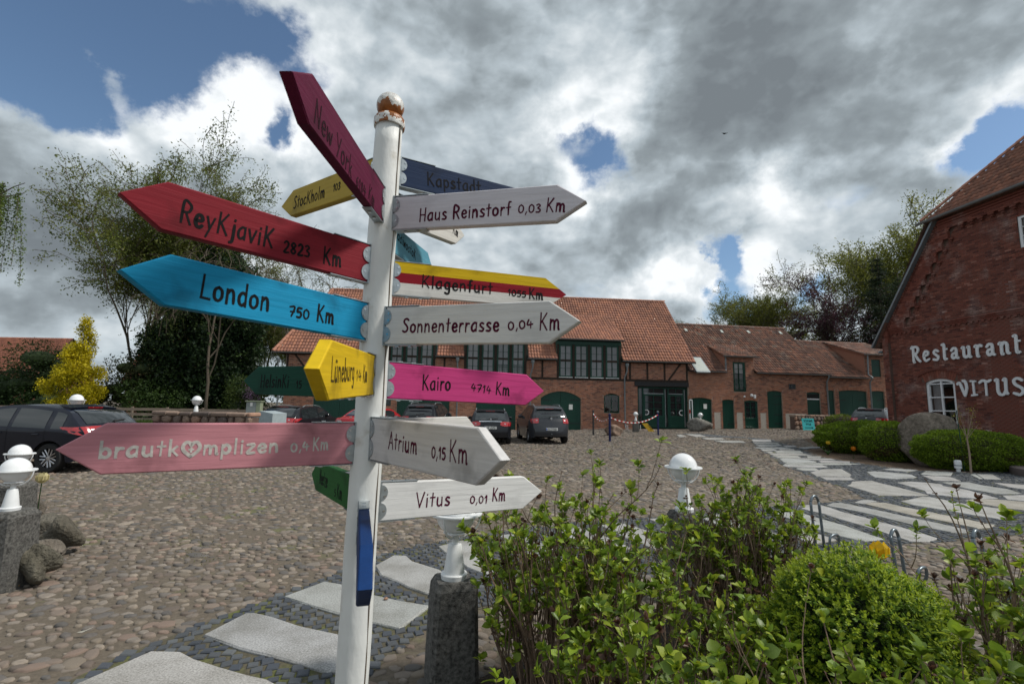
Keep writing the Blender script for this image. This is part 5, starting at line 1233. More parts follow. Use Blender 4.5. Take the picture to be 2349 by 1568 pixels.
    P = [(zhi(z1)[0]+.0, z1), (Wg-zhi(z1)[0], z1), (Wg-zhi(zgut-.02)[0], zgut-.02), (zhi(zgut-.02)[0], zgut-.02)]; vb.prism(P, .0, t0+.02, (.9, .9, .9)); vb.box((0, 0.001, ze-.02), (p1, t0, zcs+.3))
    vb.build('corbelled_verge', MAT['brick_dark'], B)
    # bricks on the verge band
    lst = []; bricks(lst, 0, Wg, zcs+.25, zgut-.1, [], rs, .25, .082, table=BD, prob=PR, zhi=lambda z: (zhi(z)[0]+.14, zhi(z)[0]+.90) if z < z1 else (zhi(z)[0]+.1, Wg-zhi(z)[0]-.1)); brick_objects(lst, f, B, MAT['brick_dark'], rs, t=-.001, n_single=0)
    sw = MB(); dl = math.hypot(1, slope); n = int((zgut-ze)*dl/slope/.16)
    for i in range(n):          # sawtooth bricks just under the verge
        z = ze+.1+(zgut-ze-.3)*i/n; x = zhi(z)[0]+.07; sw.box((x-.05, -.05, z-.04), (x+.07, .0, z+.05), (rs.uniform(.5, .9),)*3)
    sw.build('sawtooth_bricks', MAT['brick_dark'], B, kind='stuff')
    dn = MB(); x = zhi(z1)[0]+1.3
    while x < Wg-3: dn.box((x, -.05, z1-.09), (x+.22, .0, z1-.01), (.9, .9, .9)); dn.box((x+.05, -.0, z1-.18), (x+.16, t0, z1-.1), (.85, .85, .85)); x += .42
    for k in range(3): dn.box((zhi(z1)[0]+.4, -.03-.035*k, z1+.16+.11*k), (Wg-zhi(z1)[0]-.4, .0, z1+.24+.11*k), (.95, .9, .9))
    dn.build('cornice_bricks', MAT['brick_dark'], B, kind='stuff')
    # roofs: main slopes (hidden), verge flashing, half hip with tiles and gutter
    vf = MB(); V = [(zhi(ze)[0]-.22, -.22, ze-.22), (zhi(zgut)[0]-.02, -.22, zgut+.0)]
    d = np.array([V[1][0]-V[0][0], V[1][2]-V[0][2]]); d /= np.linalg.norm(d); nn = np.array([-d[1], d[0]])
    P = [(V[0][0], V[0][2]), (V[1][0], V[1][2]), (V[1][0]+nn[0]*.09, V[1][2]+nn[1]*.09), (V[0][0]+nn[0]*.09, V[0][2]+nn[1]*.09)]
    vf.prism(P, -.24, 14, (1, 1, 1)); vf.build('verge_flashing', MAT['zinc'], B)
    vf = MB(); vf.prism([(Wg-a, b) for a, b in P][::-1], -.24, 14); vf.build('verge_flashing', MAT['zinc'], B)
    apex = ze+slope*Wg/2; hs = 1.0; xg0, xg1 = sg-.45, Wg-sg+.45; xm = Wg/2; zr_ = zgut+(xm-sg)*slope
    hip_y = (zr_-zgut)/1.15
    G = [(xg0, -.3, zgut+.02), (xg1, -.3, zgut+.02), (xm, hip_y, zr_)]
    und = MB(); slab_poly(und, G, .08)
    slab_poly(und, [(xg0, -.2, zgut), (xm, hip_y, zr_), (xm, 14, zr_), (-.4, 14, ze-.3), (-.4, 0, ze-.3)], .08) if False else None
    und.add([(-.3, -.2, ze-.25), (xg0, -.2, zgut), (xm, hip_y, zr_), (xm, 14, zr_), (-.3, 14, ze-.25)], [(0, 1, 2, 3, 4)]); und.add([(Wg+.3, -.2, ze-.25), (xg1, -.2, zgut), (xm, hip_y, zr_), (xm, 14, zr_), (Wg+.3, 14, ze-.25)], [(4, 3, 2, 1, 0)])
    und.build('roof_boarding', MAT['tile_old'], B)
    Lh = math.hypot(hip_y+.3, zr_-zgut); uy = (0, (hip_y+.3)/Lh, (zr_-zgut)/Lh); Wh = xg1-xg0
    def keep(a, b): fr_ = b/Lh; return (a > (xm-xg0)*fr_+.05) & (a < Wh-(xm-xg0)*fr_-.05)
    roof_tiles(B, (xg0, -.32, zgut+.07), (1, 0, 0), uy, Wh, Lh, 'tile', rs, keep=keep, fac=f, single=150, table=np.array([(.62, .62, .62), (.72, .68, .66), (.5, .5, .52), (.8, .74, .7)]))
    ridge_caps(B, (xg0-.05, -.3, zgut+.12), (xm, hip_y, zr_+.12), 'tile', rs, .42, .13)
    gutter(B, (xg0-.25, -.36, zgut+.06), (xg1+.2, -.36, zgut+.06), .10)
    # granite plinth
    x = p1
    pl = MB(); x = 0
    while x < Wg: w = rs.uniform(.8, 1.3); pl.box((x, -.06, -.1), (x+w-.02, t0+.02, .34), (rs.uniform(.45, .6),)*3, bev=.02); x += w
    pl.build('plinth_stones', MAT['granite'], B)
    # security lamp under the eave
    k = MB(); k.lathe([(0, .1), (.12, .08), (.16, 0), (.12, -.05), (0, -.06)], 12); o = k.build('floodlight', MAT['zinc'], B, smooth=True); o.location = (-.3, .2, ze-.45)
    # lettering, each letter cut from board and held off the wall on pins
    UN = {'R': [[(.0, .93), (.14, 1.0), (.13, .1), (.2, .0)], [(.12, .9), (.3, 1.02), (.5, .9), (.46, .66), (.2, .5)], [(.26, .52), (.44, .2), (.62, .02)]],
          'e': [[(.08, .34), (.34, .42), (.36, .58), (.2, .64), (.07, .44), (.08, .2), (.2, .03), (.42, .12)]], 's': [[(.4, .56), (.22, .64), (.1, .5), (.24, .34), (.38, .2), (.28, .03), (.04, .08)]],
          't': [[(.02, .92), (.14, .9), (.12, .12), (.2, .02), (.26, .04)], [(.12, .62), (.3, .64)]], 'a': [[(.06, .5), (.2, .64), (.36, .56), (.36, .1), (.46, .02)], [(.36, .36), (.14, .3), (.08, .14), (.18, .02), (.36, .14)]],
          'u': [[(.0, .58), (.1, .62), (.1, .14), (.22, .02), (.38, .14)], [(.34, .58), (.42, .62), (.42, .08), (.5, .02)]], 'r': [[(.0, .58), (.12, .62), (.12, .06), (.2, .0)], [(.12, .44), (.28, .64), (.4, .58)]],
          'n': [[(.0, .58), (.12, .62), (.12, .06), (.2, .0)], [(.12, .44), (.28, .64), (.42, .52), (.42, .1), (.52, .02)]],
          'V': [[(.0, .78), (.14, .84), (.3, .4), (.42, .02)], [(.42, .02), (.56, .5), (.5, .9), (.36, .98)]], 'I': [[(.12, .92), (.12, .06)], [(.0, .94), (.24, .92)], [(.0, .04), (.26, .06)]], 'T': [[(.0, .82), (.2, .94), (.44, .86), (.64, .94)], [(.36, .88), (.34, .04)]],
          'U': [[(.0, .9), (.12, .94), (.1, .3), (.2, .06), (.4, .06), (.52, .26)], [(.44, .9), (.56, .96), (.54, .2), (.62, .1)]], 'S': [[(.52, .86), (.3, .98), (.1, .86), (.16, .62), (.44, .42), (.52, .2), (.34, .02), (.04, .12)]]}
    WD = dict(R=.62, e=.48, s=.46, t=.34, a=.52, u=.56, r=.42, n=.56, V=.64, I=.30, T=.68, U=.68, S=.6)
    def word(txt, pa, pb, hcap, zs_):
        """centre px of first letter baseline-left and last letter baseline-left -> even spacing"""
        s0, z0_ = L(*n5(*pa), t0-.06); s1, z1_ = L(*n5(*pb), t0-.06); zb_ = (z0_+z1_)/2 if zs_ is None else zs_
        adv = [0]; 
        for ch in txt[:-1]: adv.append(adv[-1]+WD[ch]+.18)
        k = (s1-s0)/adv[-1]
        for ch, a in zip(txt, adv):
            mb = MB()
            for i, st in enumerate(UN[ch]): ribbon(mb, [(x*k*.95, y*hcap) for x, y in st], .105*hcap/.55 if hcap < .6 else .11, .045+.0008*i, np.array([s0+a*k, t0-.04, zb_]), np.array([1., 0, 0]), np.array([0, 0, 1.]), np.array([0, -1., 0]), 6)
            o = mb.build('letter', MAT['white_letter'], B, label='white letter '+ch)
            pm = MB(); pm.tube([(s0+a*k+.11*k, t0-.045, zb_+hcap*.3), (s0+a*k+.11*k, t0, zb_+hcap*.3)], .008, 5); pm.build('pin', MAT['galv'], o)
    zA = L(*n5(740, 285), t0-.06)[1]; zB = L(*n5(1935, 165), t0-.06)[1]; hA = L(*n5(720, 115), t0-.06)[1]-zA
    word('Restaurant', (712, 285), (1880, 170), hA*1.0, (zA+zB)/2)
    zV = L(*n5(1360, 663), t0-.06)[1]; hV = L(*n5(1420, 492), t0-.06)[1]-L(*n5(1450, 663), t0-.06)[1]
    word('VITUS', (1240, 660), (1868, 655), hV*1.05, zV)
    return B
restaurant()

# ------------------------------------------------------------------ cars
def car(name, label, cat, loc, heading, paint, top, belt, Wd, Lg, wheel_r=.33, wx=(.85, 3.45), glass_rear=(0, 0), roofw=.78, rails=False, plate=None, lights='wide', badge='ring', spoiler=True, side_windows=None, mirror=True, sill=.24, bumper_dark=True, rail_mat='galv', tow=False, chrome_strip=False, wiper=True, light_z=(.85, 1.0), glz=(1.02, 1.36), group='cars parked on the courtyard'):
    """local x: 0 at the rear bumper, +x to the nose; y: left positive; z up. top: [(x,z)] silhouette rear->front"""
    T = thing(name, label, cat, loc, heading, group)
    P = catmull(top, 5); P = np.array(P); n = len(P)
    hw = Wd/2
    def wide(x):                       # plan shape, rounded at both ends
        a = min(max(x/.55, 0), 1); b = min(max((Lg-x)/.8, 0), 1)
        return hw*(1-.17*(1-a)**2.2)*(1-.24*(1-b)**2.2)
    def Wf(x, z):
        w = wide(x); zb = belt(x)
        if z > zb: k = (z-zb)/max(.50, 1e-3); w = w-(hw*(1-roofw))*min(k, 1.15)**1.15*1.0-.015
        else:
            u = (z-sill)/(zb-sill+1e-6); w = w*(1-.035*(1-min(max(u, 0), 1))**2)*(1-.02*max(0, u-.7))
        return w
    # dense side stations
    topz = lambda x: float(np.interp(x, np.maximum.accumulate(P[:, 0]), P[:, 1]))
    xs = np.unique(np.concatenate([P[:, 0], np.linspace(0.0, Lg, 70)])); xs = xs[(xs >= 0) & (xs <= Lg)]
    def bot(x):
        z = sill
        if x < .35: z = sill+.10*(1-x/.35)**2
        if x > Lg-.4: z = sill+.08*((x-Lg+.4)/.4)**2
        for c in wx:
            d = wheel_r+.07
            if abs(x-c) < d: z = max(z, wheel_r-.01+math.sqrt(d*d-(x-c)**2))
        return z
    # body: sides + top skin; the rear face is part of the top skin because P starts low at the bumper
    mb = MB(); NV = 9
    for sg in (1, -1):
        V = []; F = []
        for x in xs:
            t_ = topz(x); b_ = min(bot(x), t_-.02); zb = min(belt(x), t_)
            zs_ = [b_, b_+(zb-b_)*.3, b_+(zb-b_)*.62, b_+(zb-b_)*.9, zb]+[zb+(t_-zb)*k for k in (.25, .55, .85, 1.0)]
            for j, z in enumerate(zs_): V.append((x, sg*Wf(x, z)*(1 if j < 8 else .985), z))
        m = len(xs)
        for i in range(m-1):
            for j in range(NV-1):
                q = (i*NV+j, (i+1)*NV+j, (i+1)*NV+j+1, i*NV+j+1); F.append(q if sg < 0 else q[::-1])
        mb.add(V, F)
    # top skin over P
    NU = 9; V = []; F = []
    for x, z in P:
        w = Wf(max(x, 0), z)*.985
        for j in range(NU):
            u = -1+2*j/(NU-1); crown = .028*(1-u*u)
            rx = -.16*(1-u*u)*(1 if x < .9 and z < 1.3 else 0)*min(1, (.9-min(x, .9))/.5) if x < .9 else 0
            fx = .14*(1-u*u) if x > Lg-.25 else 0
            V.append((x+rx+fx, u*w, z+(crown if z > .9 else 0)))
    for i in range(n-1):
        for j in range(NU-1): F.append((i*NU+j, i*NU+j+1, (i+1)*NU+j+1, (i+1)*NU+j))
    mb.add(V, F)
    z0 = P[0][1]; mb.add([(.02, -hw*.8, sill+.05), (.02, hw*.8, sill+.05), (Lg-.1, hw*.75, sill+.05), (Lg-.1, -hw*.75, sill+.05)], [(3, 2, 1, 0)], (.1, .1, .1))
    body = mb.build('body', paint, T, smooth=34)
    # skin point: on the top skin at height z of the rear part, lateral u in -1..1
    zi = P[:, 1]; kmax = int(np.argmax(zi))
    def rear(z, u, off=.0):
        seg = P[:kmax+1]; x = float(np.interp(z, np.maximum.accumulate(seg[:, 1]), seg[:, 0])); w = Wf(max(x, 0), z)*.985
        cr = .028*(1-u*u) if z > .9 else 0
        rx = -.16*(1-u*u)*min(1, (.9-min(x, .9))/.5) if (x < .9 and z < 1.3) else 0
        i = min(max(int(np.searchsorted(np.maximum.accumulate(seg[:, 1]), z)), 1), len(seg)-1); d = seg[i]-seg[i-1]; d = d/max(np.linalg.norm(d), 1e-6); nx, nz = -d[1], d[0]
        return (x+rx+nx*off, u*w, z+cr+nz*off)
    def patch(nm, zs_, us, off, material, par=T, th=0):
        m_ = MB(); V = [rear(z, u, off) for z in zs_ for u in us]; k = len(us)
        m_.add(V, [(i*k+j, i*k+j+1, (i+1)*k+j+1, (i+1)*k+j) for i in range(len(zs_)-1) for j in range(k-1)])
        return m_.build(nm, MAT[material] if isinstance(material, str) else material, par, smooth=40)
    patch('rear_window', np.linspace(glz[0], glz[1], 6), np.linspace(-.84, .84, 9), .010, 'glass')
    if bumper_dark: patch('rear_bumper', np.linspace(P[0][1]+.005, .44, 4), np.linspace(-.97, .97, 9), .014, 'plastic_dk')
    if chrome_strip: patch('chrome_strip', np.linspace(light_z[1]-.02, light_z[1]+.015, 2), np.linspace(-.62, .62, 9), .022, 'chrome')
    # side glass
    for sg in (1, -1):
        for (a, b) in side_windows:
            m_ = MB(); V = []; K = 6
            for i in range(K+1):
                x = a+(b-a)*i/K; t_ = topz(x)-.07; zb = belt(x)+.035; t_ = max(t_, zb+.012)
                for k in range(4): z = zb+(t_-zb)*k/3; V.append((x, sg*(Wf(x, z)+.007), z))
            F = [(i*4+k, (i+1)*4+k, (i+1)*4+k+1, i*4+k+1) for i in range(K) for k in range(3)]; m_.add(V, F if sg < 0 else [q[::-1] for q in F]); m_.build('side_window', MAT['glass'], T, smooth=40)
    # tail lights wrap round the corner
    for sg in (1, -1):
        m_ = MB(); V = []; za, zb_ = light_z
        if lights == 'wide': cols = [(.55, 0.3), (.66, .1), (.80, 0), (.92, 0), (1.0, 0)]
        elif lights == 'wedge': cols = [(.52, .45), (.7, .22), (.85, .06), (1.0, 0)]
        else: cols = [(.70, .05), (.8, 0), (.9, 0), (1.0, 0)]
        for (u, cut) in cols:
            for k in range(3):
                z = za+(zb_-za)*(cut+(1-cut)*k/2); V.append(rear(z, sg*u, .014))
        for (dx, cut) in ((.10, .05), (.24, .3), (.42, .85)):
            for k in range(3):
                z = za+(zb_-za)*(cut+(1-cut)*k/2); x = rear(z, 1)[0]+dx*(1 if lights != 'tall' else .6); V.append((x, sg*(Wf(x, z)+.012), z))
        c = len(V)//3; F = [(i*3+k, (i+1)*3+k, (i+1)*3+k+1, i*3+k+1) for i in range(c-1) for k in range(2)]; m_.add(V, F if sg > 0 else [q[::-1] for q in F]); lt = m_.build('tail_light', MAT['taillight'], T, smooth=40)
        m_ = MB(); V = [rear(za+(zb_-za)*q, sg*u, .020) for u in (.76, .84) for q in (.5, .66)]; m_.add(V, [(0, 2, 3, 1) if sg > 0 else (1, 3, 2, 0)]); m_.build('reversing_lens', MAT['alloy'], lt)
    # wheels
    for x in wx:
        for sg in (1, -1):
            w = MB(); R = wheel_r; y = sg*(hw-.11); prof = [(R*.66, -.1), (R*.93, -.105), (R, -.07), (R, .07), (R*.93, .105), (R*.66, .1)]
            w.lathe(prof, 28, cap=False); t_ = w.build('tyre', MAT['tyre'], None, smooth=40); root = t_; root.name = 'wheel'; root.parent = T; root.location = (x, y, R); root.rotation_euler = (PI/2, 0, 0)
            r_ = MB(); r_.lathe([(R*.68, -.09), (R*.70, .0), (R*.68, .09), (R*.62, .075), (R*.60, -.05)], 28, cap=False)
            for k in range(7):
                an = 2*PI*k/7; c_, s_ = math.cos(an), math.sin(an); zz_ = -sg*.0
                for dw_ in (-.03, .03):
                    p = [(.05*c_-dw_*s_, .05*s_+dw_*c_, .07*-sg*-1), (R*.63*c_-dw_*1.2*s_, R*.63*s_+dw_*1.2*c_, .062*-sg*-1)]
                    r_.tube([(a_, b_, -sg*.072) for a_, b_, _ in p], .017, 5)
            r_.lathe([(0, -sg*.08), (.05, -sg*.078), (.055, -sg*.05), (0, -sg*.05)], 12); r_.build('rim', MAT['alloy'], root, smooth=40)
            d_ = MB(); d_.lathe([(0, 0), (R*.6, 0)], 20); d_.build('brake_disc', MAT['plastic_dk'], root)
            a_ = MB(); K = 12; d = wheel_r+.068; V = []
            for k in range(K+1): an = PI*k/K; V += [(x+d*math.cos(an), sg*(hw-.04), R-.01+d*math.sin(an)), (x+d*math.cos(an), sg*(hw-.32), R-.01+d*math.sin(an))]
            a_.add(V, [(2*k, 2*k+1, 2*k+3, 2*k+2) for k in range(K)]); a_.build('wheel_arch', MAT['plastic_dk'], T)
    if mirror:
        for sg in (1, -1):
            x = side_windows[-1][1]-.15; z = belt(x)+.05; m_ = MB(); m_.box((x, sg*(wide(x)-.06), z), (x+.12, sg*(wide(x)+.14), z+.14), bev=.04); m_.tube([(x+.06, sg*(wide(x)-.12), z+.02), (x+.06, sg*(wide(x)-.0), z+.03)], .02, 6); m_.build('mirror', paint, T, smooth=40)
    if rails:
        for sg in (1, -1):
            m_ = MB(); xa, xb = rails; pts = []
            for k in range(9): x = xa+(xb-xa)*k/8; z = topz(x)+(.055 if 0 < k < 8 else .005); pts.append((x, sg*(Wf(x, topz(x))*.95-.02), z))
            m_.tube(pts, .017, 6); m_.build('roof_rail', MAT[rail_mat], T, smooth=True)
    if spoiler:
        zt = glz[1]+.03; a = [rear(zt, u, .01) for u in np.linspace(-.86, .86, 7)]; m_ = MB(); V = []
        for p in a: V += [(p[0]+.22, p[1], p[2]+.075), (p[0]-.10, p[1], p[2]+.015), (p[0]-.09, p[1], p[2]-.015), (p[0]+.02, p[1], p[2]-.02)]
        F = [(i*4+k, i*4+(k+1) % 4, (i+1)*4+(k+1) % 4, (i+1)*4+k) for i in range(6) for k in range(4)]+[(0, 1, 2, 3), (27, 26, 25, 24)]; m_.add(V, F); sp = m_.build('roof_spoiler', paint, T, smooth=40)
        b_ = MB(); p, q = rear(zt, -.28, .01), rear(zt, .28, .01); b_.box((p[0]-.112, p[1], p[2]-.004), (p[0]-.098, q[1], p[2]+.013)); b_.build('brake_light', MAT['taillight'], sp)
    c = rear(light_z[0]+.02, 0, .03)
    if badge:
        m_ = MB(); R = .045; m_.lathe([(R, -.006), (R, .006), (R*.8, .008), (R*.8, -.006)], 20)
        if badge == 'star':
            for k in range(3): an = PI/2+2*PI*k/3; m_.tube([(0, 0, 0), (R*.9*math.cos(an), R*.9*math.sin(an), 0)], .006, 5)
        elif badge == 'double':
            for pts in ([(-.024, .026), (-.012, -.004), (0, .026), (.012, -.004), (.024, .026)], [(-.032, .01), (-.013, -.034), (0, -.002), (.013, -.034), (.032, .01)]): m_.tube([(a_, b_, 0) for a_, b_ in pts], .004, 5)
        elif badge == 'ess':
            m_ = MB(); m_.tube([(.035, .03, 0), (0, .045, 0), (-.035, .02, 0), (.035, -.015, 0), (0, -.045, 0), (-.035, -.03, 0)], .008, 5)
        elif badge == 'oval':
            m_.tube([(-.018, -.02, 0), (-.012, .022, 0)], .005, 5); m_.tube([(.012, -.022, 0), (.018, .02, 0)], .005, 5); m_.tube([(-.015, 0, 0), (.015, 0, 0)], .005, 5)
        z_ = light_z[1]-.03 if badge != 'star' else light_z[1]+.06
        p = rear(z_, 0, .02); o = m_.build('badge', MAT['chrome'], T, smooth=True); o.location = p; o.matrix_local = Matrix.Translation(p) @ Matrix(((0, 0, -1, 0), (-1, 0, 0, 0), (0, 1, 0, 0), (0, 0, 0, 1)))
    if plate:
        pz = plate[1]; p = rear(pz, 0, .03); m_ = MB(); m_.box((p[0]-.012, -.26, pz-.056), (p[0], .26, pz+.056), bev=.004); o = m_.build('number_plate', MAT['plate'], T)
        m_ = MB(); m_.box((p[0]-.014, .215, pz-.05), (p[0]-.0122, .255, pz+.05)); m_.build('blue_strip', MAT['plate_blue'], o)
        m_ = MB(); st, w = text_strokes(plate[0], .16); k = .40/w
        for i, s_ in enumerate(st): ribbon(m_, [(a_*k, b_*.078) for a_, b_ in s_], .013, .001+.0001*(i % 3), np.array([p[0]-.0122, .195, pz-.038]), np.array([0, -1., 0]), np.array([0, 0, 1.]), np.array([-1., 0, 0]), 3)
        m_.build('plate_lettering', MAT['ink'], o)
    if wiper:
        p, q = rear(glz[0]+.03, 0.05, .03), rear(glz[0]+.07, -.42, .03); m_ = MB(); m_.tube([p, q], .012, 5); m_.lathe([(.03, -.02), (.03, .02)], 8, p); m_.build('rear_wiper', MAT['plastic_dk'], T)
    if tow:
        m_ = MB(); m_.tube([(.2, 0, .33), (-.08, 0, .33), (-.13, 0, .36), (-.13, 0, .42)], .02, 8); m_.lathe([(0, .03), (.024, .018), (.03, 0), (.024, -.018), (.012, -.03)], 10, (-.13, 0, .45)); m_.build('tow_bar', MAT['galv'], T, smooth=True)
    ex = MB(); ex.tube([(.3, .45, .26), (.02, .45, .26)], .03, 10); ex.build('exhaust', MAT['plastic_dk'], T)
    # door seams and handles
    for sg in (1, -1):
        for (a, b) in side_windows[1:] if len(side_windows) > 2 else side_windows:
            x = a+.10; z = belt(x)-.10; m_ = MB(); m_.box((x, sg*(Wf(x, z)+.001), z-.012), (x+.16, sg*(Wf(x, z)+.028), z+.012), bev=.008); m_.build('door_handle', paint, T)
            m_ = MB(); V = []
            for k in range(6): z = sill+.12+(belt(a)-sill-.12)*k/5; V += [(a-.03, sg*(Wf(a, z)+.002), z), (a-.022, sg*(Wf(a, z)+.002), z)]
            m_.add(V, [(2*k, 2*k+1, 2*k+3, 2*k+2) if sg > 0 else (2*k+2, 2*k+3, 2*k+1, 2*k) for k in range(5)]); m_.build('door_seam', MAT['ink'], T)
    return T
PAINT = dict(black=carpaint('paint_black', (.010, .011, .015)), grey=carpaint('paint_grey', (.035, .038, .045)), red=carpaint('paint_red', (.32, .012, .018)), navy=carpaint('paint_navy', (.008, .010, .020)))
suv_top = [(.03, .34), (.0, .55), (.06, .78), (.14, .98), (.30, 1.28), (.46, 1.52), (.75, 1.63), (1.5, 1.68), (2.3, 1.64), (2.75, 1.45), (3.25, 1.08), (3.8, .98), (4.25, .82), (4.4, .5)]
est_top = [(.03, .32), (.0, .55), (.05, .82), (.14, .98), (.36, 1.18), (.62, 1.36), (1.1, 1.43), (1.9, 1.45), (2.6, 1.40), (3.05, 1.20), (3.45, .98), (4.1, .88), (4.55, .72), (4.68, .5)]
hat_top = [(.03, .33), (.0, .58), (.08, .86), (.20, 1.02), (.42, 1.22), (.62, 1.36), (1.1, 1.43), (1.75, 1.47), (2.35, 1.41), (2.85, 1.18), (3.3, .98), (3.85, .86), (4.2, .68), (4.3, .45)]
cou_top = [(.03, .34), (.0, .6), (.05, .85), (.22, .98), (.62, 1.02), (1.0, 1.22), (1.35, 1.35), (1.9, 1.41), (2.4, 1.36), (2.9, 1.16), (3.35, .96), (3.9, .84), (4.3, .66), (4.4, .45)]
def place(px, py, Y): p = at(px, py, Y); return (p[0], p[1], float(gh(p[0], p[1])))
def yaw(deg): return R_(90+deg)      # nose away from the camera, + turns left
cz = lambda a, b: (lambda x: a+b*x)
# far row, from the left
car('estate_car', 'black estate car with silver window trim parked left of the red car', 'car', place(626, 1010, 20.2), yaw(-5), PAINT['black'], est_top, cz(.90, .015), 1.80, 4.7, .33, (.95, 3.75), rails=(1.0, 2.6), plate=('LG K 83', .62)[:0] or None, side_windows=((.62, 1.15), (1.2, 2.0), (2.06, 2.8)), badge='star', chrome_strip=True, light_z=(.80, .96), glz=(1.02, 1.36), lights='wide')
car('red_car', 'red car half hidden behind the white signpost, only its roof and rear glass showing', 'car', place(800, 1010, 21.0), yaw(-14), PAINT['red'], cou_top, cz(.90, .015), 1.74, 4.4, .32, (.9, 3.5), side_windows=((.95, 1.6), (1.65, 2.5)), badge='star', glz=(1.05, 1.34), light_z=(.75, .92), spoiler=False, wiper=False, lights='wide')
car('compact_suv', 'small black off-roader with a stylised S badge, parked below the pink Kairo board', 'car', place(955, 1008, 22.6), yaw(-6), PAINT['black'], suv_top, cz(.98, .02), 1.76, 4.2, .35, (.8, 3.3), rails=(.8, 2.2), side_windows=((.55, 1.0), (1.05, 1.8), (1.86, 2.6)), badge='ess', glz=(1.10, 1.46), light_z=(.90, 1.06), lights='wide')
car('estate_car', 'black estate car with number plate WR J215, third from the right in the row', 'car', place(1124, 1016.5, 20.6), yaw(3), PAINT['black'], est_top, cz(.90, .015), 1.80, 4.7, .33, (.75, 3.6), rails=(.95, 2.6), rail_mat='galv', plate=('WR*J215', .72), side_windows=((.62, 1.15), (1.2, 2.0), (2.06, 2.8)), badge='star', chrome_strip=True, light_z=(.78, .95), glz=(1.0, 1.33), lights='wide', bumper_dark=False)
car('dark_suv', 'dark grey off-roader with tow bar and number plate HH D 4400', 'car', place(1264, 1016.3, 21.6), yaw(9), PAINT['grey'], suv_top, cz(.98, .02), 1.80, 4.4, .355, (.78, 3.4), rails=(.75, 2.3), plate=('HH*D 4400', .66), side_windows=((.55, 1.0), (1.05, 1.85), (1.9, 2.65)), badge='double', glz=(1.10, 1.47), light_z=(.90, 1.10), tow=True, lights='tall')
p = place(1993, 965, 27.6)
car('dark_estate', 'dark grey estate car with silver roof rails behind the box hedge at the restaurant corner', 'car', (p[0]-.1, p[1], p[2]+.02), R_(40), PAINT['grey'], [(a, b*1.06) for a, b in est_top], cz(.95, .015), 1.82, 4.7, .34, (.8, 3.7), rails=(.85, 2.7), rail_mat='steel', side_windows=((.62, 1.15), (1.2, 2.0), (2.06, 2.8)), badge='double', light_z=(.84, 1.0), glz=(1.06, 1.42))
T = car('black_hatchback', 'black hatchback seen from behind its rear wheel, nearest the left edge beside the globe lamps', 'car', (-9.35, 11.75, 0), R_(180-4), PAINT['navy'], hat_top, cz(.90, .03), 1.78, 4.3, .32, (.78, 3.42), side_windows=((.55, .82), (.95, 1.75), (1.85, 2.75)), badge='oval', glz=(1.05, 1.36), light_z=(.82, 1.0), lights='wedge')
m_ = MB(); m_.tube([(1.0, .0, 1.43), (.72, .0, 1.62)], [.008, .004], 5); m_.build('aerial', MAT['plastic_dk'], T)
for y in (.38, -.38):
    for x in (1.55, 2.45):
        m_ = MB(); m_.box((x, y-.22, .75), (x+.16, y+.22, 1.1), bev=.06); m_.box((x+.02, y-.12, 1.12), (x+.12, y+.12, 1.3), bev=.04)

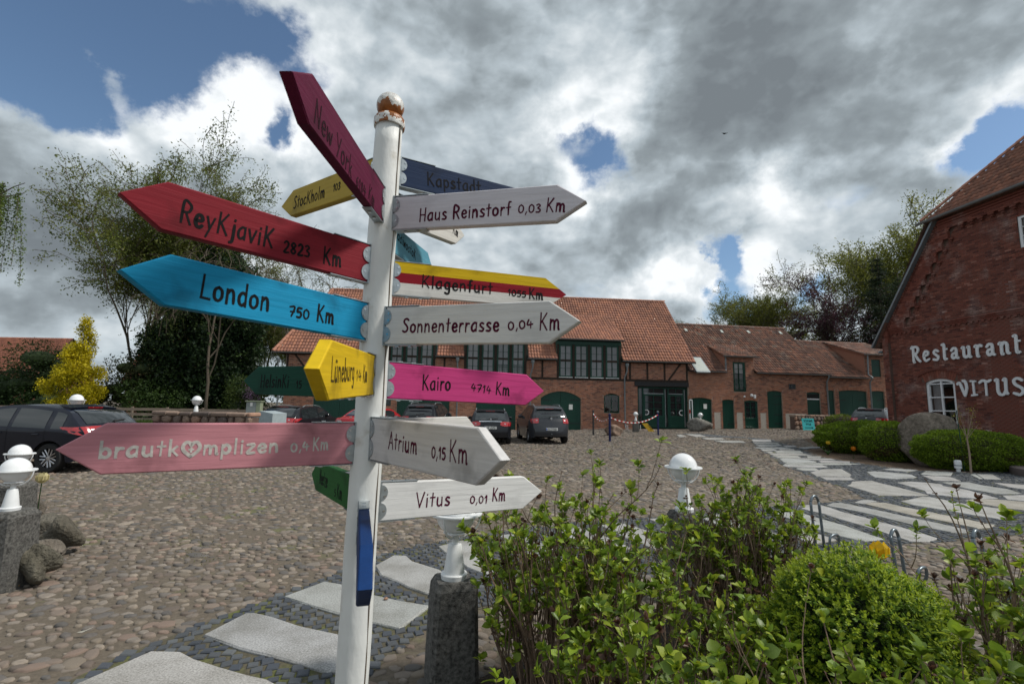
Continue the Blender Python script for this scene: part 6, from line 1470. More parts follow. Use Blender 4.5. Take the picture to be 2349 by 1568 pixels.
# ------------------------------------------------------------------ the signpost
def signpost():
    rs = np.random.RandomState(61)
    t, b = at(893, 292, 1.7), at(806, 1568, 1.7); d = (t-b)/(t[2]-b[2]); base = b-d*b[2]
    Tt = thing('signpost', 'white wooden signpost with rusty ball finial carrying many coloured arrow boards', 'signpost', tuple(base))
    ax = lambda z: base*0+d*z
    r = .0505
    mb = MB(); zs_ = np.linspace(0, 2.685, 34); mb.tube([tuple(ax(z)+np.array([.0012*math.sin(z*9), .0012*math.cos(z*7), 0])) for z in zs_], [r*(1.07-.035*z)+.0007*math.sin(z*23) for z in zs_], 40)
    mat('pole_paint', (.66, .67, .655), .5, var=.08, scale=7, color2=(.40, .37, .31), f2=(.58, .76), s2=8, bump=.7, bscale=26, bdist=.006, stretch=(1, 1, .5))
    mb.build('pole', MAT['pole_paint'], Tt, smooth='all')
    ck = MB(); pts = []
    for z in np.linspace(.72, 2.68, 50): rr = r*(1.07-.035*z)+.0006; an = -.42+.03*math.sin(z*5)+.02*math.sin(z*17); pts.append(tuple(ax(z)+np.array([rr*math.cos(an), rr*math.sin(an), 0])))
    mat('crack', (.16, .13, .10), .95); ck.tube(pts, [.0016+.0012*abs(math.sin(i*.7)) for i in range(50)], 5); ck.build('paint_crack', MAT['crack'], Tt)
    m = mat('rusty_cap', (1, 1, 1), .4, var=.25, scale=60, tint=True, bump=.3, bscale=90); c = ax(2.685); wh, ru = (.60, .60, .58), (.25, .085, .018)
    def coat(mb, lim):
        for i, f_ in enumerate(mb.f):
            q = np.mean([mb.v[k] for k in f_], 0)-c; a_ = math.atan2(q[1], q[0]); j = .010*math.sin(a_*3+.6)+.006*math.sin(a_*7)+.004*math.sin(a_*13+2)+rs.uniform(-.001, .001); mb.c[i] = ru if lim(q[2]-j) else (wh if rs.rand() > .03 else ru)
    cp = MB(); cp.lathe([(r*1.0, -.012), (r*1.10, -.012), (r*1.12, -.006), (r*1.13, .0), (r*1.13, .006), (r*1.12, .012), (r*1.12, .018), (r*1.02, .027), (r*.75, .03), (0, .031)], 90, c); coat(cp, lambda z: z < -.014 or z > .013); cp.build('collar', m, Tt, smooth=50)
    bl = MB(); R = .051; cz_ = .031+R*.86; bl.lathe([(R*math.sin(a), cz_-R*math.cos(a)) for a in np.linspace(.45, PI-.02, 46)], 90, c); coat(bl, lambda z: z < cz_-.008); bl.build('ball_finial', m, Tt, smooth='all')
    B = dict(  # z, azimuth, tilt, length, height, colour, label, chunks (text, start px, end px, cap height)
     NY=(2.352, -91.3, 0, .745, .128, (.10, .008, .034), 'maroon board lettered New York', (.02, .004, .008), [('New York', (720.5, 278.7), (806, 408.6), .060), ('6184', (816.8, 424), (838.4, 451), .030), ('Km', (844, 453.5), (857, 478.7), .052)], -1),
     ST=(2.503, 142.6, 2.9, .745, .122, (.42, .30, .05), 'ochre board lettered StocKholm', None, [('StocKholm', (673.3, 478.7), (743.7, 453), .055), ('103', (764, 439.6), (780, 434), .030)], -1),
     RE=(2.134, -134.4, 2.2, .745, .134, (.21, .015, .025), 'red board lettered ReyKjaviK 2823 Km', None, [('ReyKjaviK', (411, 508.4), (624.9, 568.5), .060), ('2823', (649.8, 577.2), (709.9, 590.4), .036), ('Km', (740.6, 603.6), (781.6, 612.4), .056)], -1),
     LO=(1.927, -125.3, 1.3, .745, .129, (.010, .25, .46), 'sky blue board lettered London 750 Km', None, [('London', (457.9, 682.7), (616, 713.5), .062), ('750', (663, 723.8), (708.4, 732.5), .030), ('Km', (726, 735.4), (764, 742.8), .052)], -1),
     LU=(1.747, -83.1, -2.4, .745, .133, (.62, .42, .012), 'yellow board pointing towards the viewer lettered Lüneburg', (.05, .035, .01), [('Lüneburg', (758.4, 876), (811.4, 872), .055), ('14', (816, 873.4), (828.2, 872), .028), ('Km', (832.3, 876), (841, 875.4), .050)], -1),
     HE=(1.724, 149.7, .9, .745, .116, (.003, .052, .032), 'dark green board lettered HelsinKi', None, [('HelsinKi', (597.2, 887.5), (661.7, 888), .050), ('15', (679, 890), (691.2, 890), .028)], -1),
     NE=(1.333, 123.8, -.9, .745, .124, (.014, .105, .020), 'leaf green board lettered Neetze 5 Km', None, [('Neetze', (732.6, 1107.7), (750.5, 1118), .058), ('5', (766.8, 1137), (770.2, 1138), .025), ('Km', (772.6, 1140.3), (783.6, 1147), .052)], -1),
     BR=(1.515, -148, .2, .80, .134, (.52, .225, .26), 'pink board with grey carved word brautkomplizen and a heart', (.50, .48, .45), [('brautk@mplizen', (225.8, 1049.7), (637.6, 1036), .042), ('0,4', (667.7, 1036), (709.4, 1031), .026), ('Km', (716.9, 1032.6), (752, 1031), .040)], -1),
     KA=(2.509, 28.9, 0, .745, .110, (.014, .030, .075), 'navy board lettered Kapstadt', (.008, .008, .01), [('Kapstadt', (980.2, 424), (1103.2, 442.8), .050)], 1),
     HA=(2.331, -17.1, -2.4, .745, .123, (.60, .58, .62), 'white board lettered Haus Reinstorf 0,03 Km', (.07, .004, .022), [('Haus Reinstorf', (961.4, 507.7), (1171.6, 492.4), .046), ('0,03', (1188.7, 488.9), (1240, 487), .028), ('Km', (1252, 485.5), (1295.3, 485.5), .046)], 1),
     WH=(2.377, 61, 4.2, .50, .106, (.62, .61, .58), 'white board pointing away behind the Haus Reinstorf board', None, [('Km', (1038.3, 533.7), (1049.5, 543.3), .040)], 1),
     WL=(2.266, 82, 3.3, .56, .110, (.10, .30, .40), 'pale blue board lettered WladiwostoK pointing away', None, [('WladiwostoK', (900, 536), (953, 596), .040)], 1),
     KL=(2.100, 20.5, .4, .745, .121, None, 'yellow, red and white striped board lettered Klagenfurt 1055 Km', None, [('Klagenfurt', (967, 658.3), (1129.5, 674.2), .046), ('1055', (1164.8, 676.6), (1206.3, 682.7), .024), ('Km', (1213.6, 684), (1245, 687), .042)], 1),
     SO=(1.919, -22.2, -1.4, .745, .130, (.62, .62, .61), 'white board lettered Sonnenterrasse 0,04 Km', (.07, .004, .022), [('Sonnenterrasse', (923.6, 762), (1144, 759.7), .046), ('0,04', (1166, 757.2), (1223.4, 751), .026), ('Km', (1236.9, 756.5), (1283.2, 756), .052)], 1),
     KI=(1.733, 33.3, -1.4, .745, .128, (.52, .05, .20), 'pink magenta board lettered Kairo 4714 Km', None, [('Kairo', (968.3, 892.7), (1033, 895), .054), ('4714', (1080.6, 895), (1125.8, 902.4), .028), ('Km', (1136.8, 903.6), (1167.8, 906.6), .048)], 1),
     AT=(1.533, -49.7, -.5, .745, .137, (.56, .55, .545), 'white board lettered Atrium 0,15 Km pointing towards the viewer', (.07, .004, .022), [('Atrium', (891.4, 1027.5), (955.7, 1041.2), .050), ('0,15', (990.2, 1049.5), (1022, 1054.5), .030), ('Km', (1030.4, 1056.6), (1071.9, 1063.6), .054)], 1),
     BK=(1.536, 65, 0, .745, .12, (.62, .62, .60), 'blank white board hidden behind the Atrium board', None, [], 1),
     VI=(1.317, 33.3, -1.6, .745, .127, (.70, .70, .69), 'white board lettered Vitus 0,01 Km, lowest on the right', (.07, .004, .022), [('Vitus', (953.7, 1162.3), (1031.6, 1158.2), .050), ('0,01', (1078.1, 1154), (1117.5, 1153), .028), ('Km', (1128.7, 1147.8), (1158, 1147), .048)], 1),
     BL=(1.262, -72.8, 1.3, .70, .127, (.006, .034, .13), 'dark blue board edge-on to the viewer, lowest of all', None, [], 1),
    )
    inkm = {}
    for key, (z, az, tilt, L, hb, colr, label, ink, chunks, sd_) in B.items():
        az, tilt = R_(az), R_(tilt)
        ux = np.array([math.cos(az)*math.cos(tilt), math.sin(az)*math.cos(tilt), math.sin(tilt)])
        side = np.array([math.sin(az), -math.cos(az), 0]); A = base+d*z
        v = A+ux*.4-np.array([0, 0, HC])
        if side@v > 0: side = -side                        # outward normal of the visible face
        uz = np.cross(ux, side); uz = uz if uz[2] > 0 else -uz
        th = .030; sh = .095 if L > .65 else .068; h = hb/2; u0 = .052
        P = [(u0, -h), (L-sh, -h), (L, 0), (L-sh, h), (u0, h)]
        # local frame of each board: x along, y out of the visible face, z up
        M_ = Matrix([[ux[0], side[0], uz[0], 0], [ux[1], side[1], uz[1], 0], [ux[2], side[2], uz[2], 0], [0, 0, 0, 1]]); M_ = Matrix.Translation(Vector(A-base)) @ M_
        m_ = wood('board_'+key.lower(), colr or (1, 1, 1), .35 if key not in ('VI', 'SO', 'HA') else .12)
        mb = MB(); e = .003
        def outline(k, y):
            cx_ = (u0+L)/2; return [(u+(cx_-u)/abs(cx_-u+1e-9)*0 if False else u-math.copysign(k, u-cx_), y, w-math.copysign(k, w) if abs(w) > 1e-6 else w) for u, w in P]
        n = 5; V = outline(e, th/2)+outline(0, th/2-e)+outline(0, -th/2+e)+outline(e, -th/2)
        F = [tuple(range(n))]+[(r_*n+i, r_*n+(i+1) % n, (r_+1)*n+(i+1) % n, (r_+1)*n+i) for r_ in range(3) for i in range(n)]+[tuple(range(4*n-1, 3*n-1, -1))]
        if colr is None:                                    # three painted bands
            bands = [(-h, -h*.28, (.64, .63, .60)), (-h*.28, h*.34, (.24, .008, .018)), (h*.34, h, (.62, .42, .01))]
            def xt(w): return L-sh*abs(w)/h
            for w0, w1, cc in bands:
                pts = [(u0, w0), (xt(w0), w0)]+([(L, 0)] if w0 < 0 < w1 else [])+[(xt(w1), w1), (u0, w1)]
                mb.prism([(a, b_) for a, b_ in pts], -th/2, th/2, cc)
        else: mb.add(V, F)
        o = mb.build('sign_board', m_, Tt, label=label); o.matrix_local = M_
        # galvanised bracket: back plate, top and bottom straps, two round lugs on the face
        g = MB(); g.box((.046, -th/2-.003, -h-.004), (.0515, th/2+.003, h+.004))
        for w in (h+.0015, -h-.0035): g.box((.0516, -th/2-.001, w), (.185, th/2+.001, w+.0025))
        for cx_, cw in ((.05, h*.47), (.05, -h*.47)):
            K = 14; R = h*.43; pts = [(cx_+R*.95*math.sin(PI*i/K), cw+R*math.cos(PI*i/K)) for i in range(K+1)]
            g.prism([(a, b_) for a, b_ in pts][::-1], th/2+.0005, th/2+.003)
        br = g.build('bracket', MAT['galv'], o)
        sc = MB()
        for cw in (h*.47, -h*.47):
            for q in ((.2, -.2) if cw > 0 else (0,)):
                sc.lathe([(.0042, 0), (.0042, .0012), (.002, .002), (0, .002)], 8, (0, 0, 0)) if False else None
                K = 8; pts = [(.0655+.0045*math.cos(2*PI*i/K), cw+q*h*.9+.0045*math.sin(2*PI*i/K)) for i in range(K)]; sc.prism(pts[::-1], th/2+.0031, th/2+.0042)
        for x in (.10, .15): sc.box((x-.006, -.006, h+.0041), (x+.006, .006, h+.0075)); sc.box((x-.006, -.006, -h-.0075), (x+.006, .006, -h-.0041))
        sc.build('screws', MAT['steel'], o, kind='stuff')
        ink = ink or (.007, .007, .008)
        if ink not in inkm: inkm[ink] = mat('paint_line_%d' % len(inkm), ink, .7, var=.3, scale=60, spec=.12)
        def onface(px, py):
            r_ = ray(px, py); c_ = np.array([0, 0, HC]); o_ = A+side*th/2; k = ((o_-c_)@side)/(r_@side); p_ = c_+r_*k-A; return np.array([p_@ux, p_@uz])
        if chunks:
            lm = MB()
            for txt, pa, pb, ch in chunks:
                a2, b2 = onface(*pa), onface(*pb); st, w = text_strokes(txt, .15); dv = (b2-a2); wd = np.linalg.norm(dv)
                if wd > .6 or wd < .005: continue
                ex = dv/wd; ez = np.array([-ex[1], ex[0]]); ez = ez if ez[1] > 0 else -ez
                k = wd/w; jit = rs.uniform(-.015, .015, 40)
                for i, s_ in enumerate(st):
                    q = [tuple(a2+ex*(x_*k+.02*ch*jit[i % 40])+ez*((y_+jit[(i*7) % 40])*ch)) for x_, y_ in s_]
                    wst = .0066 if ch > .04 else .0048
                    ribbon(lm, q, wst*rs.uniform(.85, 1.15)*(1.25 if key in ('BR', 'RE', 'LO') else 1), .0006+.00012*(i % 5), np.array([0, th/2, 0.]), np.array([1., 0, 0]), np.array([0, 0, 1.]), np.array([0, 1., 0]), 5)
            lm.build('lettering', inkm[ink], o, kind='stuff')
    return Tt
signpost()

# ------------------------------------------------------------------ vegetation
def unit(v): return v/np.maximum(np.linalg.norm(v, axis=-1, keepdims=True), 1e-9)
def leaves(P, size, rs, aspect=.55, up=.3, out=None, fold=.25):
    """one folded 2-triangle-pair leaf (4 verts + fold) per point"""
    m = len(P); L = unit(rs.randn(m, 3)+(np.array([0, 0, -.2]) if out is None else out*1.2)); N = unit(rs.randn(m, 3)*.7+np.array([0, 0, up])*2)
    W = unit(np.cross(L, N)); N = np.cross(W, L); s = (size*rs.uniform(.6, 1.3, m))[:, None]
    a = P; b = P+L*s*.5+W*s*aspect*.5-N*s*fold*.1; c = P+L*s; d_ = P+L*s*.5-W*s*aspect*.5-N*s*fold*.1
    V = np.stack([a, b, c, d_], 1).reshape(-1, 3); i = np.arange(m)[:, None]*4
    return V, i+np.array([[0, 1, 2, 3]])
def leafmesh(name, P, size, rs, cols, parent, label=None, tuft=None, **kw):
    V, F = leaves(P, size, rs, **kw); cols = np.array(cols); m = len(P)
    # neighbouring leaves share a tone
    ph = np.sin(P[:, 0]*1.9+P[:, 2]*2.3)+np.sin(P[:, 1]*2.1-P[:, 2]*1.7+1)+rs.randn(m)*.7
    k = np.clip(((ph+2.5)/5*len(cols)), 0, len(cols)-1e-3).astype(int); T = cols[k]*rs.uniform(.75, 1.3, (m, 1))
    me = fast(name, V, [F], tint=T); o = objm(name, me, MAT['leaf'], parent, label=label); o['kind'] = 'stuff' if False else o.get('kind', ''); del o['kind']; return o
def grow(rs, p, d, ln, r, lev, prm, segs, tips, nodes):
    """recursive limb; segs = list of polylines with radii"""
    k = prm['seg']; pts = [p]; rad = [r]; n = max(2, int(k)); q = p.copy(); dd = d.copy()
    for i in range(n):
        dd = unit(dd+rs.randn(3)*prm['wob']+np.array([0, 0, prm['up'][min(lev, len(prm['up'])-1)]])); q = q+dd*ln/n; pts.append(q.copy()); rad.append(r*(1-(1-prm['taper'])*(i+1)/n))
        if lev >= prm['leaf0']: nodes.append(q.copy())
    segs.append((pts, rad, lev))
    if lev >= prm['lev']: tips.append(q); return
    nc = prm['nc'][min(lev, len(prm['nc'])-1)]
    for j in range(nc):
        t = rs.uniform(prm.get('t0', .35) if lev else prm.get('trunk0', .4), 1.0) if j else 1.0
        i = min(int(t*n), n-1); f = t*n-i; b = pts[i]+(pts[i+1]-pts[i])*f
        az = rs.uniform(0, 2*PI); sp = prm['spread'][min(lev, len(prm['spread'])-1)]*rs.uniform(.6, 1.3)*(.45 if j == 0 else 1)
        a = np.cross(dd, [0, 0, 1.]) if abs(dd[2]) < .95 else np.array([1., 0, 0]); a = unit(a); b2 = np.cross(dd, a)
        nd = unit(dd*math.cos(sp)+(a*math.cos(az)+b2*math.sin(az))*math.sin(sp))
        grow(rs, b, nd, ln*prm['lr']*rs.uniform(.75, 1.2), rad[i]*(prm['rr'] if j else .85), lev+1, prm, segs, tips, nodes)
def wood_mesh(name, segs, material, parent, minr=.0, sides=(8, 6, 5, 4, 3)):
    Vs = []; Fs = []; o = 0
    for pts, rad, lev in segs:
        n = sides[min(lev, len(sides)-1)]; P = np.array(pts); R = np.maximum(np.array(rad), minr); T = unit(np.gradient(P, axis=0)); A = unit(np.cross(T, np.array([.3, .2, 1.]) if abs(T[0][2]) < .9 else np.array([1., .2, 0]))); Bv = np.cross(T, A)
        th = np.arange(n)*2*PI/n; V = P[:, None]+R[:, None, None]*(A[:, None]*np.cos(th)[None, :, None]+Bv[:, None]*np.sin(th)[None, :, None])
        Vs.append(V.reshape(-1, 3)); k = len(P); i, j = np.meshgrid(np.arange(k-1), np.arange(n), indexing='ij'); i = i.ravel(); j = j.ravel(); l = (j+1) % n
        Fs.append(o+np.stack([i*n+j, i*n+l, (i+1)*n+l, (i+1)*n+j], 1)); o += k*n
    me = fast(name, np.concatenate(Vs), [np.concatenate(Fs)], tint=(1, 1, 1), smooth=True); return objm(name, me, MAT[material], parent)
def tree(name, label, cat, base, prm, seed, H, leafn, leafs, cols, bark='bark', group=None, droop=0., spread=.35, r0=.3, aspect=.5, leafup=.3, lean=(0, 0)):
    rs = np.random.RandomState(seed); T = thing(name, label, cat, base, 0, group); segs, tips, nodes = [], [], []
    grow(rs, np.zeros(3), unit(np.array([lean[0], lean[1], 1.])), 1.0, r0/H, 0, prm, segs, tips, nodes)
    allp = np.concatenate([np.array(s[0]) for s in segs]); sc = H/np.percentile(allp[:, 2], 99.7)
    segs = [([p*sc for p in s[0]], [r*sc for r in s[1]], s[2]) for s in segs]; N = np.array(nodes)*sc; wood_mesh('trunk', segs, bark, T, minr=.0004*np.linalg.norm(base))
    if leafn:
        P = N[rs.randint(0, len(N), leafn)]; P = P+rs.randn(leafn, 3)*spread*np.array([1, 1, .8])
        if droop: P[:, 2] -= np.abs(rs.exponential(droop, leafn))
        leafmesh('crown', P, leafs, rs, cols, T, aspect=aspect, up=leafup)
    return T
def blobtree(name, label, cat, base, blobs, n, size, cols, seed, trunk=None, group=None, shell=.35, aspect=.6):
    """dense crown built from leaf clumps on overlapping lumps; leaves thin out unevenly"""
    rs = np.random.RandomState(seed); T = thing(name, label, cat, base, 0, group); C_ = np.array([b[:3] for b in blobs]); R = np.array([b[3:6] for b in blobs])
    w = R.prod(1)**.66; w /= w.sum(); k = rs.choice(len(blobs), n, p=w); D = unit(rs.randn(n, 3)); cl = unit(rs.randn(60*len(blobs), 3))
    lump = 1+.16*np.sin(D[:, 0]*7+k*1.3)*np.sin(D[:, 1]*6+k)+.12*np.sin(D[:, 2]*11+D[:, 0]*5+k*2)
    P = C_[k]+D*R[k]*(lump*(1-shell*rs.rand(n)**1.6))[:, None]
    ins = np.zeros(n, int)
    for i in range(len(blobs)): ins += (((P-C_[i])/R[i])**2).sum(1) < .42
    P = P[(ins == 0) & (P[:, 2] > .02)]; P += rs.randn(*P.shape)*size*.8
    core = MB(); mt = MAT.get('inner_y' if cols[0][0] > .3 else 'inner_dark') or (mat('inner_y', (.22, .17, .01), .95, var=.4, scale=3, bump=1.) if cols[0][0] > .3 else mat('inner_dark', (.030, .048, .018), .95, var=.4, scale=3, bump=1.))  # dark core lumps: the crown's inner shade, put in as colour
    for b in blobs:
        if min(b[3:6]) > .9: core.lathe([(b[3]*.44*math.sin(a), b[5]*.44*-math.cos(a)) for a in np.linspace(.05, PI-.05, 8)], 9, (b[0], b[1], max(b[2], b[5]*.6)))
    if core.f: core.build('inner_shade', mt, T)
    leafmesh('crown', P, size, rs, cols, T, aspect=aspect, up=.4)
    if trunk: mb = MB(); 
    if trunk:
        for t in trunk: mb.tube([p for p in t[0]], t[1], 7)
        mb.build('trunk', MAT['bark'], T, smooth=True)
    return T
OPEN = dict(seg=5, wob=.10, up=[.05, .06, .05, .03, .02], lev=6, leaf0=4, nc=[4, 4, 4, 3, 3, 2], spread=[.45, .6, .7, .8, .8], lr=.70, rr=.55, taper=.62, trunk0=.35)
GY = [(.05, .075, .012), (.075, .10, .018), (.10, .12, .022), (.035, .055, .012)]
# left side
p = at(285, 900, 44)
tree('tall_tree', 'tall sparse spring tree with several leaning trunks behind the yellow tree', 'tree', (p[0], p[1], 0), dict(OPEN, nc=[5, 5, 4, 3, 3, 2], spread=[.30, .42, .5, .6, .7], up=[.12, .12, .08, .03, -.02], trunk0=.18, lr=.70), 101, 25.0, 95000, .21, [(.09, .115, .022), (.12, .15, .028), (.15, .16, .03)], 'bark', spread=.26, r0=.75, droop=.3, aspect=.5, lean=(-.13, 0))
p = at(30, 600, 17)
def weeping():
    rs = np.random.RandomState(102); T = thing('weeping_birch', 'weeping birch with hanging leafy twigs at the left edge of the picture', 'tree', (-21.5, 17.0, 0)); b0 = np.array([-21.5, 17, 0]); m = MB(); m.tube([(0, 0, 0), (.2, 0, 4), (.4, 0, 8.5)], [.28, .2, .07], 9); P = []
    for i in range(9):
        e = at(rs.uniform(-60, 74), rs.uniform(415, 470), rs.uniform(15.5, 17.5))-b0; s0 = np.array([.35, 0, rs.uniform(6.0, 8.2)]); L = [s0*(1-t)+e*t+np.array([0, 0, .9*math.sin(t*PI)*(.4+.3*rs.rand())]) for t in np.linspace(0, 1, 9)]; m.tube([tuple(q) for q in L], [.06*(1-.8*k/8) for k in range(9)], 5)
        for k in range(11):
            t = rs.uniform(.35, 1); j = int(t*8*.999); q = L[j]*(1-(t*8-j))+L[min(j+1, 8)]*(t*8-j); ln = rs.uniform(1.2, 3.4); dx = rs.randn(2)*.18; n = 12; S = [q+np.array([dx[0]*(u**.6), dx[1]*(u**.6), -ln*u*u*.35-ln*.65*u]) for u in np.linspace(0, 1, n)]; m.tube([tuple(v) for v in S], [.009]*n, 3); S = np.array(S)
            c = int(ln*120); u = rs.uniform(0, n-1.01, c); ii = u.astype(int); P.append(S[ii]*(1-(u-ii))[:, None]+S[ii+1]*(u-ii)[:, None]+rs.randn(c, 3)*.065)
    m.build('trunk', MAT['bark'], T, smooth=True); leafmesh('crown', np.concatenate(P), .075, rs, [(.10, .15, .03), (.13, .19, .035), (.07, .11, .02)], T, aspect=.6)
weeping()
p = at(172, 935, 37)
rs = np.random.RandomState(3); bl = []
for i in range(120):
    z = 7.4*rs.rand()**1.25+.2; w = (2.0*max(0, 1-abs(z-2.4)/5.4)**.9)*rs.uniform(.3, .95); a = rs.uniform(0, 2*PI); bl.append((w*math.cos(a), w*math.sin(a), z, rs.uniform(.35, .6)*(1-z/12), rs.uniform(.35, .6)*(1-z/12), rs.uniform(.22, .42)))
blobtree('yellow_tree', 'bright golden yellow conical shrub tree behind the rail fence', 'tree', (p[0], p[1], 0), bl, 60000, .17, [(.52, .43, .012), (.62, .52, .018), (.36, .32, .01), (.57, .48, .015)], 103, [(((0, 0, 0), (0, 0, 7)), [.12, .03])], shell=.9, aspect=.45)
p = at(452, 935, 43)
bl = [(-1.8, 0, 5.5, 3.0, 3, 3.5), (1.6, 0, 5.5, 3.1, 3, 3.6), (0, 0, 9.5, 3.0, 2.8, 3.2), (1.6, 0, 12.6, 2.1, 2.0, 2.3), (.6, 0, 15.2, 1.3, 1.3, 1.6), (.4, 0, 13, 1.9, 1.9, 2.4), (-.8, 0, 2.8, 4.2, 3.2, 2.8), (2.4, 0, 2.6, 2.9, 3, 2.6), (2.7, 0, 11.4, 1.9, 1.7, 1.5), (-1.9, 0, 11.2, 1.4, 1.6, 1.9), (3.9, -.5, 8, 1.5, 1.5, 1.6), (-4.0, 0, 6.8, 1.2, 1.2, 1.6)]
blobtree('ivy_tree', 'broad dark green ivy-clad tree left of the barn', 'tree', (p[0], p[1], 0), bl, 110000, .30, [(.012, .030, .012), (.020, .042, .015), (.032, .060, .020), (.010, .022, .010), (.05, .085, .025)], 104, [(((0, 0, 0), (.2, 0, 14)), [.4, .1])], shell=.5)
p = at(500, 930, 41)
tree('birch', 'bare pale-branched birch mixed into the dark ivy tree', 'tree', (p[0], p[1]-1.5, 0), dict(OPEN, up=[.08, .02, -.06, -.15, -.2], lev=5, leaf0=4), 105, 17, 7000, .12, [(.09, .12, .03), (.07, .10, .02)], 'bark', spread=.14, r0=.3, droop=.6)
for i, (px, Y, H, n, sd_) in enumerate(((590, 58, 20, 9000, 106), (660, 62, 18, 6500, 107), (745, 60, 17.5, 2500, 108), (380, 60, 18, 8000, 109))):
    p = at(px, 930, Y)
    tree('sparse_tree', ['pale green feathery tree with many thin twigs just left of the barn roof', 'light green thin-twigged tree rising behind the barn gable', 'almost bare small tree poking above the barn ridge behind the blue board', 'thin light green tree between the tall tree and the ivy tree'][i], 'tree', (p[0], p[1], 0), dict(OPEN, up=[.06, .03, -.02, -.06, -.10]), sd_, H, n*6, .17, [(.17, .19, .055), (.14, .16, .04), (.20, .22, .06)], 'bark_green', group='spring trees behind the barn', spread=.15, r0=.4, droop=.25)
for i, (px, Y, w, h, n, cl, sd_, lb) in enumerate(((40, 40, 5.0, 6.2, 26000, [(.018, .038, .010), (.028, .055, .014), (.04, .075, .018)], 111, 'large dark green bush mass behind the fence at the left edge'), (118, 44, 3.2, 5.8, 9000, [(.03, .045, .012), (.045, .06, .015)], 112, 'olive bush between the dark bush and the yellow tree'),
        (290, 41, 3.6, 5.6, 15000, [(.035, .045, .014), (.05, .055, .018), (.03, .04, .012)], 113, 'brownish olive bush at the foot of the tall tree'), (350, 39, 3.2, 3.2, 9000, [(.03, .06, .014), (.045, .08, .018)], 114, 'low green bush in front of the red house'), (590, 40, 3.0, 4.0, 9000, [(.045, .075, .016), (.07, .10, .02)], 115, 'light green lilac bush with purple blossom beside the grey cabinet'))):
    p = at(px, 930, Y); rs = np.random.RandomState(sd_); bl = [(rs.uniform(-w*.6, w*.6), rs.uniform(-.8, .8), rs.uniform(h*.15, h*.8), rs.uniform(.3, .5)*w, .4*w, rs.uniform(.16, .26)*h) for k in range(12)]
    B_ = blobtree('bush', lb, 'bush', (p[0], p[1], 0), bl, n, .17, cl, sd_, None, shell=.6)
    if sd_ == 115:
        P = rs.randn(500, 3)*np.array([.35, .3, .4])+np.array([.3, -1.6, 2.2]); V, F = leaves(P, .09, rs); o = objm('blossom', fast('blossom', V, [F], tint=(.42, .24, .40)), MAT['flower'], B_)
# right side, behind the stable
p = at(1752, 930, 62)
tree('oak_tree', 'wide open-crowned oak with twisting limbs behind the stable roof', 'tree', (p[0], p[1], 0), dict(OPEN, nc=[6, 4, 4, 4, 3, 2], spread=[.85, .7, .75, .8, .9], wob=.17, up=[.03, .05, .05, .03, .0], trunk0=.55, lr=.72), 121, 21.0, 80000, .20, [(.15, .165, .025), (.19, .20, .03), (.11, .13, .02)], 'bark_green', spread=.20, r0=.8)
p = at(1905, 930, 58)
def conifer(label, base, H, W, n, cols, seed, top=0.02):
    rs = np.random.RandomState(seed); T = thing('conifer', label, 'tree', base, 0); mb = MB(); mb.tube([(0, 0, 0), (0, 0, H)], [H*.018, .03], 7); P = []; z = H*.12
    while z < H*.98:
        R = W*(1-z/H)**.75*rs.uniform(.7, 1.15)+.1
        for k in range(rs.randint(5, 8)):
            a = rs.uniform(0, 2*PI); L = R*rs.uniform(.6, 1.1); e = np.array([L*math.cos(a), L*math.sin(a), z-L*.15]); mb.tube([(0, 0, z), tuple(e)], [.04, .012], 3)
            m = int(n*L/(W*60))+8; t = rs.rand(m)**.6; q = np.array([0, 0, z])[None]*(1-t[:, None])+e[None]*t[:, None]; P.append(q+rs.randn(m, 3)*np.array([.3, .3, .14])*(.5+L*.2))
        z += H*.028
    mb.build('trunk', MAT['bark'], T); leafmesh('crown', np.concatenate(P), .2, rs, cols, T, aspect=.35); return T
conifer('slim dark conifer just right of the oak, behind the stable', (p[0], p[1], 0), 15.0, 3.0, 9000, [(.015, .030, .012), (.05, .06, .015), (.022, .035, .014)], 122)
p = at(1968, 930, 56)
tree('copper_beech', 'purple-leaved copper beech above the stable roof', 'tree', (p[0], p[1], 0), dict(OPEN, lev=5, leaf0=4, nc=[4, 4, 3, 3], spread=[.22, .35, .4], up=[.14, .08, .03, -.02]), 123, 17.5, 12000, .22, [(.06, .022, .035), (.08, .03, .045), (.04, .018, .025)], 'bark', spread=.28, r0=.5)
p = at(2040, 930, 50)
conifer('big dark spruce left of the restaurant gable', (p[0], p[1], 0), 18.5, 5.2, 26000, [(.014, .028, .014), (.022, .038, .018), (.03, .045, .016)], 124)
p = at(2110, 930, 58)
tree('tall_tree', 'tall yellow-green tree half hidden by the restaurant gable', 'tree', (p[0]+1.5, p[1], 0), dict(OPEN, nc=[5, 4, 4, 4, 3, 2], spread=[.3, .4, .5, .6], up=[.08, .06, .03, .0]), 125, 26, 60000, .28, [(.18, .20, .03), (.23, .24, .035), (.13, .15, .025)], 'bark_green', spread=.36, r0=.7)
p = at(2085, 930, 47)
conifer('second dark spruce directly behind the gable slope', (p[0], p[1], 0), 15.5, 4.5, 16000, [(.014, .026, .014), (.03, .048, .016)], 126)
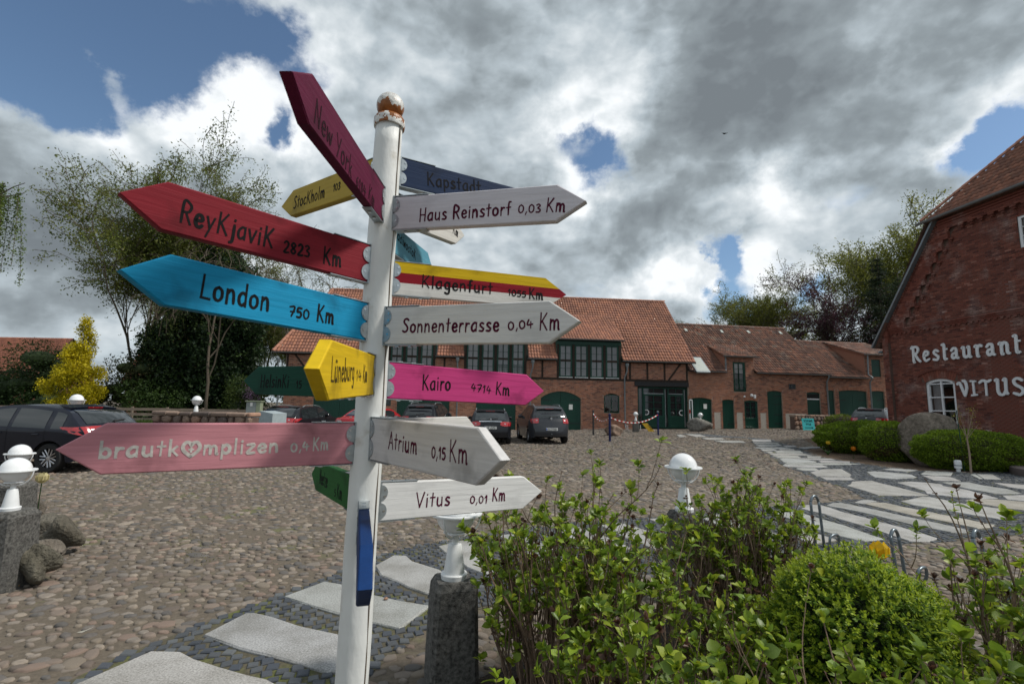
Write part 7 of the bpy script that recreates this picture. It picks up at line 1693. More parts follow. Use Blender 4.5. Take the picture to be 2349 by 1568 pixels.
for i, (px, Y, w, h, n, sd_, lb) in enumerate(((1868, 47, 3.6, 6.6, 9000, 131, 'bright green bush at the end of the stable ridge'), (1935, 49, 4.6, 8.4, 15000, 132, 'rounded bright green tree behind the stable roof'), (1998, 45, 4.0, 6.2, 10000, 133, 'bright green bush beside the restaurant gable'), (1620, 66, 5.0, 8.2, 6000, 134, 'olive bush under the left limbs of the oak'))):
    p = at(px, 930, Y); rs = np.random.RandomState(sd_); bl = [(rs.uniform(-w*.55, w*.55), rs.uniform(-.8, .8), rs.uniform(h*.2, h*.82), rs.uniform(.28, .45)*w, .4*w, rs.uniform(.14, .24)*h) for k in range(12)]
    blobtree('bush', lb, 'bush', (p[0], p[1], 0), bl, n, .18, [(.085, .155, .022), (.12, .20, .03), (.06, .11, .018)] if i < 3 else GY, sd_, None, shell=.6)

# clipped box by the restaurant
def hedge(label, c, ax, n, size, cols, seed, name='box_hedge', cat='hedge', rot=0, brown=True, shell=.18, zmin=.02, pw=2.6):
    rs = np.random.RandomState(seed); T = thing(name, label, cat, c, rot); D = unit(rs.randn(n, 3)); q = (np.abs(D/1.0)**pw).sum(1)**(-1/pw); D2 = D*q[:, None]
    lump = 1+.05*np.sin(D[:, 0]*9+seed)*np.sin(D[:, 1]*8)+.03*np.sin(D[:, 2]*15+D[:, 0]*9)
    P = D2*np.array(ax)*(lump*(1-shell*rs.rand(n)**2))[:, None]; P[:, 2] += ax[2]*.93; ok = P[:, 2] > zmin; P = P[ok]; D = D[ok]
    # dense dark twiggy core
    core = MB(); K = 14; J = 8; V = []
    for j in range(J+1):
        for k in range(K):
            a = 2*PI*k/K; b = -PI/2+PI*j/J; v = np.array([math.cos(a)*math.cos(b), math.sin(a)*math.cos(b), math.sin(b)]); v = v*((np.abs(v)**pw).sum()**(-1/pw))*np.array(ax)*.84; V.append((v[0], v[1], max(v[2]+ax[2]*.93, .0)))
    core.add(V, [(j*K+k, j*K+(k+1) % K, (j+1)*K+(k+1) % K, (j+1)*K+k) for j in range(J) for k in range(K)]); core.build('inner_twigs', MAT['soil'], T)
    V, F = leaves(P, size, rs, out=D, up=.3, aspect=.55); cols = np.array(cols); k = rs.randint(0, len(cols), len(P)); Tn = cols[k]*rs.uniform(.7, 1.3, (len(P), 1))
    if brown: bz = (P[:, 2] < ax[2]*.75) & (np.sin(P[:, 0]*5+seed)+np.sin(P[:, 2]*9+P[:, 1]*4) > .9) & (rs.rand(len(P)) < .7); Tn[bz] = np.array([.11, .085, .03])*rs.uniform(.6, 1.3, (bz.sum(), 1))
    o = objm('foliage', fast('foliage', V, [F], tint=Tn), MAT['leaf'], T); return T
BOX = [(.14, .22, .016), (.18, .27, .02), (.22, .31, .024), (.10, .16, .014)]
def gz(p): return (p[0], p[1], float(gh(p[0], p[1])))
hedge('longest clipped box hedge, far left of the boulder by the restaurant', (14.25, 19.2, .06), (2.1, 1.1, .63), 46000, .06, BOX, 141, rot=-.12)
hedge('short round-clipped box bush between the long hedge and the boulder', (12.95, 16.8, .04), (.80, .78, .66), 20000, .055, BOX, 142)
hedge('wide clipped box hedge right of the boulder, behind the thin sapling', (13.75, 14.75, .03), (1.42, .82, .58), 38000, .050, BOX, 143, rot=-.15)
p = at(1990, 962, 30.5); hedge('small yellow-green clipped shrub behind the dark estate car', (p[0]-1.6, p[1], .25), (.9, .8, .62), 4000, .09, [(.12, .16, .02), (.10, .14, .02)], 144, name='clipped_shrub', cat='bush', brown=False)
# box ball in the foreground bed
def boxball():
    rs = np.random.RandomState(145); c = np.array([1.64, 2.42, .0]); T = thing('box_ball', 'bright yellow-green clipped box ball in the front bed', 'bush', tuple(c)); ax = np.array([.35, .37, .42]); zc = .53
    n = 4200; D = unit(rs.randn(n, 3)); D = D[D[:, 2] > -.85]; n = len(D); lump = 1+.06*np.sin(D[:, 0]*8)*np.sin(D[:, 1]*7+1)+.04*np.sin(D[:, 2]*13)
    S = D*ax*lump[:, None]*rs.uniform(.93, 1.04, (n, 1)); S[:, 2] += zc
    Vs = []; Fs = []; Ts = []; o = 0       # each sprig: a short shoot with paired leaves
    K = 7; tl = np.linspace(0, 1, K); O = unit(D+rs.randn(n, 3)*.35+np.array([0, 0, .35])); L = rs.uniform(.03, .06, n)
    for i, t in enumerate(tl):
        for sgn in (-1, 1):
            base = S+O*(L*t)[:, None]; a = unit(np.cross(O, rs.randn(n, 3))); dirv = unit(O*.55+a*sgn*(1.0 if i < K-1 else .3)); s = rs.uniform(.013, .021, n)[:, None]*(1.1-.25*t); w = unit(np.cross(dirv, O))
            A = base; Bp = base+dirv*s*.5+w*s*.26; Cc = base+dirv*s+O*s*.1; Dp = base+dirv*s*.5-w*s*.26; V = np.stack([A, Bp, Cc, Dp], 1).reshape(-1, 3); Vs.append(V); Fs.append(o+np.arange(n)[:, None]*4+np.array([[0, 1, 2, 3]])); o += len(V)
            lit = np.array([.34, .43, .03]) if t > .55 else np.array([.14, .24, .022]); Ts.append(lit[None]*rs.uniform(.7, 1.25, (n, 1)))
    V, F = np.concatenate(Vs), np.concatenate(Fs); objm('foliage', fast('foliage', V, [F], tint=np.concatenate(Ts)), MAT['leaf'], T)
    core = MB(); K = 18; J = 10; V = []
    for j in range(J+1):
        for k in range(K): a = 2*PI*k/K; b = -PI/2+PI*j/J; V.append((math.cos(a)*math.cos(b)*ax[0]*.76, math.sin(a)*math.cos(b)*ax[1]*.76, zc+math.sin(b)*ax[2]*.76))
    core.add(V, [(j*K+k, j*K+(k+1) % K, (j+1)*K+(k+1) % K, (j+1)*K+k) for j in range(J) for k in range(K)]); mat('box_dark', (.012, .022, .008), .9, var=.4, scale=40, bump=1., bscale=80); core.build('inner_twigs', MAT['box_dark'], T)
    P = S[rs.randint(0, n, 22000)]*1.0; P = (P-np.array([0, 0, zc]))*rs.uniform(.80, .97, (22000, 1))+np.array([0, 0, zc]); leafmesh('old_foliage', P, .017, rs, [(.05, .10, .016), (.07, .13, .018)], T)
boxball()
# budding shrubs: brown stems, rosettes of broad pointed leaves
def leaf_shape(L, W, fold, curl, nx=4):
    V = []; prof = [0, .62, 1.0, .82, .0]
    for i in range(nx+1):
        u = i/nx; w = W*prof[i]/2; z = -curl*L*u*u+.0
        V += [(u*L, -w, z+fold*w), (u*L, 0, z), (u*L, w, z+fold*w)]
    F = []
    for i in range(nx):
        for k in (0, 1): F.append((i*3+k, i*3+k+1, (i+1)*3+k+1, (i+1)*3+k))
    return np.array(V), np.array(F)
LV = [leaf_shape(1, .66, .35, .25), leaf_shape(1, .58, .5, .05), leaf_shape(1, .72, .25, .45), leaf_shape(1, .54, .7, .3)]
LCOL = np.array([(.18, .26, .022), (.23, .33, .028), (.12, .19, .02), (.31, .38, .035), (.15, .24, .03)])
def shrub(label, base, stems, seed, H, W, leaf=.045, dens=1.0, reach=1.0, single=300, low=True, thin=40):
    rs = np.random.RandomState(seed); T = thing('budding_shrub', label, 'shrub', base); sm = MB(); ros = []
    def stem(p, d, L, r, lev):
        pts = [p]; q = p.copy(); n = 7; dd = d.copy()
        for i in range(n): dd = unit(dd+rs.randn(3)*.10+np.array([0, 0, .05])); q = q+dd*L/n; pts.append(q.copy())
        k = rs.uniform(.7, 1.4); sm.tube([tuple(a) for a in pts], [r*(1-.6*i/n)*(1.18 if i % 2 else 1) for i in range(n+1)], 5, (k, k*.98, k*.96), cap=False)
        for i in range(4, n):
            if rs.rand() < .30*dens: ros.append((pts[i], unit(dd+rs.randn(3)*.8), .55))
        ros.append((pts[-1], dd, 1.0 if rs.rand() < .9 else .5))
        if lev < 2:
            for j in range(rs.randint(2, 5) if lev == 0 else rs.randint(0, 3)):
                i = rs.randint(2, n); nd = unit(dd+rs.randn(3)*.38+np.array([0, 0, .45])); stem(pts[i], nd, L*rs.uniform(.3, .6), r*.6, lev+1)
    for i in range(stems):
        a = rs.uniform(0, 2*PI); rr = rs.rand()**.5; b = np.array([math.cos(a)*rr*W*.62, math.sin(a)*rr*W*.5, 0]); tip = np.array([math.cos(a)*rr*W*reach, math.sin(a)*rr*W*.8, H*rs.uniform(.62, 1.02)*(1-.25*rr)])
        v = tip-b; L = np.linalg.norm(v); stem(b, unit(v), L, rs.uniform(.0045, .009), 0)
    for i in range(thin):       # dead twigs
        a = rs.uniform(0, 2*PI); rr = rs.rand(); b = np.array([math.cos(a)*rr*W*.6, math.sin(a)*rr*W*.5, 0]); e = b+np.array([rs.randn()*.12, rs.randn()*.1, H*rs.uniform(.35, .85)]); mdl = (b+e)/2+rs.randn(3)*.03; k = rs.uniform(.8, 1.9); sm.tube([tuple(b), tuple(mdl), tuple(e)], [.0028, .002, .001], 4, (k, k, k), cap=False)
    if low:
        for i in range(int(36*dens)): a = rs.uniform(0, 2*PI); rr = rs.rand()**.5; ros.append((np.array([math.cos(a)*rr*W*.9, math.sin(a)*rr*W*.8, rs.uniform(.05, .3)*H]), unit(rs.randn(3)+np.array([0, 0, 1.])), 1.0))
    st = sm.build('stems', MAT['stem'], T, smooth=False); st['kind'] = 'stuff'
    Ms = []; tn = []; var = []
    for (p, d, s) in ros:
        m = rs.randint(8, 15) if s > .8 else rs.randint(3, 7); a = unit(np.cross(d, rs.randn(3))); b = np.cross(d, a); red = rs.rand() < .16
        for j in range(m):
            ph = j*2.4+rs.rand()*.4; tilt = .12+.95*(1-j/m)**1.2+rs.uniform(-.18, .18); ld = unit(d*math.cos(tilt)+(a*math.cos(ph)+b*math.sin(ph))*math.sin(tilt)); w = unit(np.cross(d, ld)+rs.randn(3)*.35); n_ = unit(np.cross(ld, w)); w = np.cross(n_, ld)
            if n_@d < 0: n_ = -n_; w = -w
            sz = leaf*s*rs.uniform(.35, 1.3)*(.55 if (red or j > m*.7) else 1)
            M_ = np.eye(4); M_[:3, 0] = ld*sz; M_[:3, 1] = w*sz*rs.uniform(.7, 1.25); M_[:3, 2] = n_*sz; M_[:3, 3] = p-d*.012*(j < 3); Ms.append(M_); var.append(rs.randint(4))
            c = LCOL[rs.randint(5)]*rs.uniform(.8, 1.25)
            if j > m*.65: c = c*np.array([1.35, 1.2, 1.0])
            if red: c = np.array([.09, .045, .028])*rs.uniform(.7, 1.4)
            tn.append(c)
    Ms = np.array(Ms); var = np.array(var); tn = np.array(tn); wp = Ms[:, :3, 3]+np.array(base)
    dist = np.linalg.norm(wp-np.array([0, 0, HC]), axis=1); sc = np.linalg.norm(Ms[:, :3, 0], axis=1)/dist; vis = (np.abs(wp[:, 0]) < 1.02*wp[:, 1]) & (wp[:, 1] > .3); order = np.argsort(-sc*vis); top, rest = order[:single], order[single:]
    cache = {}
    for i in top:
        key = (var[i], int(tn[i][0]*60), int(tn[i][1]*40))
        if key not in cache: V, F = LV[var[i]]; me = fast('leaf', V, [F], tint=np.tile(tn[i], (len(F), 1)), smooth=True); me.materials.append(MAT['leaf_big']); cache[key] = me
        o = objm('leaf', cache[key], None, T); o.matrix_local = Matrix(Ms[i].tolist())
    for v in range(4):
        k = rest[var[rest] == v]
        if not len(k): continue
        V, F = LV[v]; Vh = np.concatenate([V, np.ones((len(V), 1))], 1); W_ = np.einsum('nij,vj->nvi', Ms[k], Vh)[:, :, :3].reshape(-1, 3); Ff = (F[None]+(np.arange(len(k))*len(V))[:, None, None]).reshape(-1, 4)
        objm('small_leaves', fast('small_leaves', W_, [Ff], tint=np.repeat(tn[k], len(F), 0), smooth=True), MAT['leaf_big'], T, kind='stuff')
    return T
shrub('dense budding shrub beside the granite lamp post right of the signpost', (.38, 2.92, .03), 96, 151, 1.04, .58, .048, 1.25, 1.05, 300, thin=110)
shrub('twiggy budding shrub in front of the second globe lamp', (1.68, 3.72, .03), 90, 152, 1.06, .50, .046, .5, 1.0, 300, thin=220)
shrub('tall budding shrub at the right edge, in front of the striped path', (2.26, 2.25, .03), 34, 153, 1.12, .50, .050, 1.0, 1.1, 220, thin=40)
shrub('low leafy shrub at the bottom edge between the two left shrubs', (.62, 2.10, .03), 34, 154, .72, .50, .050, 1.2, 1.2, 260, thin=20)
shrub('sparse shoots standing before the box ball at the bottom edge', (1.20, 1.76, .03), 13, 155, .90, .36, .044, .8, 1.1, 150, thin=14)
shrub('large soft-leaved shrub closest to the lens, bottom right corner', (1.42, 1.46, .03), 26, 156, .92, .30, .052, 1.3, 1.1, 220, thin=10)
shrub('leafy shrub behind the low one, left of the box ball', (1.15, 2.75, .03), 30, 157, .68, .40, .048, 1.2, 1.1, 200, thin=60)

# ------------------------------------------------------------------ lamps on granite posts
def globe_lamp(T, c, r=.125, foot=True, s=1.0, tilt=None):
    """white ball in a ring and three curved arms on a conical foot; c = centre of the ball, local"""
    cx, cy, cz_ = c; g = MB(); g.lathe([(r*.32, -r*.95)]+[(r*math.sin(a), -r*math.cos(a)) for a in np.linspace(.36, PI-.02, 20)], 28, c, cap=False); g.build('globe', MAT['globe'], T, smooth='all')
    m = MB(); R = r*1.30; m.lathe([(r*1.03, -.004), (R, -.007), (R+.003, .0), (R, .006), (r*1.03, .004), (r*1.03, -.004)], 36, (cx, cy, cz_), cap=False); m.build('ring', MAT['white_lamp'], T, smooth=50)
    for k in range(3):
        a = -PI/2-.35+2*PI*k/3; m = MB(); pts = []
        for i in range(8): t = i/7*PI/2; rr = r*.22+(R*.97-r*.22)*math.cos(t); pts.append((cx+rr*math.cos(a), cy+rr*math.sin(a), cz_-.004-(r*1.12)*math.sin(t)))
        m.tube(pts, .0065*r/.125, 6); m.build('arm', MAT['white_lamp'], T, smooth=True)
    z = cz_-r*1.10; m = MB(); k = r/.125
    m.lathe([(.022*k, -.045*k), (.022*k, .0), (.030*k, .012*k), (.075*k, .022*k), (.07*k, .03*k), (0, .03*k)], 20, (cx, cy, z)); m.build('neck', MAT['white_lamp'], T, smooth=40)
    m = MB(); h = .175*k; m.lathe([(.078*k, -.045*k-h-.03*k), (.082*k, -.045*k-h), (.078*k, -.04*k-h), (.066*k, -.038*k-h), (.042*k, -.05*k), (.038*k, -.043*k), (0, -.042*k)], 28, (cx, cy, z)); m.build('foot', MAT['white_lamp'], T, smooth=40)
    return z-.075*k-h
def granite_post(T, x, y, ztop, w=.115, w2=None, rz=0):
    w2 = w2 or w*1.12; mb = MB(); P = []; e = .028
    prof = [(w2, 0), (w2*.97, ztop*.35), (w*1.0, ztop-.10), (w*1.0, ztop-.04), (w*.82, ztop)]
    rs = np.random.RandomState(int(ztop*1000)); V = []; c_, s_ = math.cos(rz), math.sin(rz)
    for (q, z) in prof:
        for (a, b) in ((-1, -.8), (-.8, -1), (.8, -1), (1, -.8), (1, .8), (.8, 1), (-.8, 1), (-1, .8)):
            px, py = a*q+rs.uniform(-.004, .004), b*q+rs.uniform(-.004, .004); V.append((x+px*c_-py*s_, y+px*s_+py*c_, z))
    F = [(i*8+j, i*8+(j+1) % 8, (i+1)*8+(j+1) % 8, (i+1)*8+j) for i in range(len(prof)-1) for j in range(8)]+[tuple(range(32, 40))]
    mb.add(V, F); return mb.build('stone_post', MAT['exposed'], T)
def lamp_post(label, px, py, depth, r=.125, w=.115, rz=0, group='white globe lamps'):
    p = at(px, py, depth); T = thing('lamp_post', label, 'lamp', (p[0], p[1], float(gh(p[0], p[1]))), 0, group); zc = p[2]-float(gh(p[0], p[1]))
    zb = globe_lamp(T, (0, 0, zc), r); granite_post(T, 0, 0, zb+.004, w, rz=rz); return T
lamp_post('globe lamp on a rough granite post behind the Vitus board', 1046, 1176, 3.15, w=.13, rz=.3)
lamp_post('globe lamp rising behind the twiggy shrub, right of the Vitus board', 1567, 1071, 4.5, w=.12, rz=.2)
lamp_post('nearest globe lamp at the left edge on a fluted granite post', 36, 1078, 4.45, r=.112, w=.16, rz=.1)
lamp_post('globe lamp just behind the nearest one at the left edge', 46, 1040, 6.1, r=.112, w=.16, rz=.1)
T = lamp_post('tiny globe lamp on a tapering stone post left of the glazed entrance', 1458, 949, 31.6, r=.14, w=.17)
T = lamp_post('tiny globe lamp behind the grey boulder right of the glazed entrance', 1606.5, 951, 33.0, r=.15, w=.17)

# ------------------------------------------------------------------ boulders and rubble walls
def rock(name, mbname, c, s, seed, parent=None, material='boulder', cols=None, rz=0, flat=.0, sub=3, rough=.16, label=None, cat=None, cut=True):
    rs = np.random.RandomState(seed); import bmesh
    bm = bmesh.new(); bmesh.ops.create_icosphere(bm, subdivisions=sub, radius=1); pl = [(unit(rs.randn(3)), rs.uniform(.58, .92)) for k in range(11)]
    f = rs.uniform(.8, 2.2, (5, 3)); ph = rs.uniform(0, 6, 5)
    for v in bm.verts:
        p = np.array(v.co); 
        if cut:
            for n_, d_ in pl:
                k = p@n_
                if k > d_: p = p-n_*(k-d_)
        q = 1+sum(rough*.4*math.sin((f[i]*2.2)@p+ph[i])/(1+i*.4) for i in range(5)); p = p*q
        v.co = Vector((p[0]*s[0], p[1]*s[1], max(p[2]*s[2], -s[2]*.85)))
    me = bpy.data.meshes.new(name); bm.to_mesh(me); bm.free(); a = me.attributes.new('tint', 'FLOAT_COLOR', 'FACE'); t = np.ones((len(me.polygons), 4), np.float32); t[:, :3] = cols if cols is not None else (1, 1, 1); a.data.foreach_set('color', t.ravel())
    me.polygons.foreach_set('use_smooth', np.full(len(me.polygons), True)); me.materials.append(MAT[material]); o = objm(name, me, None, parent); o.location = c; o.rotation_euler = (rs.uniform(-.2, .2), rs.uniform(-.2, .2), rz); tag(o, label, cat); return o
p = gnd(2140, 1070)
rock('boulder', '', (13.6, 15.9, .66), (1.04, .78, 1.04), 7, rz=.2, rough=.2, label='huge grey-brown boulder between the clipped hedges by the restaurant', cat='boulder', cols=(1.15, 1.05, .98), sub=4)
p = gnd(1430, 999); rock('boulder', '', (p[0]-.5, p[1], .34), (.62, .5, .42), 12, label='reddish rounded boulder beside the middle blue chain post', cat='boulder', cols=(1.5, 1.15, 1.0))
p = at(1602, 975, 32.2); rock('boulder', '', (p[0], p[1], .62), (.80, .6, .48), 15, label='angular grey boulder in front of the globe lamp by the entrance', cat='boulder', cols=(1.2, 1.25, 1.3))
for i, (px, py, Y, s, cc) in enumerate(((76, 1296, 4.55, (.17, .15, .20), (.75, .75, .66)), (108, 1268, 4.95, (.13, .13, .17), (1.0, .95, .9)), (138, 1238, 5.4, (.16, .16, .22), (.7, .68, .6)), (108, 1204, 6.1, (.2, .18, .15), (.9, .9, .85)), (62, 1192, 6.9, (.22, .2, .15), (.8, .75, .7)))):
    p = at(px, py, Y); rock('edging_stone', '', (p[0], p[1], max(p[2], s[2]*.75)), s, 31+i, sub=4, rough=.34, label=['squared mossy stone touching the nearest left granite post', 'rounded pale stone with a white vein in the left bed edging', 'large pitted stone at the outer corner of the left bed', 'grey stone at the back of the left bed', 'stone behind the tulip in the left bed'][i], cat='stone', cols=cc)
def rubble_wall(label, a, b, zt, seed, zb=0, th=.45, ends=True, base=None, cell=.30, cap=True, raised=None):
    rs = np.random.RandomState(seed); a, b = np.array(a[:2]), np.array(b[:2]); L = np.linalg.norm(b-a); ang = math.atan2(b[1]-a[1], b[0]-a[0]); T = thing('stone_wall', label, 'wall', (a[0], a[1], zb), ang)
    m = MB(); H = zt-zb; m.box((.02, .06, -.1), (L-.02, th-.06, H-.05)); m.build('wall_core', MAT['mortar_dark'], T)
    SC = np.array([(1, .9, .82), (1.25, 1.0, .85), (.7, .68, .68), (.5, .5, .52), (1.5, 1.15, .95), (1.15, 1.05, .95), (.85, .8, .75)]); z = -.05
    while z < H-.08:
        h = cell*rs.uniform(.7, 1.25); h = min(h, H-z); x = 0
        while x < L:
            w = cell*rs.uniform(.6, 1.3); x1 = min(x+w, L); n = 7; cx_, cz_ = (x+x1)/2, z+h/2; V = []; j = rs.uniform(.82, 1.0, n); ph = rs.rand()
            for lay, (k, y) in enumerate(((1.0, .07), (.93, .0), (.6, -.035))):
                for i in range(n): an = 2*PI*(i+ph)/n; ex = .5; cc_, ss_ = math.cos(an), math.sin(an); q = 1/max(abs(cc_), abs(ss_))**.75; V.append((cx_+(x1-x)/2*.97*k*cc_*j[i]*q, y, cz_+h/2*.97*k*ss_*j[i]*q))
            F = [(l*n+i, l*n+(i+1) % n, (l+1)*n+(i+1) % n, (l+1)*n+i) for l in range(2) for i in range(n)]+[tuple(range(2*n, 3*n))]
            mm = MB(); mm.add([(vx-cx_, vy, vz-cz_) for vx, vy, vz in V], F, tuple(SC[rs.randint(7)]*rs.uniform(.85, 1.15))); o = mm.build('stone', MAT['rubble'], T); o.location = (cx_, 0, cz_); x = x1+.01
        z += h
    x = 0
    while cap and x < L:
        w = rs.uniform(.35, .6); x1 = min(x+w, L); mm = MB(); mm.box((x, -.03, H-.03), (x1-.015, th+.03, H+.07+rs.uniform(0, .03)), tuple(SC[rs.randint(7)]*1.1), bev=.03); mm.build('cap_stone', MAT['rubble'], T); x = x1
    return T
a, b = at(345, 975, 14.6), at(575, 975, 14.2)
rubble_wall('low field-stone wall with upright coloured stones carrying a globe lamp, left of the estate car', a, b, 1.22, 3)
def wall_lamp(label, px, py, Y, zt, r): p = at(px, py, Y); T = thing('globe_lamp', label, 'lamp', (p[0], p[1], 0), 0, 'white globe lamps'); zb = globe_lamp(T, (0, 0, p[2]), r); return T, p, zb
T_, p, zb = wall_lamp('globe lamp on the stone wall in front of the ivy tree', 452, 917, 14.65, 1.3, .125)
T_, p, zb = wall_lamp('globe lamp behind the black hatchback roof, before the yellow tree', 176, 917, 13.6, 1.2, .16)
rubble_wall('stretch of field-stone wall behind the black hatchback', (p[0]-1.4, p[1]-.22), (p[0]+.75, p[1]-.22), zb, 4)
a, b = at(1825, 975, 33.6), at(1967, 975, 35.6)
rubble_wall('rounded field-stone wall in front of the right green doors', (a[0], a[1]), (b[0], b[1]), 1.30, 5, zb=.40, th=.5, cell=.34)
# turquoise sign leaning on the wall
c = at(1855, 965, 33.3); T = thing('direction_sign', 'turquoise board lettered SCHEUNE PKW with a black arrow, leaning on the stone wall', 'sign', (c[0], c[1], .36), .05)
mat('turquoise', (.06, .50, .52), .5, var=.08); m = MB(); m.box((-.42, -.02, 0), (.42, .02, .80)); o = m.build('panel', MAT['turquoise'], T); o.rotation_euler = (-.14, 0, 0)
m = MB()
for txt, z, h in (('SCHEUNE', .56, .14), ('PKW', .33, .14)):
    st, w = text_strokes(txt, .18); k = .62/max(w, 4.2)
    for i, s_ in enumerate(st): ribbon(m, [(x*k, y*h) for x, y in s_], .026, .002+.0002*(i % 4), np.array([-w*k/2, -.021, z]), np.array([1., 0, 0]), np.array([0, 0, 1.]), np.array([0, -1., 0]), 3)
m.prism([(-.28, .15), (.2, .15), (.2, .11), (.31, .17), (.2, .23), (.2, .19), (-.28, .19)], -.0235, -.021); m.build('lettering', MAT['ink'], o, kind='stuff')

# ------------------------------------------------------------------ chain barrier
mat('post_blue', (.006, .012, .075), .4, var=.1); mat('chain_red', (.45, .02, .02), .5); mat('chain_white', (.7, .7, .7), .5)
def pipe_post(label, p, h, r, material, knob): T = thing('barrier_post', label, 'post', (p[0], p[1], float(gh(p[0], p[1]))), 0, 'chain barrier posts'); m = MB(); m.tube([(0, 0, 0), (0, 0, h)], r, 14); m.lathe([(0, -.01), (r*1.9, -.01), (r*1.9, .012), (0, .014)], 16); m.build('pole', MAT[material], T, smooth=40); k = MB(); k.lathe([(r*1.25, 0), (r*1.3, .03), (r*.9, .07), (0, .085)], 14, (0, 0, h-.03)); k.build('cap', MAT[knob], T, smooth=40); return T
pa, pb, pc = gnd(1361, 998), gnd(1399, 1012), gnd(1510, 998)
pipe_post('dark grey chain post nearest the parked off-roader', pa, 1.38, .05, 'plastic_dk', 'plastic_dk'); pipe_post('blue chain post standing closest to the camera, in the middle', pb, 1.28, .055, 'post_blue', 'post_blue'); pipe_post('blue chain post in front of the glazed entrance doors', pc, 1.34, .05, 'post_blue', 'zinc')
def chain(label, a, b, za, zb, sag, n):
    T = thing('barrier_chain', label, 'chain', (a[0], a[1], 0)); a = np.array([0, 0, za]); bb = np.array([b[0]-T.location[0], b[1]-T.location[1], zb]); L = []
    for i in range(n+1): t = i/n; q = a*(1-t)+bb*t; q[2] -= sag*4*t*(1-t); L.append(q)
    for i in range(n): m = MB(); d_ = L[i+1]-L[i]; m.tube([tuple(L[i]+d_*.04), tuple(L[i]+d_*.5+np.array([0, 0, -.004])), tuple(L[i]+d_*.96)], [.022, .032, .022], 6); m.build('chain_link', MAT['chain_red' if i % 2 else 'chain_white'], T)
chain('red and white plastic chain between the grey post and the middle blue post', pa, pb, 1.28, 1.18, .30, 15); chain('longer red and white plastic chain between the two blue posts', pb, pc, 1.18, 1.28, .36, 26)
p = at(1499.5-6, 974, 30.5); T = thing('warning_card', 'small yellow tilted notice on a spike before the entrance step', 'sign', (p[0]-.2, p[1], .1), 0); mat('card_yellow', (.65, .40, .03), .5); m = MB(); V = [(-.38, 0, .62), (-.02, 0, .62), (.42, 0, .12), (.05, 0, .12)]; m.add(V+[(a, .02, c_) for a, b, c_ in V], [(3, 2, 1, 0), (4, 5, 6, 7), (0, 1, 5, 4), (1, 2, 6, 5), (2, 3, 7, 6), (3, 0, 4, 7)]); o = m.build('card', MAT['card_yellow'], T); m = MB(); m.tube([(.1, .03, 0), (.05, .03, .5)], .012, 6); m.build('spike', MAT['galv'], T)
m = MB()
for z in (.46, .36, .27): x = .62-z; m.box((-.12+x*.7, -.004, z), (.10+x*.8, -.001, z+.035))
m.build('printed_lines', MAT['ink'], o)
# bicycle rack by the wall, white; tall hoop beside the door
def hoop(label, base, rz, h=.48, w=.075, r=.0095, material='galv', hook=True, group='galvanised bicycle hoops'):
    T = thing('bicycle_rack', label, 'bike rack', base, rz, group); m = MB(); pts = [(-w/2, 0, 0), (-w/2, .03, h-.06)]
    for k in range(1, 8): an = PI-PI*k/8; pts.append((w/2*math.cos(an), .035, h-.05+w*.65*math.sin(an)))
    pts += [(w/2, .03, h-.06), (w/2, 0, 0)]; m.tube(catmull(pts, 3), r, 8); m.build('hoop', MAT[material], T, smooth='all')
    if hook:
        m = MB(); m.tube(catmull([(-w/2, -.0, .02), (-w/2-.01, -.10, .03), (-w/2-.01, -.16, .10), (-w/2, -.17, .19), (0, -.175, .215), (w/2, -.17, .19), (w/2+.01, -.16, .10), (w/2+.01, -.10, .03), (w/2, 0, .02)], 4), r*.9, 8); m.build('wheel_hook', MAT[material], T, smooth='all')
    return T
mat('tube_grey', (.16, .19, .21), .35, metal=.6, var=.2, scale=30)
p = gnd(1868, 1252); hoop('grey tube bicycle hoop right of the twiggy shrub', (p[0]-.02, p[1]-.15, 0), .5, .56, .17, .016, 'tube_grey')
p = gnd(2080, 1342); hoop('grey tube bicycle hoop between the box ball and the right shrub', (p[0]-.04, p[1], 0), .5, .46, .15, .016, 'tube_grey')
p = gnd(2325, 1395); hoop('grey tube bicycle hoop half hidden in the right-hand shrub', (p[0]-.12, p[1]+.1, 0), .5, .56, .15, .016, 'tube_grey')
p = at(1462.5, 975, 31.9); T = thing('bicycle_rack', 'white low bicycle rack on the barn wall beside the reddish boulder', 'bike rack', (F1.w(F1.sx(1462), -.7, 0)[0]-.5, F1.w(F1.sx(1462), -.7, 0)[1], 0), FA)
for x in (-.55, -.42, .35, .48): m = MB(); m.tube([(x, 0, .05), (x, .06, .48)], .014, 6); m.build('rack_bar', MAT['white_lamp'], T)
m = MB(); m.tube([(-.7, 0, .05), (.7, 0, .05)], .014, 6); m.build('rail', MAT['white_lamp'], T)
xq, _ = F1.loc((2050+1603/2.24)*.57349, 965, -.9); q = F1.w(xq, -.9, 0); T = thing('handrail_hoop', 'tall white steel hoop with a red band beside the entrance step', 'railing', (q[0], q[1], .1), FA); m = MB(); m.tube(catmull([(-.09, 0, 0), (-.09, 0, 2.0), (-.05, 0, 2.16), (.05, 0, 2.16), (.09, 0, 2.0), (.09, 0, 0)], 3), .03, 8); m.build('hoop', MAT['white_lamp'], T, smooth=True); m = MB(); m.tube([(-.09, 0, 1.25), (-.09, 0, 1.5)], .036, 8); m.build('red_band', MAT['chain_red'], T)

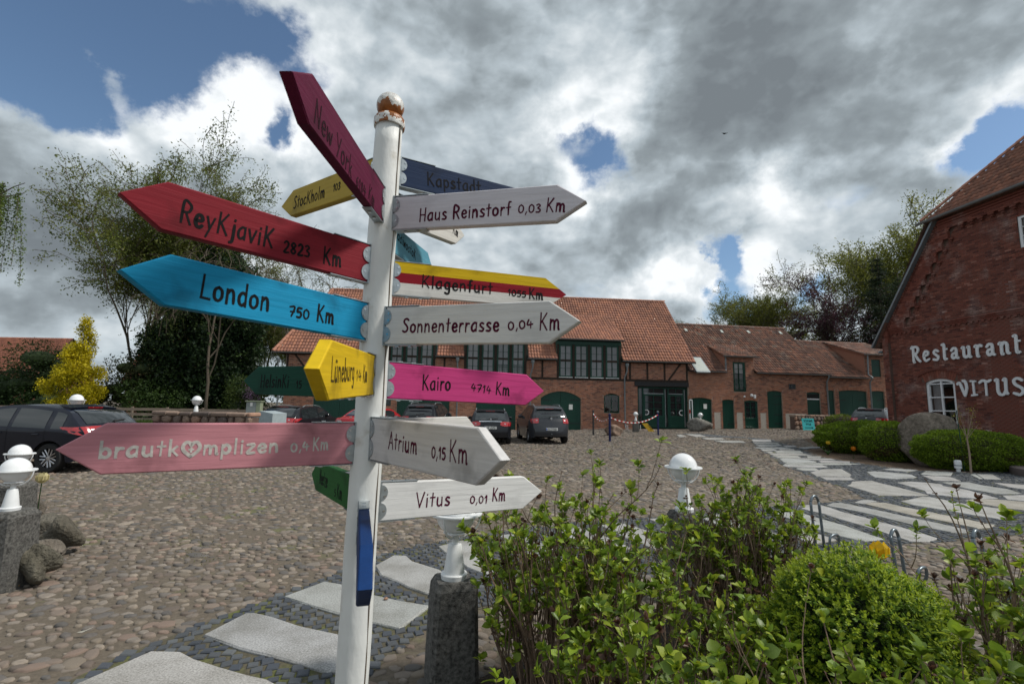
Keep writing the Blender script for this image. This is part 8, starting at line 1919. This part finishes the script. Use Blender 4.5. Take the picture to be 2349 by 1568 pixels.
# ------------------------------------------------------------------ left background: fence, cabinet, container, red roofs
T = thing('rail_fence', 'weathered wooden rail fence along the lane on the left', 'fence', (-45, 33.4, 0)); rs = np.random.RandomState(9)
xe = at(566, 940, 33.4)[0]+45; x = 0
while x < xe:
    m = MB(); m.box((x-.06, -.05, 0), (x+.06, .05, 1.12), bev=.01); m.build('fence_post', MAT['fence_wood'], T)
    x1 = min(x+2.4, xe)
    for z in (.28, .62, .96): m = MB(); dz = rs.uniform(-.02, .02); V = [(x, -.085, z-.09), (x1-.02, -.085, z-.09+dz), (x1-.02, -.085, z+.09+dz), (x, -.085, z+.09)]; m.add(V+[(a, -.052, c_) for a, b, c_ in V], [(0, 1, 2, 3), (7, 6, 5, 4), (0, 4, 5, 1), (3, 2, 6, 7), (0, 3, 7, 4), (1, 5, 6, 2)]); m.build('rail', MAT['fence_wood'], T)
    x += 2.4
p = at(583, 940, 29.5); T = thing('cabinet', 'grey-green metal utility cabinet with a white label left of the barn corner', 'cabinet', (p[0], p[1], 0), .1); mat('cab_grey', (.24, .27, .27), .6, var=.1); mat('cab_green', (.25, .29, .20), .6)
m = MB(); m.box((-.40, -.2, 0), (.16, .2, 1.6), bev=.02); m.build('body', MAT['cab_grey'], T); m = MB(); m.box((.165, -.2, 0), (.42, .2, 1.6), bev=.02); m.build('side_door', MAT['cab_green'], T); m = MB(); m.box((-.45, -.25, 1.602), (.47, .25, 1.67), bev=.01); m.build('lid', MAT['cab_green'], T)
m = MB(); m.box((-.17, -.212, 1.35), (-.03, -.202, 1.56)); m.build('label_sheet', MAT['paper'], T)
p = at(590, 965, 17.6); T = thing('recycling_container', 'pale grey recycling container with green base and a prohibition plate', 'container', (p[0]-.05, p[1], 0), -.1); mat('bin_grey', (.32, .38, .40), .5); mat('bin_green', (.01, .12, .07), .5)
m = MB(); m.prism([(-.5, .62), (.62, .62), (.62, 1.22), (.15, 1.30), (-.12, 1.18), (-.5, .90)], 0, .9); m.build('hood', MAT['bin_grey'], T); m = MB(); m.box((-.5, .02, 0), (.62, .88, .618), bev=.03); m.build('body', MAT['bin_green'], T)
m = MB(); m.box((-.32, -.03, .72), (.02, -.002, 1.02)); o = m.build('plate', MAT['plastic_dk'], T); m = MB(); K = 20; m.prism([(-.15+.09*math.cos(2*PI*i/K), .9+.09*math.sin(2*PI*i/K)) for i in range(K)][::-1], -.036, -.0305); m.build('round_sign', MAT['white_frame'], o); m = MB(); m.box((-.20, -.040, .885), (-.10, -.0365, .915)); m.build('red_bar', MAT['chain_red'], o)
p = at(622, 935, 36); T = thing('picket_fence', 'brown picket fence beside the barn corner', 'fence', (p[0]-1.3, p[1], 0))
for i in range(16): m = MB(); m.prism([(i*.16, .1), (i*.16+.09, .1), (i*.16+.09, 1.15), (i*.16+.045, 1.24), (i*.16, 1.15)], 0, .02); m.build('picket', MAT['fence_wood'], T)
for z in (.4, .95): m = MB(); m.box((-.05, .021, z), (2.55, .06, z+.07)); m.build('rail', MAT['fence_wood'], T)
def house(label, px0, px1, Y, ze, zr, seed, depth=8):
    a, b = at(px0, 930, Y), at(px1, 930, Y); W = b[0]-a[0]; T = thing('house', label, 'house', (a[0], a[1], 0), 0); rs = np.random.RandomState(seed); m = MB(); m.box((.3, .3, 0), (W-.3, depth, ze)); m.add([(.3, .3, ze), (.3, depth, ze), (.3, depth/2, zr-.1)], [(0, 2, 1)]); m.add([(W-.3, .3, ze), (W-.3, depth, ze), (W-.3, depth/2, zr-.1)], [(0, 1, 2)]); m.build('wall', MAT['brick'], T)
    L_ = math.hypot(depth/2, zr-ze); fake = Fac((a[0], a[1]), 0); roof_tiles(T, (0, -.1, ze-.05), (1, 0, 0), (0, depth/2/L_, (zr-ze)/L_), W, L_, 'tile', rs, fac=fake, cw=.24, rl=.38, table=np.array([(.75, .62, .6), (.85, .7, .66), (.65, .55, .55)])); m = MB(); slab_poly(m, [(0, -.1, ze-.12), (W, -.1, ze-.12), (W, depth/2, zr-.08), (0, depth/2, zr-.08)], .1); m.add([(0, depth/2, zr), (W, depth/2, zr), (W, depth+.2, ze-.1), (0, depth+.2, ze-.1)], [(0, 3, 2, 1)]); m.build('roof_boarding', MAT['dark_under'], T); return T
house('house with dark red tiled roof just visible at the far left above the bushes', -120, 75, 56, 4.6, 9.0, 1)
house('red-roofed house glimpsed through the trees behind the fence', 270, 430, 52, 3.4, 9.6, 2)

# ------------------------------------------------------------------ restaurant forecourt bits
p = gnd(2345, 1090); T = thing('round_step', 'round dark stone step at the right edge before the restaurant', 'step', (15.05, 13.15, 0)); m = MB(); m.lathe([(1.25, -.02), (1.27, .02), (1.27, .20), (1.22, .235), (0, .237)], 64); mat('step_stone', (.145, .115, .11), .6, var=.12, scale=40); m.build('disc', MAT['step_stone'], T, smooth=40)
m = MB(); m.box((0, 0, -.1), (3.6, 1.3, .40), (.55, .58, .62), bev=.03); o = m.build('stone_bench', MAT['granite'], None); o.location = (18.35, 14.0, 0); o.rotation_euler = (0, 0, RA); o.location = tuple(F3.w(6.6, -1.35, 0)); tag(o, 'long grey stone block along the restaurant wall behind the hedge', 'bench')
p = gnd(2228, 1087); T = thing('sapling', 'thin young tree with tiny buds in front of the right box hedge', 'tree', (p[0], p[1], 0)); rs = np.random.RandomState(4); m = MB(); mat('sapling_bark', (.25, .19, .14), .8, var=.2); m.tube([(0, 0, 0), (.01, 0, .55), (-.01, .01, 1.02)], [.028, .022, .018], 7)
tipz = []
for k in range(9): a = rs.uniform(0, 2*PI); e = (math.cos(a)*rs.uniform(.1, .35), math.sin(a)*.2, rs.uniform(1.3, 1.85)); m.tube([(-.01, .01, rs.uniform(.85, 1.02)), (e[0]*.5, e[1]*.5, (e[2]+1.0)/2), e], [.009, .006, .003], 4); tipz.append(e)
m.build('trunk', MAT['sapling_bark'], T); P = np.concatenate([np.array(e)[None]+rs.randn(14, 3)*np.array([.04, .04, .12])-np.array([0, 0, .1]) for e in tipz]); leafmesh('crown', P, .035, rs, [(.22, .22, .02), (.16, .2, .02)], T)
p = gnd(2213, 1082); T = thing('plant_stake', 'thin dark green stake beside the sapling', 'stake', (p[0], p[1], 0)); m = MB(); m.tube([(0, 0, 0), (-.06, 0, 1.75)], .012, 6); m.build('rod', MAT['green_paint'], T); m = MB(); m.tube([(-.045, 0, 1.2), (-.02, -.02, 1.2)], .016, 6); m.build('tie', MAT['plastic_dk'], T)
p = gnd(2199, 1082); T = thing('ground_spotlight', 'small white cylindrical ground light before the hedge', 'lamp', (p[0], p[1], 0)); m = MB(); m.lathe([(.05, 0), (.05, .1), (.085, .11), (.085, .32), (.06, .34), (0, .34)], 18); m.build('housing', MAT['white_lamp'], T, smooth=40); m = MB(); m.lathe([(.088, .18), (.09, .185), (.09, .20), (.088, .205)], 18, cap=False); m.build('band', MAT['zinc'], T)
def plant(label, base, n, L, col, seed, flower=None, fh=.3, wd=.05, cat='flower', fl_s=.05):
    T = thing('flowering_plant' if flower else 'leafy_plant', label, cat, base); rs = np.random.RandomState(seed); m = MB()
    for i in range(n):
        a = rs.uniform(0, 2*PI); l = L*rs.uniform(.6, 1.1); w = l*wd*rs.uniform(.7, 1.2); o = np.array([math.cos(a), math.sin(a), 0]); sd_ = np.array([-math.sin(a), math.cos(a), 0]); V = []
        for k in range(5): t = k/4; c = o*l*.55*t**1.4+np.array([0, 0, l*(t-.35*t*t)]); ww = w*[.6, 1, .95, .6, .02][k]; V += [c-sd_*ww, c+sd_*ww]
        k = rs.uniform(.75, 1.25); m.add(V, [(2*j, 2*j+1, 2*j+3, 2*j+2) for j in range(4)], tuple(np.array(col)*k))
    m.build('leaves', MAT['leaf_big'], T, kind='stuff')
    if flower:
        m = MB(); m.tube([(0, 0, 0), (.02, .01, fh*.6), (.03, 0, fh)], .0045, 5, col); m.build('stalk', MAT['leaf'], T)
        for k in range(6):
            a = 2*PI*k/6; pm = MB(); o = np.array([math.cos(a), math.sin(a), 0]); sd_ = np.array([-math.sin(a), math.cos(a), 0]); V = []
            for j, (r_, z_, w_) in enumerate(((.15, 0, .2), (.5, .35, .5), (.55, .8, .45), (.38, 1.15, .05))): c = np.array([.03, 0, fh])+o*r_*fl_s+np.array([0, 0, z_*fl_s*1.2]); V += [c-sd_*w_*fl_s, c+sd_*w_*fl_s]
            pm.add(V, [(2*j, 2*j+1, 2*j+3, 2*j+2) for j in range(3)], tuple(np.array(flower)*(.85 if k % 2 else 1.05))); pm.build('petal', MAT['flower'], T)
    return T
p = at(112, 1110, 4.75); plant('cream tulip rising beside the nearest left granite post', (p[0]-.10, p[1], .05), 8, .38, (.03, .07, .02), 3, (.62, .55, .30), max(p[2]-.04, .3), fl_s=.07)
p = at(100, 1225, 4.9); plant('low green plant in the left bed', (p[0], p[1], .05), 26, .20, (.03, .075, .015), 5, cat='plant', wd=.16)
p = at(20, 1150, 6.2); plant('green perennial behind the left globe lamps', (p[0], p[1], .05), 30, .5, (.05, .11, .02), 6, cat='plant', wd=.12)
p = at(2020, 1290, 3.6); plant('yellow tulip showing above the box ball', (p[0]-.03, p[1], .0), 5, .3, (.04, .09, .02), 7, (.75, .50, .02), .62, fl_s=.085)
p = gnd(1967, 1053); plant('small orange tulip at the edge of the hedge bed', (p[0], p[1]+.2, 0), 4, .22, (.04, .09, .02), 8, (.65, .22, .01), .3, fl_s=.11)
p = gnd(1893, 1045); plant('low green tulip clump with a yellow bloom before the long box hedge', (p[0]+.3, p[1]+.3, 0), 30, .42, (.04, .10, .02), 9, (.6, .42, .03), .42, fl_s=.10)
p = at(1362, 1290, 2.95); plant('small pink hyacinth behind the stems of the dense shrub', (p[0], p[1]+.3, .03), 6, .25, (.04, .1, .02), 10, (.5, .10, .2), .38, fl_s=.06)
# moss and grass tufts in the joints
def tufts():
    rs = np.random.RandomState(77); n = 26000; Y = 1.9+rs.rand(n)**1.5*20; X = rs.uniform(-1.1, 1.1, n)*Y; f = np.sin(X*.9+1.3)+np.sin(Y*1.1-X*.5)+.8*np.sin(X*2.7+Y*1.9); k = (f > .55) & ~inpoly(X, Y, BED); 
    for S in SLARR: k &= ~inpoly(X, Y, S)
    onp = inpoly(X, Y, PATH); k &= (~onp) | (rs.rand(n) < .25); X, Y = X[k], Y[k]; c = np.repeat(np.stack([X, Y, gh(X, Y)+.004], 1), 3, 0)+rs.randn(len(X)*3, 3)*np.array([.03, .03, 0]); V, F = leaves(c, .020, rs, aspect=.35, out=np.tile([0, 0, .8], (len(c), 1))); V[:, 2] = np.maximum(V[:, 2], .002)
    T = np.array([(.13, .15, .025), (.09, .12, .02), (.18, .17, .04)])[rs.randint(0, 3, len(c))]; o = objm('moss', fast('moss', V, [F], tint=T), MAT['leaf']); tag(o, 'moss and grass growing in the paving joints', 'moss', kind='stuff')
    # blades along the fence
    m = 9000; X = rs.uniform(-44, -19, m); Y = rs.uniform(32.8, 35, m); P = np.stack([X, Y, np.zeros(m)], 1); V, F = leaves(P, .32, rs, aspect=.12, out=np.tile([0, 0, 2.5], (m, 1))); o = objm('grass', fast('grass', V, [F], tint=np.array([(.07, .13, .02), (.05, .1, .015)])[rs.randint(0, 2, m)]), MAT['leaf']); tag(o, 'rough grass under the rail fence', 'grass', kind='stuff')
tufts()
# scraps lying about
p = gnd(190, 1462); m = MB(); m.add([(-.05, 0, .035), (.0, .012, .045), (.045, .03, .06), (.0, -.012, .04)], [(0, 3, 2, 1)], (.6, .58, .5)); o = m.build('white_petal', MAT['flower']); o.location = p; tag(o, 'single white petal lying on the cobbles at lower left', 'petal')
p = gnd(884, 1382); rock('brick_chip', '', (p[0], p[1], .035), (.022, .018, .012), 3, sub=2, label='small reddish chip of stone on the granite slab right of the pole', cat='stone', cols=(2.2, 1.4, 1.1))
for i, (px, py) in enumerate(((1660, 1330), (1600, 1480), (1480, 1530), (1730, 1480))): pass
def litter():
    rs = np.random.RandomState(78); n = 5000; X = rs.uniform(-.3, 4.4, n); Y = rs.uniform(.8, 4.3, n); k = inpoly(X, Y, BED); X, Y = X[k], Y[k]; P = np.stack([X, Y, np.full(len(X), .034)], 1); V, F = leaves(P, .022, rs, aspect=.5, out=np.zeros((len(X), 3))); V[:, 2] = .033+np.abs(V[:, 2]-.034)*.4
    o = objm('bark_litter', fast('bark_litter', V, [F], tint=np.array([(.11, .08, .055), (.06, .045, .03), (.17, .13, .10), (.03, .025, .02)])[rs.randint(0, 4, len(X))]), MAT['leaf']); tag(o, 'bark scraps and dead leaves on the bed soil', 'leaf litter', kind='stuff')
litter()
p = at(1663/1.0, 306, 60); m = MB(); m.add([(-.45, 0, .06), (0, -.1, 0), (.45, 0, .08), (0, .25, -.02), (0, -.25, 0)], [(0, 1, 3), (1, 2, 3), (1, 4, 3)]); o = m.build('bird', MAT['ink']); o.location = p; tag(o, 'distant dark bird in the grey cloud', 'bird')
